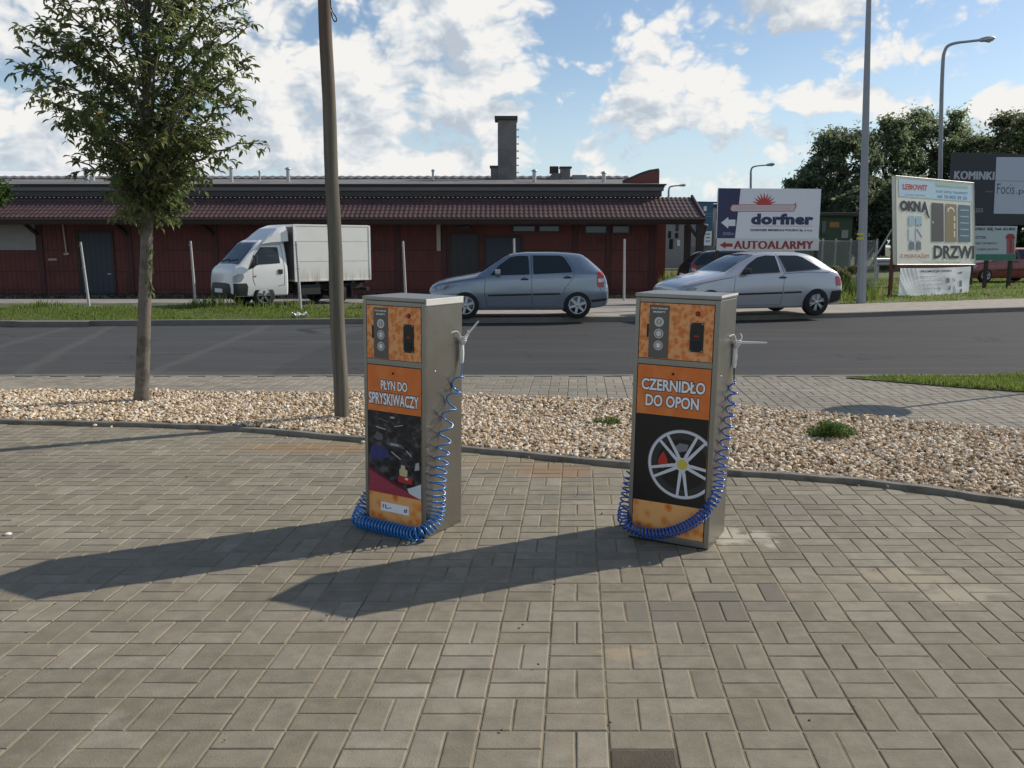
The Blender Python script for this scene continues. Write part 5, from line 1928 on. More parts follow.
bt('PROMOCJA OKIEN', 919, 270, 949.5, 272.8, M_INKDK, 0.03)
mgp = pmat('grey_small_print', (0.25, 0.27, 0.28), 0.5)
bt('okna na wymiar', 918, 275.6, 935, 277.4, mgp)
bt('drzwi wejściowe i bramy', 918, 279.6, 941, 281.4, mgp)
bt('rolety   żaluzje   parapety', 918, 283.4, 941, 285.2, mgp)
bt('montaż pomiar', 922, 287.6, 940, 289.3, mbl)
for q in ([(944.5, 277.5), (948, 278.5), (947.5, 282.5), (945, 283)], [(956, 272.5), (960.5, 271.5), (960, 273.5), (957, 274)], [(957.5, 281), (960, 280), (960, 286.5), (957.5, 286.8)], [(958, 289), (960, 288.5), (960.2, 292), (958.3, 292)],
          [(951.5, 285.5), (953, 286), (952.6, 287.4)], [(951.6, 280), (953.3, 280.4), (952.4, 281.6)], [(946.8, 287.5), (949, 285), (948.4, 290), (947, 290.5)]):
    pxpoly(m, pl, q, mg, y)
m.build('cloth', bn_o)
for px, py in ((898.5, 268), (969, 268), (898.5, 293), (969, 293)):
    c = pl.at(px, py)
    sgn = -1 if px < 930 else 1
    m = MB(T(0, 0, -1.0))
    m.tube([(c[0], -0.03, c[1]), (c[0] + 0.07 * sgn, 0.12, c[1] + 0.01)], 0.008, M_INKDK, 5)
    m.build('tie', bn_o)

# ---- dark fireplace billboard
pl = Plane(950, 34.0, 1080, 35.2)
sg = thing('billboard', 'large black billboard with KOMINKI lettering and a grey Focis panel', 'billboard', (pl.o.x, pl.o.y, Z_FAR - 0.01), pl.rz)
m = MB(ZO)
a = pl.box(950, 154, 1080, 225)
MBK = pmat('black_sign_sheet', (0.018, 0.02, 0.027), 0.5, var=0.2, vscale=1)
m.box((a[0], 0, a[1]), (a[2], 0.08, a[3]), MBK, 0.006)
mgr = pmat('grey_letter_print', (0.42, 0.43, 0.46), 0.5)
for _i, _d in enumerate((0.0, 0.5, 1.0)):
    sign_text(m, pl, 'KOMINKI', (954.0 + _d, 171.3, 993.4 + _d, 179.6), mgr, 0.0, -0.006 - 0.001 * _i, 1.05)
sign_text(m, pl, '255', (975, 208.2, 983, 212.4), pmat('dim_letter_print', (0.22, 0.23, 0.25), 0.5), 0.02)
sign_text(m, pl, 'www.', (985, 191.0, 993, 192.4), pmat('dim_letter_print', (0.22, 0.23, 0.25), 0.5), 0.0)
y = -0.006
pxpoly(m, pl, [(993.6, 213.6), (1080, 214.6), (1080, 157.6), (996.4, 157.0)], pmat('blue_grey_panel', (0.45, 0.475, 0.56), 0.5, var=0.05), -0.004)
b = pl.box(995, 181.2, 1080, 181.8)
m.rect(*b, -0.007, pmat('panel_line', (0.22, 0.24, 0.29), 0.5))
sign_text(m, pl, 'Focis', (997, 183.6, 1014.5, 194.0), pmat('slate_serif_print', (0.055, 0.07, 0.11), 0.5), -0.004, -0.008)
for (x, yy) in ((996.6, 184.0),):
    b = pl.box(x, yy - 0.2, x + 2.8, yy + 0.7)
    m.rect(*b, -0.0082, pmat('slate_serif_print', (0, 0, 0), 0.5))
sign_text(m, pl, '.pl', (1016, 188, 1026, 195.5), pmat('slate_serif_print', (0, 0, 0), 0.5), 0.0, -0.008)
m.build('board', sg)
for px in (975, 1060):
    m = MB(ZO)
    x = pl.at(px, 250)[0]
    m.box((x - 0.07, 0.09, Z_FAR - 0.03), (x + 0.07, 0.2, a[3] - 0.2), M_DKTRIM, 0.004)
    m.build('leg', sg)

# ---- course sign
pl = Plane(966, 31.5, 1016, 31.9)
sg = thing('billboard', 'small pale sign reading ZAPISZ SIĘ NA KURS behind the cream billboard', 'billboard', (pl.o.x, pl.o.y, Z_FAR - 0.01), pl.rz)
m = MB(ZO)
a = pl.box(966, 226, 1016, 260.5)
m.box((a[0], 0, a[1]), (a[2], 0.05, a[3]), pmat('pale_blue_sign_sheet', (0.44, 0.50, 0.52), 0.5), 0.004)
b = pl.box(966, 254.2, 1016, 260.3)
m.rect(*b, -0.003, pmat('green_print', (0.03, 0.17, 0.11), 0.5))
sign_text(m, pl, 'ZAPISZ SIĘ NA KURS', (969.5, 227.6, 1015, 231.0), M_INKDK, 0.04)
sign_text(m, pl, 'SZYCIA', (975.5, 236, 986, 238.6), M_INKDK, 0.02)
sign_text(m, pl, 'RĘCZNEGO', (975, 242.2, 997, 244.8), M_INKDK, 0.01)
sign_text(m, pl, 'OBRUSÓW', (977, 248, 998.5, 250.2), M_INKDK, 0.01)
m.poly([pl.at(1006.5, 254), pl.at(1014.5, 254), pl.at(1014.3, 238), pl.at(1006.5, 238)], -0.004, pmat('dusty_red_print', (0.33, 0.10, 0.10), 0.5))
m.poly([pl.at(x, yy) for x, yy in ((1005.5, 238.8), (1015, 238.8), (1014.6, 235.5), (1012.4, 233.8), (1008.4, 233.8), (1006, 235.5))], -0.005, M_DKRED)
m.poly([pl.at(1009.3, 253), pl.at(1012, 253), pl.at(1012, 239), pl.at(1009.3, 239)], -0.005, M_DKRED)
m.build('board', sg)
for px in (988.5, 1012.5):
    m = MB(ZO)
    x = pl.at(px, 260)[0]
    m.box((x - 0.06, 0.055, Z_FAR - 0.03), (x + 0.06, 0.15, a[3] - 0.1), M_DKTRIM, 0.004)
    m.build('leg', sg)

# ---- blue advertising pylon and buildings far behind the porch
pl = Plane(698.5, 52, 714, 52.3)
sg = thing('advertising_pylon', 'tall blue advertising pylon with white lower panel beyond the porch', 'sign', (pl.o.x, pl.o.y, Z_FAR - 0.02), pl.rz)
m = MB(T(0, 0, -(Z_FAR - 0.02)))
a = pl.box(698.5, 203, 713, 230.5)
m.box((a[0], 0, a[1]), (a[2], 0.5, a[3]), pmat('teal_blue_sheet', (0.035, 0.10, 0.19), 0.5, var=0.1), 0.02)
t_ = pl.box(697.5, 201.6, 722, 203)
m.box((t_[0], 0.0, t_[1]), (t_[2], 0.5, t_[3]), pmat('dark_teal_sheet', (0.02, 0.06, 0.085), 0.5))
for q in ([(703.6, 206.5), (706.6, 206), (706.6, 211), (703.6, 211)], [(704.5, 223.6), (708.5, 224.4), (708, 226), (705, 225.4)]):
    pxpoly(m, pl, q, M_SIGNWHITE, -0.01)
for yy in (213.5, 216):
    pxpoly(m, pl, [(704, yy), (712, yy), (712, yy + .8), (704, yy + .8)], pmat('mid_blue_print', (0.12, 0.22, 0.33), 0.5), -0.01)
m.build('board', sg)
m = MB(T(0, 0, -(Z_FAR - 0.02)))
a = pl.box(704.6, 231, 712, 245.5)
m.box((a[0], 0.05, a[1]), (a[2], 0.4, a[3]), M_SIGNWHITE, 0.01)
for yy in (233.5, 237, 240.5):
    pxpoly(m, pl, [(706, yy), (710.5, yy), (710.5, yy + 1.2), (706, yy + 1.2)], pmat('mid_blue_print', (0, 0, 0), 0.5), 0.04)
m.build('lower_board', sg)
for px in (700, 709):
    m = MB(T(0, 0, -(Z_FAR - 0.02)))
    x = pl.at(px, 250)[0]
    m.box((x - 0.12, 0.1, Z_FAR - 0.06), (x + 0.12, 0.35, pl.at(px, 240)[1]), M_FASCIA)
    m.build('leg', sg)


def far_house(name, label, px0, px1, ytop, Y, depth, mat, wins, roof=None):
    a, b = D(px0, 250, Y), D(px1, 250, Y)
    zt = D(512, ytop, Y).z
    o = thing(name, label, 'building', ((a.x + b.x) / 2, Y, Z_FAR - 0.02))
    X = T(-o.location.x, -o.location.y, -o.location.z)
    m = MB(X)
    m.box((a.x, Y, -0.06), (b.x, Y + depth, zt), mat)
    m.build('wall', o)
    if roof:
        m = MB(X)
        m.box((a.x - 0.3, Y - 0.3, zt + 0.003), (b.x + 0.3, Y + depth + 0.3, zt + roof), M_FASCIA_DK, 0.03)
        m.build('roof', o)
    for w in wins:
        m = MB(X)
        p, q = D(w[0], w[3], Y), D(w[2], w[1], Y)
        m.box((p.x, Y - 0.05, p.z), (q.x, Y + 0.02, q.z), w[4] if len(w) > 4 else M_GLASS_DK)
        m.build('window', o)
    return o


far_house('warehouse', 'distant pale grey warehouse with dark windows seen through the porch', 655, 697, 221.5, 62, 8, pmat('pale_far_render', (0.30, 0.275, 0.265), 0.9, var=0.15, vscale=0.5),
          [(675.5, 224, 678.5, 231), (675, 233, 678, 238), (668, 231, 671, 238), (684, 226, 686, 236), (677, 240, 680, 246, M_SIGNWHITE), (669, 239, 673, 249)], 0.25)
far_house('house', 'narrow cream building between the blue pylon and the dorfner billboard', 713.5, 724, 207, 64, 6, pmat('cream_far_render', (0.45, 0.41, 0.37), 0.9), [(716, 212, 718, 220), (716, 226, 718, 234)], 0.2)
far_house('garden_wall', 'grey concrete wall far behind the porch posts', 690, 728, 246.5, 58, 0.4, pmat('grey_far_wall', (0.2, 0.2, 0.195), 0.9), [], None)
o = far_house('green_kiosk', 'green kiosk with an orange sign half hidden under the trees', 816, 851, 216, 40, 3, pmat('shaded_green_kiosk_paint', (0.04, 0.078, 0.042), 0.6, var=0.15),  # green darkened in the colour to stand for shade under the trees
              [(829, 222, 839, 227.5, pmat('orange_sign', (0.35, 0.16, 0.05), 0.5)), (821, 221, 826, 236), (841, 230, 848, 238, M_SHUTTER)], 0.15)

# ---- wire mesh fence
pl = Plane(818, 29.0, 876, 30.2)
sg = thing('wire_fence', 'grey wire mesh fence with diagonal brace behind the lamp post', 'fence', (pl.o.x, pl.o.y, Z_FAR - 0.02), pl.rz)
XF = T(0, 0, -(Z_FAR - 0.02))
m = MB(XF)
w, zt = pl.w, pl.at(850, 240.5)[1]
M_WIRE = pmat('zinc_wire', (0.30, 0.31, 0.31), 0.6, 0.3)
st_ = 0.075
k = -zt
while k < w:
    for sgn in (1, -1):
        x0, z0, x1, z1 = (k, Z_FAR, k + zt, Z_FAR + zt) if sgn > 0 else (k, zt, k + zt, 0)
        if x0 < 0:
            f_ = (0 - x0) / (x1 - x0)
            z0 += (z1 - z0) * f_
            x0 = 0
        if x1 > w:
            f_ = (w - x0) / (x1 - x0)
            z1 = z0 + (z1 - z0) * f_
            x1 = w
        if x1 - x0 > 0.02:
            m.tube([(x0, 0.004 * sgn, max(z0, Z_FAR)), (x1, 0.004 * sgn, min(max(z1, Z_FAR), zt))], 0.0065, M_WIRE, 3, cap=False, smooth=False)
    k += st_
m.build('mesh', sg)
for px in (822, 835, 850, 876):
    m = MB(XF)
    x = pl.at(px, 270)[0]
    m.tube([(x, 0.03, Z_FAR - 0.03), (x, 0.03, zt + 0.06)], 0.03, M_GALV, 8)
    m.build('post', sg)
m = MB(XF)
a, b = pl.at(864.5, 262), pl.at(875, 247)
m.tube([(a[0] - 0.5, 0.05, Z_FAR), (a[0], 0.05, a[1]), (b[0], 0.05, b[1])], 0.03, M_GALV, 8)
m.build('brace', sg)

# ---- crash barrier
a, b = D(872, 258, 38), D(960, 258, 40)
sg = thing('crash_barrier', 'low grey crash barrier under the trees behind the cream billboard', 'barrier', (a.x, a.y, Z_FAR - 0.02), math.atan2(b.y - a.y, b.x - a.x))
L = (b - a).length
m = MB()
zc = 0.85
prof = [(0.0, -0.16), (-0.05, -0.12), (-0.05, -0.04), (0.0, 0.0), (-0.05, 0.04), (-0.05, 0.12), (0.0, 0.16)]
vs = [(x, y_, zc + z) for x in (0, L) for y_, z in prof]
m.add(vs, [(i, i + 7, i + 8, i + 1) for i in range(6)], M_GALV)
m.build('rail', sg)
for i in range(3):
    m = MB()
    m.box((0.4 + i * (L - 0.8) / 2 - 0.05, 0.01, -0.05), (0.4 + i * (L - 0.8) / 2 + 0.05, 0.08, 1.0), M_GALV)
    m.build('post', sg)

# ================================================================== YOUNG TREE IN THE GRAVEL
def leaves_from(pos, dirs, size, mat, name, parent, ratio=0.36, fold=0.25, curl=0.25):
    """pointed folded leaves hanging along given directions"""
    pos, dirs = np.asarray(pos), np.asarray(dirs)
    n = len(pos)
    dirs = dirs / np.linalg.norm(dirs, axis=1)[:, None]
    up = np.array([0, 0, 1.0]) + RNG.normal(0, 0.45, (n, 3))
    sd_ = np.cross(dirs, up)
    sd_ /= np.linalg.norm(sd_, axis=1)[:, None]
    nr = np.cross(sd_, dirs)
    L = size * RNG.uniform(0.65, 1.3, n)[:, None]
    W = L * ratio * 0.5
    base = pos
    p = [base, base + dirs * L * 0.32 + sd_ * W + nr * W * fold * 2, base + dirs * L * 0.70 + sd_ * W * 0.75 + nr * (W * fold * 1.5 - L * curl * 0.25), base + dirs * L - nr * L * curl,
         base + dirs * L * 0.70 - sd_ * W * 0.75 + nr * (W * fold * 1.5 - L * curl * 0.25), base + dirs * L * 0.32 - sd_ * W + nr * W * fold * 2, base + dirs * L * 0.5 - nr * L * curl * 0.12]
    V = np.stack(p, 1).reshape(-1, 3)
    t_ = np.array([(0, 1, 6), (1, 2, 6), (2, 3, 6), (3, 4, 6), (4, 5, 6), (5, 0, 6)])
    F = ((np.arange(n) * 7)[:, None, None] + t_[None]).reshape(-1, 3)
    return raw_mesh(name, V, F, [mat], parent=parent)


M_BARK = pmat('young_bark', (0.15, 0.13, 0.105), 0.85, var=0.35, vscale=9, bump=0.4, bscale=45, col2=(0.085, 0.074, 0.06), c2=(0.42, 0.62))
M_YLEAF = island_mat('cherry_leaf', [(0, (0.060, 0.085, 0.030)), (0.5, (0.084, 0.112, 0.038)), (0.85, (0.11, 0.135, 0.046)), (1, (0.16, 0.135, 0.06))], rough=0.42, var=0.0, bump=0, spec=0.5, transl=0.55, trc=2.1)

tb = G(142, 402)
yt_ = thing('young_tree', 'slim young tree with drooping pointed leaves growing from the gravel', 'tree', (tb.x, tb.y, 0))
YT = tb.y


def tp_(px, py, dy=0.0):
    p = D(px, py, YT + dy)
    return Vector((p.x - tb.x, p.y - tb.y, p.z))


trunk_pts = [Vector((0, 0, -0.08)), Vector((0, 0, 0.03)), tp_(143, 360), tp_(144.5, 310), tp_(146.5, 250), tp_(148, 200), tp_(148.5, 150), tp_(147, 90), tp_(146, 30), tp_(147, -60), tp_(146, -170), tp_(147, -260)]
trunk = smooth_path(trunk_pts, 6)
n = len(trunk)
zt = trunk[-1].z
rs = []
for i, p in enumerate(trunk):
    f_ = max(p.z, 0) / zt
    r = 0.076 * (1 - f_) ** 0.75 * 0.82 + 0.008
    if p.z < 0.15:
        r *= 1.0 + 0.25 * (1 - max(p.z, 0) / 0.15)
    rs.append(r * (1 + 0.03 * math.sin(i * 2.1)))
mb = MB()
mb.tube(trunk, rs, M_BARK, 14)


def trunk_at(z):
    for i in range(n - 1):
        if trunk[i].z <= z <= trunk[i + 1].z:
            f_ = (z - trunk[i].z) / (trunk[i + 1].z - trunk[i].z)
            return trunk[i].lerp(trunk[i + 1], f_), rs[i]
    return trunk[-1], rs[-1]


rr = random.Random(21)
lp_, ld_ = [], []


def subtwig(p, d_, length, r):
    pts = [p.copy()]
    d_ = d_.normalized()
    for i in range(4):
        d_ = (d_ + Vector((rr.gauss(0, .16), rr.gauss(0, .16), rr.gauss(0, .12) - 0.10 * i))).normalized()
        pts.append(pts[-1] + d_ * length / 4)
    mb.tube(pts, [r * (1 - 0.2 * i) for i in range(5)], M_BARK, 4, cap=False)
    for k in range(max(5, int(length * 36))):
        f_ = rr.uniform(0.08, 1.0)
        i = min(int(f_ * 4), 3)
        q = pts[i].lerp(pts[i + 1], f_ * 4 - i)
        t_ = (pts[i + 1] - pts[i]).normalized()
        az_ = rr.uniform(0, 6.28)
        lp_.append(q)
        ld_.append(t_ * rr.uniform(0.2, 0.8) + Vector((math.cos(az_) * 0.8, math.sin(az_) * 0.8, rr.uniform(-0.8, 0.35))))


def limb(tip, steep, r):
    hd = math.hypot(tip.x, tip.y)
    z0 = max(1.92 + rr.uniform(0, 0.15), tip.z - hd * steep)
    s_, r0 = trunk_at(min(z0, zt - 0.05))
    r = min(r, r0 * 0.55)
    dz = tip.z - s_.z
    mid = Vector((s_.x + (tip.x - s_.x) * 0.48, s_.y + (tip.y - s_.y) * 0.48, s_.z + dz * 0.66 + 0.10 * hd))
    pts = []
    for i in range(10):
        t_ = i / 9
        p = s_ * (1 - t_) ** 2 + mid * 2 * t_ * (1 - t_) + tip * t_ ** 2
        pts.append(p + Vector((rr.gauss(0, .012), rr.gauss(0, .012), rr.gauss(0, .012))) * (i > 0))
    mb.tube(pts, [r * (1 - 0.085 * i) for i in range(10)], M_BARK, 6, cap=False)
    L = sum((b - a).length for a, b in zip(pts, pts[1:]))
    for k in range(int(7 + L * 15)):
        f_ = min(0.999, rr.uniform(0.16, 1.06))
        i = int(f_ * 9)
        p = pts[i].lerp(pts[i + 1], f_ * 9 - i)
        t_ = (pts[i + 1] - pts[i]).normalized()
        rnd = Vector((rr.gauss(0, 1), rr.gauss(0, 1), rr.gauss(0.25, 0.8))).normalized()
        subtwig(p, t_ * rr.uniform(0.3, 0.9) + rnd * 0.9, rr.uniform(0.16, 0.38) * (1.15 - 0.45 * f_), 0.004)


# limbs aimed at what the photo shows, then the rest all round
aims = [((22, 72), -0.25), ((24, 28), 0.3), ((70, 160), -0.2), ((34, 95), 0.4), ((250, 142), -0.25), ((250, 66), 0.2), ((246, 30), -0.2), ((240, 100), 0.3), ((66, 125), 0.35), ((218, 130), -0.4),
        ((118, 190), -0.4), ((182, 165), 0.3), ((92, 10), -0.5), ((205, 5), 0.5), ((230, -40), 0.1), ((55, -40), -0.2), ((95, 110), -0.6), ((200, 90), -0.6), ((165, 185), -0.3), ((60, 50), -0.5), ((225, 50), -0.5)]
for (px, py), dy in aims:
    limb(tp_(px, py, dy), rr.uniform(0.6, 0.95), 0.02)
prof = [(1.9, 0.2), (2.4, 0.6), (3.0, 1.02), (3.8, 1.25), (4.6, 1.15), (5.4, 0.85), (6.2, 0.45), (6.8, 0.15)]
for k in range(9):
    a_ = k * 2.4
    c_, _ = trunk_at(2.1)
    limb(Vector((c_.x + 0.2 * math.cos(a_), c_.y + 0.2 * math.sin(a_), rr.uniform(1.9, 2.25))), 0.8, 0.01)
ga = 0
for k in range(64):
    z = 2.05 + (zt - 2.1) * (k / 63) ** 1.15
    R_ = np.interp(z, [a for a, _ in prof], [b for _, b in prof]) * rr.uniform(0.5, 1.0)
    ga += 2.4
    c_, _ = trunk_at(min(z, zt - 0.01))
    limb(Vector((c_.x + R_ * math.cos(ga), c_.y + R_ * math.sin(ga), z + rr.uniform(-0.1, 0.15))), rr.uniform(0.8, 1.2), 0.016)
# short shoots on the trunk
for zz in (1.55, 1.45, 1.38, 1.28, 1.2, 1.12, 1.95, 2.0):
    s_, r0 = trunk_at(zz)
    d_ = Vector((rr.uniform(0.3, 0.8), rr.uniform(-0.8, 0.2), 0.2))
    for k in range(4):
        lp_.append(s_ + d_ * rr.uniform(0.06, 0.14))
        ld_.append(Vector((rr.uniform(-.3, .6), rr.uniform(-.5, .3), -0.9)))
mb.build('trunk', yt_)
print('young tree leaves', len(lp_))
leaves_from([tuple(p) for p in lp_], [tuple(p) for p in ld_], 0.079, M_YLEAF, 'crown', yt_, 0.38)

# ================================================================== TREES FAR BEHIND
M_TL = [leafmat('far_leaf_dark', (0.12, 0.152, 0.088), transl=0.6), leafmat('far_leaf_mid', (0.17, 0.21, 0.11), transl=0.6), leafmat('far_leaf_olive', (0.14, 0.16, 0.075), transl=0.45)]
M_BARKF = pmat('far_bark', (0.07, 0.06, 0.05), 0.9, var=0.3)


def far_tree(label, px, ytop, ybot, halfw, Y, mat, nleaf, name='broadleaf_tree', seed=0, squash=1.0, size=0.155, group='trees behind the billboards'):
    r_ = random.Random(seed)
    b = D(px, 250, Y)
    top, bot = D(512, ytop, Y).z, D(512, ybot, Y).z
    hw = halfw / FPX * Y
    o = thing(name, label, 'tree', (b.x, Y, Z_FAR - 0.02), 0, group)
    H = top
    mb = MB()
    tr = [Vector((r_.gauss(0, .1) * i, r_.gauss(0, .1) * i, i / 6 * H * 0.8 - 0.05)) for i in range(7)]
    tr[0].x = tr[0].y = 0
    rad = 0.03 * H
    mb.tube(tr, [rad * (1 - i / 7.5) for i in range(7)], M_BARKF, 9)
    cs, rs_ = [], []
    cz, ch = (top + bot) / 2, (top - bot) / 2
    for k in range(90):
        u = r_.uniform(-1, 1)
        a = r_.uniform(0, 6.28)
        q = math.sqrt(1 - u * u) * (1.0 if u < 0.2 else 0.92)
        f_ = r_.uniform(0.55, 0.98) ** 0.5
        x, y_, z_ = q * math.cos(a) * hw * f_, q * math.sin(a) * hw * f_ * squash, cz + u * ch * f_ - Z_FAR
        rc = hw * r_.uniform(0.11, 0.26)
        x *= 1 - rc / hw * 0.5
        cs.append((x, y_, min(z_, top - rc * 0.9)))
        rs_.append(rc)
        if k % 3 == 0:
            s_ = tr[min(6, 2 + int((u + 1) * 2.2))]
            e = Vector(cs[-1])
            mb.tube([s_, s_.lerp(e, 0.5) + Vector((0, 0, -0.2)), e], [rad * 0.4, rad * 0.25, rad * 0.08], M_BARKF, 5, cap=False)
    mb.build('trunk', o)
    V, F = blob_leaves(int(nleaf * 2.6), cs, rs_, size, 0.85, True)
    raw_mesh('crown', V, F, [mat], parent=o)
    return o


far_tree('dark rounded tree rising right of the dorfner billboard', 838, 128, 240, 48, 62, M_TL[0], 11000, seed=1)
far_tree('darker low tree filling the gap above the green kiosk', 806, 160, 236, 26, 60, M_TL[0], 5000, seed=2)
far_tree('tall broad tree with feathery top behind the thin street lamp', 925, 105, 235, 47, 66, M_TL[1], 13000, seed=3)
far_tree('mid height tree between the thick lamp post and the feathery tree', 882, 116, 238, 34, 64, M_TL[1], 8000, seed=4)
far_tree('olive green tree at the right edge above the black billboard', 1006, 110, 232, 44, 60, M_TL[2], 10000, seed=5)
far_tree('tall tree at the right picture edge with a ragged top', 1052, 98, 235, 44, 64, M_TL[1], 9000, seed=6)
far_tree('lower olive tree in the dip left of the black billboard', 974, 132, 238, 32, 62, M_TL[2], 6000, seed=7)
far_tree('dark undergrowth tree behind the OKNA DRZWI billboard', 905, 178, 250, 36, 56, M_TL[0], 7000, seed=8)
far_tree('dark undergrowth tree behind the black KOMINKI billboard', 965, 176, 252, 40, 57, M_TL[0], 7000, seed=9)
far_tree('dark undergrowth tree behind the wire fence', 858, 188, 254, 30, 57, M_TL[0], 6000, seed=10)
far_tree('dark undergrowth tree at the far right behind the course sign', 1030, 185, 254, 40, 57, M_TL[0], 6000, seed=11)
far_tree('leafy bush tip at the left picture edge over the tiled roof', -20, 166, 212, 29, 19, leafmat('edge_leaf', (0.05, 0.09, 0.022)), 5000, seed=12, size=0.055, group=None)


def shrub(name, label, px, py, z, hw, h, n, size, mat, cat='shrub', group=None):
    b = G(px, py, z)
    o = thing(name, label, cat, b, 0, group)
    cs = [(RNG.normal(0, hw * .45), RNG.normal(0, hw * .35), h * RNG.uniform(0.3, 0.75)) for _ in range(9)]
    V, F = blob_leaves(n, cs, np.full(9, hw * 0.42), size)
    V[:, 2] = np.maximum(V[:, 2], 0.0)
    raw_mesh('foliage', V, F, [mat], parent=o)
    m_ = MB()
    for c in cs[:5]:
        m_.tube([(0, 0, -0.03), (c[0] * .5, c[1] * .5, c[2] * .6), c], [0.006, 0.005, 0.002], M_BARKF, 5)
    m_.build('stem', o)
    return o


shrub('low_shrub', 'small round green shrub in the gravel right of the tyre cabinet', 829, 437, 0.02, 0.17, 0.14, 2600, 0.012, leafmat('shrub_leaf', (0.085, 0.15, 0.03)))
shrub('low_shrub', 'tiny flat green weed in the gravel left of the tyre cabinet', 612, 425, 0.02, 0.13, 0.06, 700, 0.012, leafmat('weed_leaf', (0.10, 0.14, 0.03)), 'weed')
shrub('tall_shrub', 'pale straggly shrub beside the wire fence behind the silver hatchback', 838, 296, Z_FAR, 0.5, 1.1, 2600, 0.05, leafmat('straw_leaf', (0.15, 0.15, 0.06)))
shrub('tall_shrub', 'dark green bush on the grass left of the cream billboard', 882, 272, Z_FAR, 0.9, 1.0, 3000, 0.06, M_TL[0])
shrub('tall_shrub', 'scrubby bush under the course sign', 990, 275, Z_FAR, 0.6, 1.0, 2200, 0.06, leafmat('dry_bush', (0.12, 0.10, 0.04)))

# ================================================================== VEHICLES
def paint(name, col, metal=0.55, rough=0.32):
    return pmat(name, col, rough, metal, coat=0.8, var=0.04, vscale=1.5)


M_TYRE = pmat('tyre_rubber', (0.016, 0.016, 0.017), 0.85)
M_RIMSILVER = pmat('silver_rim', (0.50, 0.51, 0.53), 0.35, 0.6)
M_RIMDARK = pmat('dark_rim_well', (0.02, 0.02, 0.022), 0.7)
M_TRIMBLK = pmat('black_bumper_plastic', (0.022, 0.022, 0.024), 0.6)
M_CARGLASS = pmat('car_glass', (0.026, 0.032, 0.034), 0.03, spec=0.45)
M_TAIL = pmat('red_tail_lens', (0.42, 0.015, 0.02), 0.15, coat=0.6)
M_LENS = pmat('clear_lamp_lens', (0.40, 0.41, 0.43), 0.12, 0.6, coat=0.6)
M_LENSDK = pmat('smoked_lamp_lens', (0.20, 0.205, 0.215), 0.12, 0.7, coat=0.6)
M_WELL = pmat('wheel_well_black', (0.008, 0.008, 0.008), 0.9)


class Loft:
    """car body from cross sections along its length (x, nose at 0): each section is half widths and heights"""
    def __init__(s, st):
        s.x = np.array([a[0] for a in st])
        s.P = np.array([a[1] for a in st], float)  # (n, k, 2)

    def sec(s, x):
        i = int(np.clip(np.searchsorted(s.x, x) - 1, 0, len(s.x) - 2))
        t = (x - s.x[i]) / (s.x[i + 1] - s.x[i])
        m = lambda j: (s.P[min(j + 1, len(s.x) - 1)] - s.P[max(j - 1, 0)]) / (s.x[min(j + 1, len(s.x) - 1)] - s.x[max(j - 1, 0)])
        h = s.x[i + 1] - s.x[i]
        # limited slopes keep the outline from overshooting
        d = (s.P[i + 1] - s.P[i]) / h
        m0, m1 = m(i), m(i + 1)
        m0 = np.where(d == 0, 0, np.clip(m0 / np.where(d == 0, 1, d), 0, 3) * d)
        m1 = np.where(d == 0, 0, np.clip(m1 / np.where(d == 0, 1, d), 0, 3) * d)
        t2, t3 = t * t, t ** 3
        return (2 * t3 - 3 * t2 + 1) * s.P[i] + (t3 - 2 * t2 + t) * h * m0 + (-2 * t3 + 3 * t2) * s.P[i + 1] + (t3 - t2) * h * m1

    def fine(s, x):
        """rounded section, points from the middle of the floor round to the middle of the roof"""
        c = s.sec(x)
        pts = [np.array((0.0, c[0][1]))]
        out = list(c)
        res = []
        k = len(out)
        for j in range(k - 1):
            p0, p1, p2, p3 = out[max(j - 1, 0)], out[j], out[j + 1], out[min(j + 2, k - 1)]
            for q in range(5):
                t = q / 5
                lin = p1 * (1 - t) + p2 * t
                cr = 0.5 * ((2 * p1) + (p2 - p0) * t + (2 * p0 - 5 * p1 + 4 * p2 - p3) * t * t + (3 * p1 - p0 - 3 * p2 + p3) * t ** 3)
                res.append(lin * 0.45 + cr * 0.55)
        res.append(out[-1])
        return np.array(pts + res)

    def half(s, x, z):
        f = s.fine(x)
        best = 0
        for a, b in zip(f[1:-1], f[2:]):
            lo, hi = min(a[1], b[1]), max(a[1], b[1])
            if lo - 1e-6 <= z <= hi + 1e-6:
                t = 0 if abs(b[1] - a[1]) < 1e-9 else (z - a[1]) / (b[1] - a[1])
                best = max(best, a[0] + t * (b[0] - a[0]))
        return best

    def top(s, x, y):
        f = s.fine(x)[::-1]
        for a, b in zip(f[:-1], f[1:]):
            if a[0] <= abs(y) <= b[0] + 1e-9:
                t = 0 if b[0] == a[0] else (abs(y) - a[0]) / (b[0] - a[0])
                return a[1] + t * (b[1] - a[1])
        return f[0][1]

    def mesh(s, n=90):
        xs = np.unique(np.concatenate([np.linspace(s.x[0], s.x[-1], n), s.x]))
        rings = []
        for x in xs:
            f = s.fine(x)
            r = [(x, y, z) for y, z in f] + [(x, -y, z) for y, z in f[-2:0:-1]]
            rings.append(r)
        k = len(rings[0])
        vs = [p for r in rings for p in r]
        fs = []
        for i in range(len(rings) - 1):
            for j in range(k):
                j2 = (j + 1) % k
                fs.append((i * k + j, (i + 1) * k + j, (i + 1) * k + j2, i * k + j2))
        fs.append(tuple(range(k)))
        fs.append(tuple(range((len(rings) - 1) * k + k - 1, (len(rings) - 1) * k - 1, -1)))
        return vs, fs


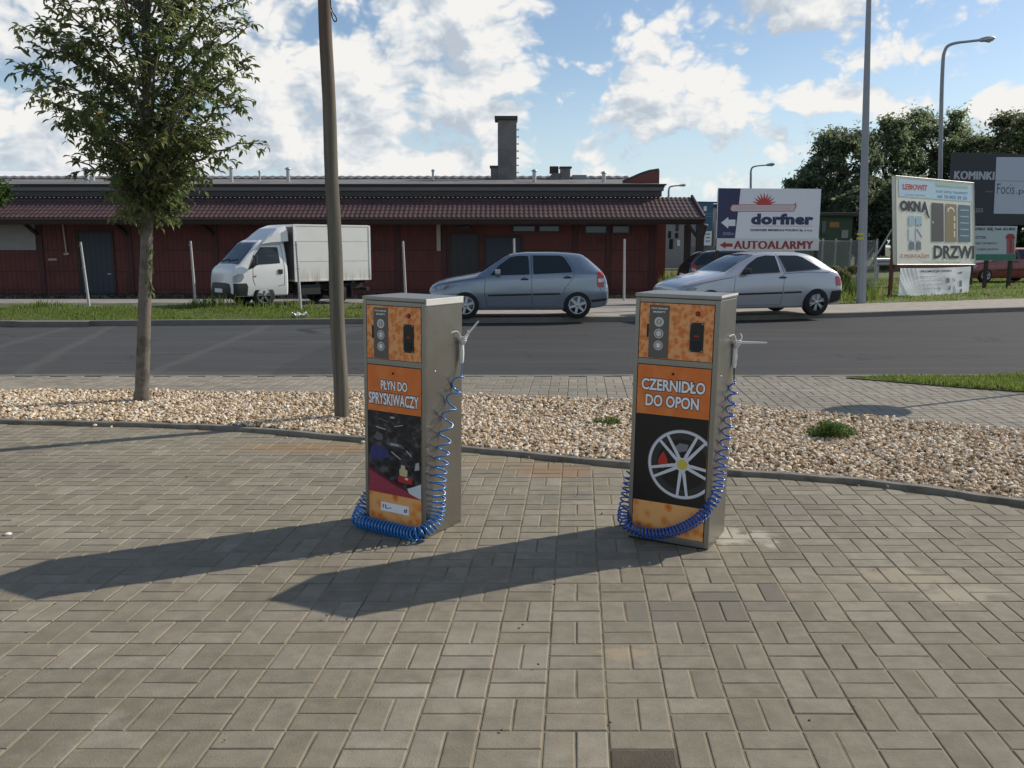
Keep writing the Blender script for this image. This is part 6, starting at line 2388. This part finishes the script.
def cut_wheels(o, wheels, r, wid):
    """wheel housings cut out of the body"""
    for x, z in wheels:
        mb = MB()
        mb.lathe([(0.0, -1.5), (r, -1.5), (r, 1.5), (0.0, 1.5)], M_WELL, 36, T(x, 0, z), axis='Y', smooth=False)
        for sgn in (-1, 1):
            m2 = MB()
            m2.lathe([(0.0, 0), (r, 0), (r, 0.6), (0.0, 0.6)], M_WELL, 36, T(x, sgn * (wid + 0.3) - 0.3, z), axis='Y', smooth=False)
            c = m2.build('cutter')
            bm = bmesh.new()
            bm.from_mesh(c.data)
            bmesh.ops.remove_doubles(bm, verts=bm.verts[:], dist=1e-5)
            bmesh.ops.recalc_face_normals(bm, faces=bm.faces[:])
            bm.to_mesh(c.data)
            bm.free()
            md = o.modifiers.new('b', 'BOOLEAN')
            md.operation = 'DIFFERENCE'
            md.object = c
            md.solver = 'EXACT'
            md.material_mode = 'TRANSFER'
            bpy.context.view_layer.update()
            dg = bpy.context.evaluated_depsgraph_get()
            me = bpy.data.meshes.new_from_object(o.evaluated_get(dg))
            o.modifiers.clear()
            o.data = me
            bpy.data.objects.remove(c)
        del mb


def side_patch(m, L, pts, mat, off=0.006, sides=(-1, 1), sub=0.05):
    """panel lying on the body side: polygon in x,z cut fine and pressed onto the shell"""
    for sgn in sides:
        bm = bmesh.new()
        f = bm.faces.new([bm.verts.new((x, 0, z)) for x, z in pts])
        xs = [p[0] for p in pts]
        zs = [p[1] for p in pts]
        x = min(xs) + sub
        while x < max(xs):
            bmesh.ops.bisect_plane(bm, geom=bm.verts[:] + bm.edges[:] + bm.faces[:], plane_co=(x, 0, 0), plane_no=(1, 0, 0))
            x += sub
        z = min(zs) + sub
        while z < max(zs):
            bmesh.ops.bisect_plane(bm, geom=bm.verts[:] + bm.edges[:] + bm.faces[:], plane_co=(0, 0, z), plane_no=(0, 0, 1))
            z += sub
        for v in bm.verts:
            v.co.y = sgn * (L.half(v.co.x, v.co.z) + off)
        for f in bm.faces:
            if f.normal.y * sgn < 0:
                f.normal_flip()
        m.bm(bm, mat, smooth=True)


def side_line(m, L, pts, mat, w=0.007, off=0.004, sides=(-1, 1)):
    for sgn in sides:
        p = []
        for (x0, z0), (x1, z1) in zip(pts, pts[1:]):
            n = max(2, int(math.hypot(x1 - x0, z1 - z0) / 0.06))
            for k in range(n):
                t = k / n
                x, z = x0 + (x1 - x0) * t, z0 + (z1 - z0) * t
                p.append((x, sgn * (L.half(x, z) + off - w * 0.5), z))
        x, z = pts[-1]
        p.append((x, sgn * (L.half(x, z) + off - w * 0.5), z))
        m.tube(p, w, mat, 5)


def top_patch(m, L, x0, x1, y0, y1, mat, off=0.006, nx=14, ny=12):
    """glass lying on the upper surface; half width runs from y0 at x0 to y1 at x1"""
    vs, fs = [], []
    for i in range(nx + 1):
        x = x0 + (x1 - x0) * i / nx
        hw = y0 + (y1 - y0) * i / nx
        for j in range(ny + 1):
            y = -hw + 2 * hw * j / ny
            vs.append((x, y, L.top(x, y) + off))
    for i in range(nx):
        for j in range(ny):
            k = i * (ny + 1) + j
            fs.append((k, k + ny + 1, k + ny + 2, k + 1))
    m.add(vs, fs, mat, smooth=True)


def wheel(root, x, y, z, r, w, spokes, rimmat, dbl=False, barrel=None):
    barrel = barrel or rimmat
    sgn = -1 if y < 0 else 1
    m = MB()
    prof = [(r * 0.66, -w / 2), (r * 0.93, -w / 2), (r * 0.985, -w * 0.36), (r, -w * 0.2), (r, w * 0.2), (r * 0.985, w * 0.36), (r * 0.93, w / 2), (r * 0.66, w / 2), (r * 0.66, -w / 2)]
    m.lathe(prof, M_TYRE, 32, axis='Y')
    o = m.build('wheel', root)
    o.location = (x, y, z)
    q = MB()
    ys = sgn * w / 2
    q.lathe([(r * 0.66, ys * 0.98), (r * 0.64, ys * 1.04), (r * 0.59, ys * 0.95), (r * 0.59, ys * 0.2)], barrel, 32, axis='Y')
    q.disc(0, 0, r * 0.6, ys * 0.25, M_RIMDARK, 28)
    for i in range(spokes):
        a = 2 * math.pi * i / spokes + 0.3
        for d_ in ((-0.13, 0.13) if dbl else (0,)):
            c1 = Vector((math.cos(a + d_ * 0.6), 0, math.sin(a + d_ * 0.6)))
            c2 = Vector((math.cos(a + d_), 0, math.sin(a + d_)))
            n_ = Vector((-c2.z, 0, c2.x))
            wi, wo_ = (r * 0.045, r * 0.032) if dbl else (r * 0.10, r * 0.085)
            p = [c1 * r * 0.1 - n_ * wi, c2 * r * 0.61 - n_ * wo_, c2 * r * 0.61 + n_ * wo_, c1 * r * 0.1 + n_ * wi]
            vs = [(v.x, ys * 0.97, v.z) for v in p] + [(v.x, ys * 0.6, v.z) for v in p]
            q.add(vs, [(0, 1, 2, 3), (0, 4, 5, 1), (1, 5, 6, 2), (2, 6, 7, 3), (3, 7, 4, 0)], rimmat)
    q.lathe([(0.0, ys * 1.02), (r * 0.13, ys * 1.0), (r * 0.16, ys * 0.85)], rimmat, 16, axis='Y')
    q.build('rim', o)
    return o


def car(name, label, loc, rz, sc, stations, body_mat, spec):
    L = Loft(stations)
    root = thing(name, label, 'car', loc, rz)
    root.scale = (sc, sc, sc)
    vs, fs = L.mesh()
    m = MB()
    m.add(vs, fs, body_mat, smooth=True)
    bd = m.build('body', root)
    bm = bmesh.new()
    bm.from_mesh(bd.data)
    bmesh.ops.recalc_face_normals(bm, faces=bm.faces[:])
    bm.to_mesh(bd.data)
    bm.free()
    xf, xr, wr, tw = spec['xf'], spec['xr'], spec['wr'], spec['tw']
    cut_wheels(bd, ((xf, wr), (xr, wr)), wr * 1.24, tw - 0.16)
    for x in (xf, xr):
        for s_ in (-1, 1):
            wheel(root, x, s_ * (tw - 0.075), wr, wr, 0.18, spec['spokes'], spec['rim'], spec.get('dbl', False), spec.get('barrel'))
    # windscreens
    m = MB()
    top_patch(m, L, *spec['ws'], M_CARGLASS)
    m.build('windscreen', root)
    m = MB()
    top_patch(m, L, *spec['rw'], M_CARGLASS)
    m.build('rear_window', root)
    for pts in spec['windows']:
        for s_ in (-1, 1):
            m = MB()
            side_patch(m, L, pts, M_CARGLASS, 0.006, (s_,))
            # rubber edge
            side_line(m, L, pts + [pts[0]], M_TRIMBLK, 0.008, 0.006, (s_,))
            m.build('side_window', root)
    m = MB()
    for ln in spec['seams']:
        side_line(m, L, ln, M_SEAM, 0.0045, 0.002)
    for ln in spec.get('strips', []):
        side_line(m, L, ln, M_TRIMBLK, 0.022, 0.008)
    for pts in spec.get('black', []):
        side_patch(m, L, pts, M_TRIMBLK, 0.005)
    m.build('trim', root)
    for hx, hz in spec['handles']:
        for s_ in (-1, 1):
            m = MB()
            y = L.half(hx, hz)
            m.box((hx - 0.085, s_ * y - 0.022, hz - 0.018), (hx + 0.085, s_ * y + 0.022, hz + 0.018), spec.get('handle_mat', M_TRIMBLK), 0.012)
            m.lathe([(0.0, 0.004), (0.05, 0.004), (0.055, 0.0)], M_SEAM, 14, T(hx - 0.005, s_ * y, hz - 0.01) @ RX(R(90 * s_)))
            m.build('door_handle', root)
    for s_ in (-1, 1):
        m = MB()
        x, z = spec['mirror']
        y = L.half(x, z)
        m.box((x - 0.05, s_ * y + (0.02 if s_ > 0 else -0.17), z + 0.01), (x + 0.07, s_ * y + (0.17 if s_ > 0 else -0.02), z + 0.13), spec.get('mirror_mat', M_TRIMBLK), 0.03)
        m.tube([(x, s_ * (y - 0.02), z + 0.01), (x, s_ * (y + 0.06), z + 0.05)], 0.025, M_TRIMBLK, 6)
        m.build('mirror', root)
    for nm, mat in (('headlight', M_LENSDK), ('tail_light', M_TAIL)):
        for s_ in (-1, 1):
            m = MB()
            side_patch(m, L, spec[nm], mat, 0.009, (s_,), 0.03)
            if nm == 'tail_light' and 'tail_white' in spec:
                side_patch(m, L, spec['tail_white'], M_LENS, 0.012, (s_,), 0.03)
            m.build(nm, root)
    # bumpers and plates
    for pts in spec['bumpers']:
        m = MB()
        side_patch(m, L, pts, spec.get('bumper_mat', M_TRIMBLK), 0.012, (-1,))
        m.build('bumper_strip', root)
        m = MB()
        side_patch(m, L, pts, spec.get('bumper_mat', M_TRIMBLK), 0.012, (1,))
        m.build('bumper_strip', root)
    x1 = stations[-1][0]
    m = MB()
    m.box((x1 - 0.05, -0.26, spec['plate']), (x1 + 0.012, 0.26, spec['plate'] + 0.11), M_SIGNWHITE, 0.003)
    m.build('number_plate', root)
    m = MB()
    x0 = stations[0][0]
    m.box((x0 - 0.012, -0.26, 0.36), (x0 + 0.05, 0.26, 0.47), M_SIGNWHITE, 0.003)
    m.build('number_plate', root)
    if 'aerial' in spec:
        m = MB()
        x = spec['aerial']
        m.tube([(x, 0, L.top(x, 0) - 0.01), (x + 0.12, 0, L.top(x, 0) + 0.32)], 0.006, M_TRIMBLK, 5)
        m.build('aerial', root)
    return root


def S(x, zb, hb, zm, hm, zs, hs, zr, hr, zt):
    return (x, [(hb, zb), (hm, zm), (hs, zs), (hr, zr), (hr * 0.55, zt - (zt - zr) * 0.22), (0.0, zt)])


# ---- grey blue five door hatchback
fab = [S(0.0, 0.28, 0.50, 0.44, 0.58, 0.60, 0.54, 0.645, 0.44, 0.665), S(0.05, 0.24, 0.62, 0.44, 0.70, 0.64, 0.66, 0.70, 0.52, 0.725), S(0.18, 0.20, 0.70, 0.46, 0.77, 0.70, 0.74, 0.775, 0.60, 0.80),
       S(0.5, 0.19, 0.74, 0.50, 0.81, 0.78, 0.785, 0.86, 0.64, 0.885), S(0.95, 0.19, 0.76, 0.52, 0.825, 0.85, 0.80, 0.935, 0.66, 0.965), S(1.12, 0.19, 0.76, 0.52, 0.825, 0.87, 0.80, 0.985, 0.66, 1.015),
       S(1.45, 0.19, 0.76, 0.52, 0.825, 0.90, 0.80, 1.20, 0.60, 1.225), S(1.80, 0.19, 0.76, 0.52, 0.825, 0.92, 0.80, 1.375, 0.56, 1.40), S(2.2, 0.19, 0.76, 0.52, 0.825, 0.94, 0.80, 1.42, 0.555, 1.452),
       S(2.75, 0.19, 0.76, 0.52, 0.825, 0.955, 0.80, 1.42, 0.55, 1.455), S(3.25, 0.20, 0.76, 0.53, 0.825, 0.965, 0.795, 1.385, 0.545, 1.425), S(3.42, 0.21, 0.755, 0.54, 0.82, 0.97, 0.79, 1.345, 0.545, 1.39),
       S(3.62, 0.23, 0.75, 0.55, 0.81, 0.98, 0.77, 1.20, 0.58, 1.235), S(3.82, 0.26, 0.73, 0.56, 0.80, 0.95, 0.75, 1.02, 0.62, 1.045), S(3.90, 0.29, 0.70, 0.56, 0.78, 0.84, 0.74, 0.90, 0.62, 0.92), S(3.96, 0.34, 0.62, 0.54, 0.70, 0.66, 0.68, 0.72, 0.56, 0.73)]
fspec = dict(xf=0.80, xr=3.265, wr=0.30, tw=0.825, spokes=6, rim=M_RIMSILVER, ws=(1.14, 1.78, 0.60, 0.52), rw=(3.44, 3.78, 0.48, 0.52),
             windows=[[(1.36, 0.955), (2.20, 0.975), (2.185, 1.365), (1.98, 1.365), (1.80, 1.335), (1.55, 1.16)], [(2.30, 0.98), (3.14, 1.02), (3.13, 1.10), (2.98, 1.33), (2.90, 1.37), (2.29, 1.375)]],
             seams=[[(1.24, 0.92), (1.22, 0.60), (1.28, 0.26)], [(2.25, 1.40), (2.255, 0.95), (2.26, 0.30)], [(3.02, 1.36), (3.19, 1.08), (3.18, 0.90), (2.98, 0.66), (2.93, 0.52)], [(1.28, 0.26), (2.26, 0.255), (2.88, 0.26)], [(1.22, 0.90), (0.9, 0.87), (0.5, 0.81), (0.3, 0.76)], [(3.78, 0.92), (3.74, 0.70), (3.80, 0.60)]],
             strips=[[(1.30, 0.515), (2.24, 0.535)], [(2.28, 0.536), (2.88, 0.545)]], black=[], handles=[(2.10, 0.865), (3.04, 0.90)], mirror=(1.50, 0.955),
             headlight=[(0.06, 0.58), (0.30, 0.615), (0.46, 0.73), (0.34, 0.745), (0.13, 0.685)], tail_light=[(3.70, 0.70), (3.84, 0.68), (3.86, 0.92), (3.80, 1.03), (3.72, 1.03), (3.69, 0.85)], tail_white=[(3.72, 0.80), (3.84, 0.80), (3.85, 0.88), (3.72, 0.88)],
             bumpers=[[(0.02, 0.35), (0.40, 0.35), (0.42, 0.40), (0.02, 0.41)], [(3.58, 0.36), (3.94, 0.40), (3.94, 0.45), (3.57, 0.41)]], plate=0.60, mirror_mat=M_LENS)


def place_car(px_f, px_r, wb, yw_f, yw_r, zg):
    """wheel contact points in the photo -> origin, heading, scale (nose to the left)"""
    a, b = G(px_f, yw_f, zg), G(px_r, yw_r, zg)
    d_ = b - a
    return a, b, math.atan2(d_.y, d_.x), d_.length / wb


a, b, rz, sc = place_car(465.5, 577, 2.465, 318.6, 318.3, Z_FAR)
near = 0.75 * sc
dirv = Vector((math.cos(rz), math.sin(rz), 0))
perp = Vector((-dirv.y, dirv.x, 0))
o_ = a - dirv * 0.80 * sc + perp * near
print('hatch scale', sc, o_)
car('parked_car', 'grey blue five door hatchback parked on the far sidewalk behind the washer cabinet', (o_.x, o_.y, Z_FAR - 0.003), rz, sc, fab, paint('grey_blue_paint', (0.235, 0.285, 0.345), 0.45, 0.25), fspec)

# ---- silver three door hatchback
zx = [S(0.0, 0.28, 0.52, 0.42, 0.62, 0.54, 0.60, 0.60, 0.50, 0.625), S(0.05, 0.24, 0.64, 0.42, 0.74, 0.58, 0.71, 0.655, 0.58, 0.685), S(0.2, 0.20, 0.72, 0.44, 0.80, 0.64, 0.78, 0.72, 0.64, 0.755),
      S(0.6, 0.19, 0.75, 0.48, 0.83, 0.74, 0.81, 0.82, 0.68, 0.855), S(1.05, 0.19, 0.77, 0.50, 0.845, 0.82, 0.82, 0.905, 0.68, 0.935), S(1.22, 0.19, 0.77, 0.50, 0.845, 0.85, 0.82, 0.95, 0.68, 0.98),
      S(1.6, 0.19, 0.77, 0.50, 0.845, 0.88, 0.82, 1.16, 0.61, 1.19), S(2.0, 0.19, 0.77, 0.50, 0.845, 0.90, 0.82, 1.315, 0.575, 1.345), S(2.4, 0.19, 0.77, 0.50, 0.845, 0.92, 0.82, 1.36, 0.57, 1.392),
      S(2.95, 0.19, 0.77, 0.51, 0.845, 0.935, 0.82, 1.355, 0.565, 1.395), S(3.30, 0.20, 0.77, 0.52, 0.845, 0.95, 0.81, 1.31, 0.565, 1.355), S(3.48, 0.22, 0.765, 0.53, 0.84, 0.955, 0.80, 1.245, 0.57, 1.29),
      S(3.75, 0.25, 0.76, 0.54, 0.83, 0.955, 0.78, 1.09, 0.60, 1.12), S(3.94, 0.28, 0.74, 0.54, 0.81, 0.90, 0.76, 0.955, 0.63, 0.98), S(4.02, 0.30, 0.72, 0.54, 0.79, 0.78, 0.75, 0.83, 0.62, 0.85), S(4.08, 0.36, 0.64, 0.50, 0.72, 0.60, 0.70, 0.64, 0.58, 0.66)]
zx = [((0.15 + x * 0.90 / 1.05) if x < 1.05 else x, p) for x, p in zx]
zspec = dict(barrel=M_RIMDARK, xf=0.83, xr=3.37, wr=0.305, tw=0.845, spokes=6, rim=M_RIMSILVER, dbl=True, ws=(1.24, 1.96, 0.62, 0.53), rw=(3.50, 3.90, 0.50, 0.54),
             windows=[[(1.52, 0.92), (2.46, 0.955), (2.43, 1.305), (2.20, 1.31), (2.0, 1.265), (1.75, 1.12)], [(2.62, 0.965), (3.50, 1.02), (3.40, 1.085), (3.10, 1.27), (2.98, 1.305), (2.52, 1.31)]],
             seams=[[(1.40, 0.90), (1.36, 0.60), (1.42, 0.26)], [(2.47, 1.34), (2.56, 0.95), (2.54, 0.60), (2.50, 0.27)], [(1.42, 0.26), (2.50, 0.26)], [(1.36, 0.86), (0.9, 0.79), (0.5, 0.715), (0.25, 0.66)], [(2.56, 0.93), (3.2, 0.955), (3.7, 0.945)], [(3.88, 0.86), (3.86, 0.62)]],
             strips=[[(1.40, 0.50), (2.52, 0.52)], [(2.56, 0.521), (2.98, 0.53)]], black=[], handles=[(2.52, 0.845)], mirror=(1.62, 0.915),
             headlight=[(0.20, 0.52), (0.44, 0.55), (0.52, 0.645), (0.42, 0.665), (0.26, 0.62)], tail_light=[(3.86, 0.66), (3.99, 0.65), (4.0, 0.79), (3.94, 0.86), (3.84, 0.86)],
             bumpers=[[(0.18, 0.26), (0.47, 0.235), (0.50, 0.44), (0.17, 0.46)], [(3.72, 0.27), (4.04, 0.34), (4.06, 0.50), (3.98, 0.56), (3.74, 0.54)]], plate=0.66)
a, b, rz, sc = place_car(708.5, 813.5, 2.54, 318.0, 315.6, Z_FAR)
dirv = Vector((math.cos(rz), math.sin(rz), 0))
perp = Vector((-dirv.y, dirv.x, 0))
o_ = a - dirv * 0.83 * sc + perp * 0.76 * sc
print('silver scale', sc, o_)
car('parked_car', 'silver three door hatchback with black bumpers parked behind the tyre cabinet', (o_.x, o_.y, Z_FAR - 0.003), rz, sc, zx, paint('silver_paint', (0.46, 0.47, 0.50), 0.35, 0.28), zspec)

# ---- dark car under the porch, mostly hidden
dk = dict(fspec)
dk['rim'] = M_RIMSILVER
p = D(681, 262, 27.5)
car('parked_car', 'dark car by the porch posts, half hidden behind the silver hatchback', (p.x + 3.96 * 0.95, 27.5, Z_FAR - 0.003), R(183), 0.95, fab, paint('black_green_paint', (0.02, 0.022, 0.022), 0.2, 0.3), dk)
dr = dict(fspec)
p = D(966, 262, 37)
car('parked_car', 'dark red car parked behind the course sign', (p.x - 0.4, 37.0, Z_FAR - 0.003), R(6), 1.0, fab, paint('dull_red_paint', (0.24, 0.05, 0.05), 0.2, 0.4), dr)

# ---- small white box truck
M_TRUCKW = pmat('white_truck_paint', (0.76, 0.76, 0.74), 0.4, 0.0, coat=0.4, var=0.05, vscale=2)


def box_dirt():
    m = bpy.data.materials.new('grimy_white_box')
    m.use_nodes = True
    t = NT(m.node_tree)
    b = t.n['Principled BSDF']
    co = t.node('ShaderNodeTexCoord').outputs['Object']
    z = t.node('ShaderNodeSeparateXYZ', ins={0: co}).outputs[2]
    stre = t.noise(t.vmath('MULTIPLY', co, (7, 7, 0.8)).outputs[0], 1.0, 6, 0.7)
    low = t.math('SUBTRACT', 1.0, t.smooth(z, 0.70, 1.25))
    f = t.math('MULTIPLY', low, t.smooth(stre, 0.35, 0.7))
    c = t.mix(t.math('MULTIPLY', f, 0.75), (0.80, 0.79, 0.73), (0.36, 0.31, 0.23))
    c = t.mix(t.math('MULTIPLY', t.smooth(t.noise(co, 2.5, 6, 0.7), 0.5, 0.75), 0.3), c, (0.62, 0.60, 0.53))
    t.put(b.inputs['Base Color'], c)
    b.inputs['Roughness'].default_value = 0.5
    return m


M_BOX = box_dirt()
TL = 4.38
ta = G(263, 306.6, Z_FAR)
trz = R(40)
tsc = 0.88
truck = thing('box_truck', 'small white box truck with grimy cargo box and black bumper parked on the yard', 'truck', (0, 0, 0), trz)
truck.scale = (tsc,) * 3
off = RZ(trz) @ Vector((0.92 * tsc, -0.70 * tsc, 0))
truck.location = (ta.x - off.x, ta.y - off.y, Z_FAR - 0.008)


def C(x, zb, hb, zm, hm, zs, hs, zr, hr, zt):
    return (x, [(hb, zb), (hm, zm), (hs, zs), (hr, zr), (hr * 0.6, zt - (zt - zr) * 0.15), (0.0, zt)])


cab_st = [C(0.0, 0.36, 0.66, 0.55, 0.74, 0.82, 0.70, 0.93, 0.62, 0.95), C(0.05, 0.33, 0.76, 0.55, 0.815, 0.86, 0.785, 1.02, 0.72, 1.05), C(0.13, 0.32, 0.80, 0.56, 0.84, 0.94, 0.815, 1.12, 0.73, 1.15),
          C(0.26, 0.32, 0.81, 0.58, 0.845, 1.02, 0.825, 1.21, 0.73, 1.24), C(0.55, 0.32, 0.81, 0.60, 0.845, 1.10, 0.83, 1.50, 0.69, 1.53), C(0.86, 0.32, 0.81, 0.60, 0.845, 1.12, 0.83, 1.80, 0.65, 1.83),
          C(1.12, 0.32, 0.81, 0.60, 0.845, 1.13, 0.83, 1.87, 0.64, 1.90), C(1.62, 0.32, 0.81, 0.60, 0.845, 1.13, 0.83, 1.88, 0.635, 1.91), C(1.66, 0.36, 0.79, 0.60, 0.82, 1.13, 0.81, 1.85, 0.62, 1.88)]
LC = Loft(cab_st)
vs, fs = LC.mesh(60)
m = MB()
m.add(vs, fs, M_TRUCKW, smooth=True)
cab = m.build('cab', truck)
bm = bmesh.new()
bm.from_mesh(cab.data)
bmesh.ops.recalc_face_normals(bm, faces=bm.faces[:])
bm.to_mesh(cab.data)
bm.free()
cut_wheels(cab, ((0.92, 0.33),), 0.41, 0.66)
m = MB()
top_patch(m, LC, 0.24, 0.84, 0.70, 0.61, M_CARGLASS)
m.tube([(0.30, 0.1, LC.top(0.30, 0.1) + 0.02), (0.36, -0.42, LC.top(0.36, -0.42) + 0.02)], 0.012, M_TRIMBLK, 5)
m.tube([(0.30, 0.6, LC.top(0.30, 0.6) + 0.02), (0.36, 0.15, LC.top(0.36, 0.15) + 0.02)], 0.012, M_TRIMBLK, 5)
m.build('windscreen', truck)
wpts = [(0.50, 1.08), (0.64, 1.12), (0.74, 1.20), (1.44, 1.24), (1.42, 1.68), (0.92, 1.68), (0.72, 1.46)]
for s_ in (-1, 1):
    m = MB()
    side_patch(m, LC, wpts, M_CARGLASS, 0.006, (s_,))
    side_line(m, LC, wpts + [wpts[0]], M_TRIMBLK, 0.009, 0.006, (s_,))
    m.build('side_window', truck)
m = MB()
for ln in ([(0.62, 1.12), (0.60, 0.80), (0.66, 0.62)], [(1.53, 1.80), (1.56, 1.1), (1.55, 0.62), (1.35, 0.60)], [(0.62, 1.12), (0.47, 1.06), (0.70, 1.50), (0.92, 1.74), (1.53, 1.76)]):
    side_line(m, LC, ln, M_SEAM, 0.006, 0.003)
side_patch(m, LC, [(0.62, 0.86), (0.70, 0.86), (0.70, 0.895), (0.62, 0.895)], M_TAIL, 0.008)
m.build('door_trim', truck)
for s_ in (-1, 1):
    m = MB()
    y = LC.half(1.46, 1.0)
    m.box((1.36, s_ * y - 0.022, 0.93), (1.50, s_ * y + 0.022, 1.06), M_TRIMBLK, 0.012)
    m.build('door_handle', truck)
for s_ in (-1, 1):
    m = MB()
    side_patch(m, LC, [(0.02, 0.72), (0.24, 0.73), (0.34, 0.86), (0.31, 0.95), (0.16, 0.95), (0.04, 0.88)], M_LENSDK, 0.008, (s_,), 0.03)
    m.build('headlight', truck)
    m = MB()
    y = LC.half(0.7, 1.15)
    m.box((0.60, s_ * y + (0.06 if s_ > 0 else -0.22), 1.18), (0.68, s_ * y + (0.22 if s_ > 0 else -0.06), 1.46), M_TRIMBLK, 0.02)
    m.tube([(0.72, s_ * (y - 0.05), 1.2), (0.66, s_ * (y + 0.1), 1.25)], 0.015, M_TRIMBLK, 5)
    m.build('mirror', truck)
m = MB()
vs, fs = [], []
for i in range(25):
    yv = -0.83 + 1.66 * i / 24
    xv = 0.15 * (abs(yv) / 0.83) ** 5 - 0.055
    vs += [(xv + 0.05, yv, 0.26), (xv, yv, 0.32), (xv - 0.01, yv, 0.52), (xv + 0.01, yv, 0.66), (xv + 0.06, yv, 0.70)]
for i in range(24):
    for j in range(4):
        fs.append((i * 5 + j, i * 5 + j + 1, i * 5 + j + 6, i * 5 + j + 5))
m.add(vs, fs, M_TRIMBLK, smooth=True)
m.build('bumper', truck)
for s_ in (-1, 1):
    m = MB()
    side_patch(m, LC, [(0.04, 0.34), (0.42, 0.33), (0.44, 0.60), (0.40, 0.69), (0.03, 0.69)], M_TRIMBLK, 0.014, (s_,))
    m.build('bumper_corner', truck)
m = MB()
m.box((-0.082, -0.26, 0.42), (-0.058, 0.26, 0.53), M_SIGNWHITE, 0.003)
m.build('number_plate', truck)
m = MB()
m.lathe([(0.0, -0.012), (0.055, -0.01), (0.06, 0)], M_GALV, 16, T(0.075, 0, 0.86) @ RY(R(-80)))
m.build('round_badge', truck)
# roof wind deflector
m = MB()
prof = [(0.98, 1.80), (1.05, 1.88), (1.25, 2.06), (1.48, 2.22), (1.72, 2.31), (1.74, 1.90), (1.2, 1.88)]
prof2 = [(0.94, 1.78), (1.0, 1.84), (1.2, 1.96), (1.45, 2.08), (1.72, 2.16), (1.74, 1.86), (1.2, 1.82)]
ys = [(-0.78, prof2), (-0.62, prof), (0.0, [(x, z + 0.015) for x, z in prof]), (0.62, prof), (0.78, prof2)]
vs = [(x, y, z) for y, pr_ in ys for x, z in pr_]
fs = []
for i in range(4):
    for j in range(7):
        j2 = (j + 1) % 7
        fs.append((i * 7 + j, i * 7 + j2, (i + 1) * 7 + j2, (i + 1) * 7 + j))
fs += [tuple(range(7)), tuple(range(34, 27, -1))]
m.add(vs, fs, M_TRUCKW, smooth=False)
df = m.build('wind_deflector', truck)
bm = bmesh.new()
bm.from_mesh(df.data)
bmesh.ops.recalc_face_normals(bm, faces=bm.faces[:])
bm.to_mesh(df.data)
bm.free()
m = MB()
bx0, bx1, bz0, bz1, bw = 1.88, TL, 0.70, 2.32, 0.86
m.box((bx0, -bw, bz0), (bx1, bw, bz1), M_BOX, 0.02)
for x in (bx0 + 0.006, bx1 - 0.006):
    for y in (-bw, bw):
        m.box((x - 0.03, y - 0.012, bz0 - 0.01), (x + 0.03, y + 0.012, bz1 + 0.008), M_BOX, 0.006)
for z in (bz0 - 0.01, bz1 - 0.03):
    m.box((bx0 + 0.0305, -bw - 0.01, z), (bx1 - 0.0305, bw + 0.01, z + 0.05), M_BOX, 0.006)
for z in (1.27, 1.85):
    m.box((bx0 + 0.031, -bw - 0.003, z), (bx1 - 0.031, bw + 0.003, z + 0.008), M_SHUTTER)
m.box((bx0 - 0.004, -bw + 0.05, bz0 + 0.05), (bx0 + 0.02, bw - 0.05, bz1 - 0.05), M_FASCIA)
m.box((3.3, -bw - 0.012, bz0 + 0.09), (3.36, -bw + 0.01, bz0 + 0.15), M_TAIL, 0.004)
m.build('cargo_box', truck)
m = MB()
for y in (-0.38, 0.38):
    m.box((1.3, y - 0.06, 0.42), (TL - 0.05, y + 0.06, 0.60), M_TRIMBLK, 0.01)
for x in (2.0, 2.6, 3.3, 3.8, 4.25):
    m.box((x - 0.05, -0.80, 0.601), (x + 0.05, 0.80, 0.688), M_TRIMBLK)
m.box((2.0, -0.80, 0.30), (2.7, -0.45, 0.598), M_TRIMBLK, 0.02)
m.box((2.1, 0.45, 0.30), (2.8, 0.80, 0.598), M_TRIMBLK, 0.02)
m.box((TL - 0.12, -0.80, 0.36), (TL - 0.02, 0.80, 0.46), M_TRIMBLK, 0.01)
m.tube([(0.92, -0.7, 0.33), (0.92, 0.7, 0.33)], 0.05, M_TRIMBLK, 8)
m.tube([(3.3, -0.7, 0.29), (3.3, 0.7, 0.29)], 0.07, M_TRIMBLK, 8)
m.build('chassis', truck)
for x, r_ in ((0.92, 0.33), (3.3, 0.29)):
    for s_ in (-1, 1):
        wheel(truck, x, s_ * 0.735, r_, r_, 0.20, 5, pmat('steel_wheel', (0.12, 0.12, 0.12), 0.5, 0.3))
for s_ in (-1, 1):
    m = MB()
    m.box((3.7, s_ * 0.74 - 0.14, 0.16), (3.715, s_ * 0.74 + 0.14, 0.55), M_TRIMBLK)
    m.build('mudflap', truck)

# litter on the verge
lt = G(300, 318, Z_FAR)
m = MB()
vs, fs = [], []
for j in range(5):
    for i in range(7):
        vs.append((-0.16 + 0.32 * i / 6, -0.10 + 0.2 * j / 4, 0.05 + 0.03 * math.sin(i * 2.1 + j) + 0.025 * math.cos(j * 2.7 - i)))
for j in range(4):
    for i in range(6):
        k = j * 7 + i
        fs.append((k, k + 1, k + 8, k + 7))
m.add(vs, fs, M_WHITE_PL)
o = m.build('paper_scrap')
o.location = (lt.x, lt.y, Z_FAR + 0.03)
tag(o, 'crumpled white paper scrap lying on the verge grass before the truck', 'litter')
lt = G(8, 535)
m = MB()
m.lathe([(0.0, 0.0), (0.018, 0.002), (0.022, 0.008), (0.012, 0.013), (0.0, 0.014)], M_WHITE_PL, 9)
o = m.build('pebble')
o.location = (lt.x, lt.y, 0.0)
tag(o, 'small white pebble lying on the pavers at the left picture edge', 'pebble')
bpy.context.view_layer.update()
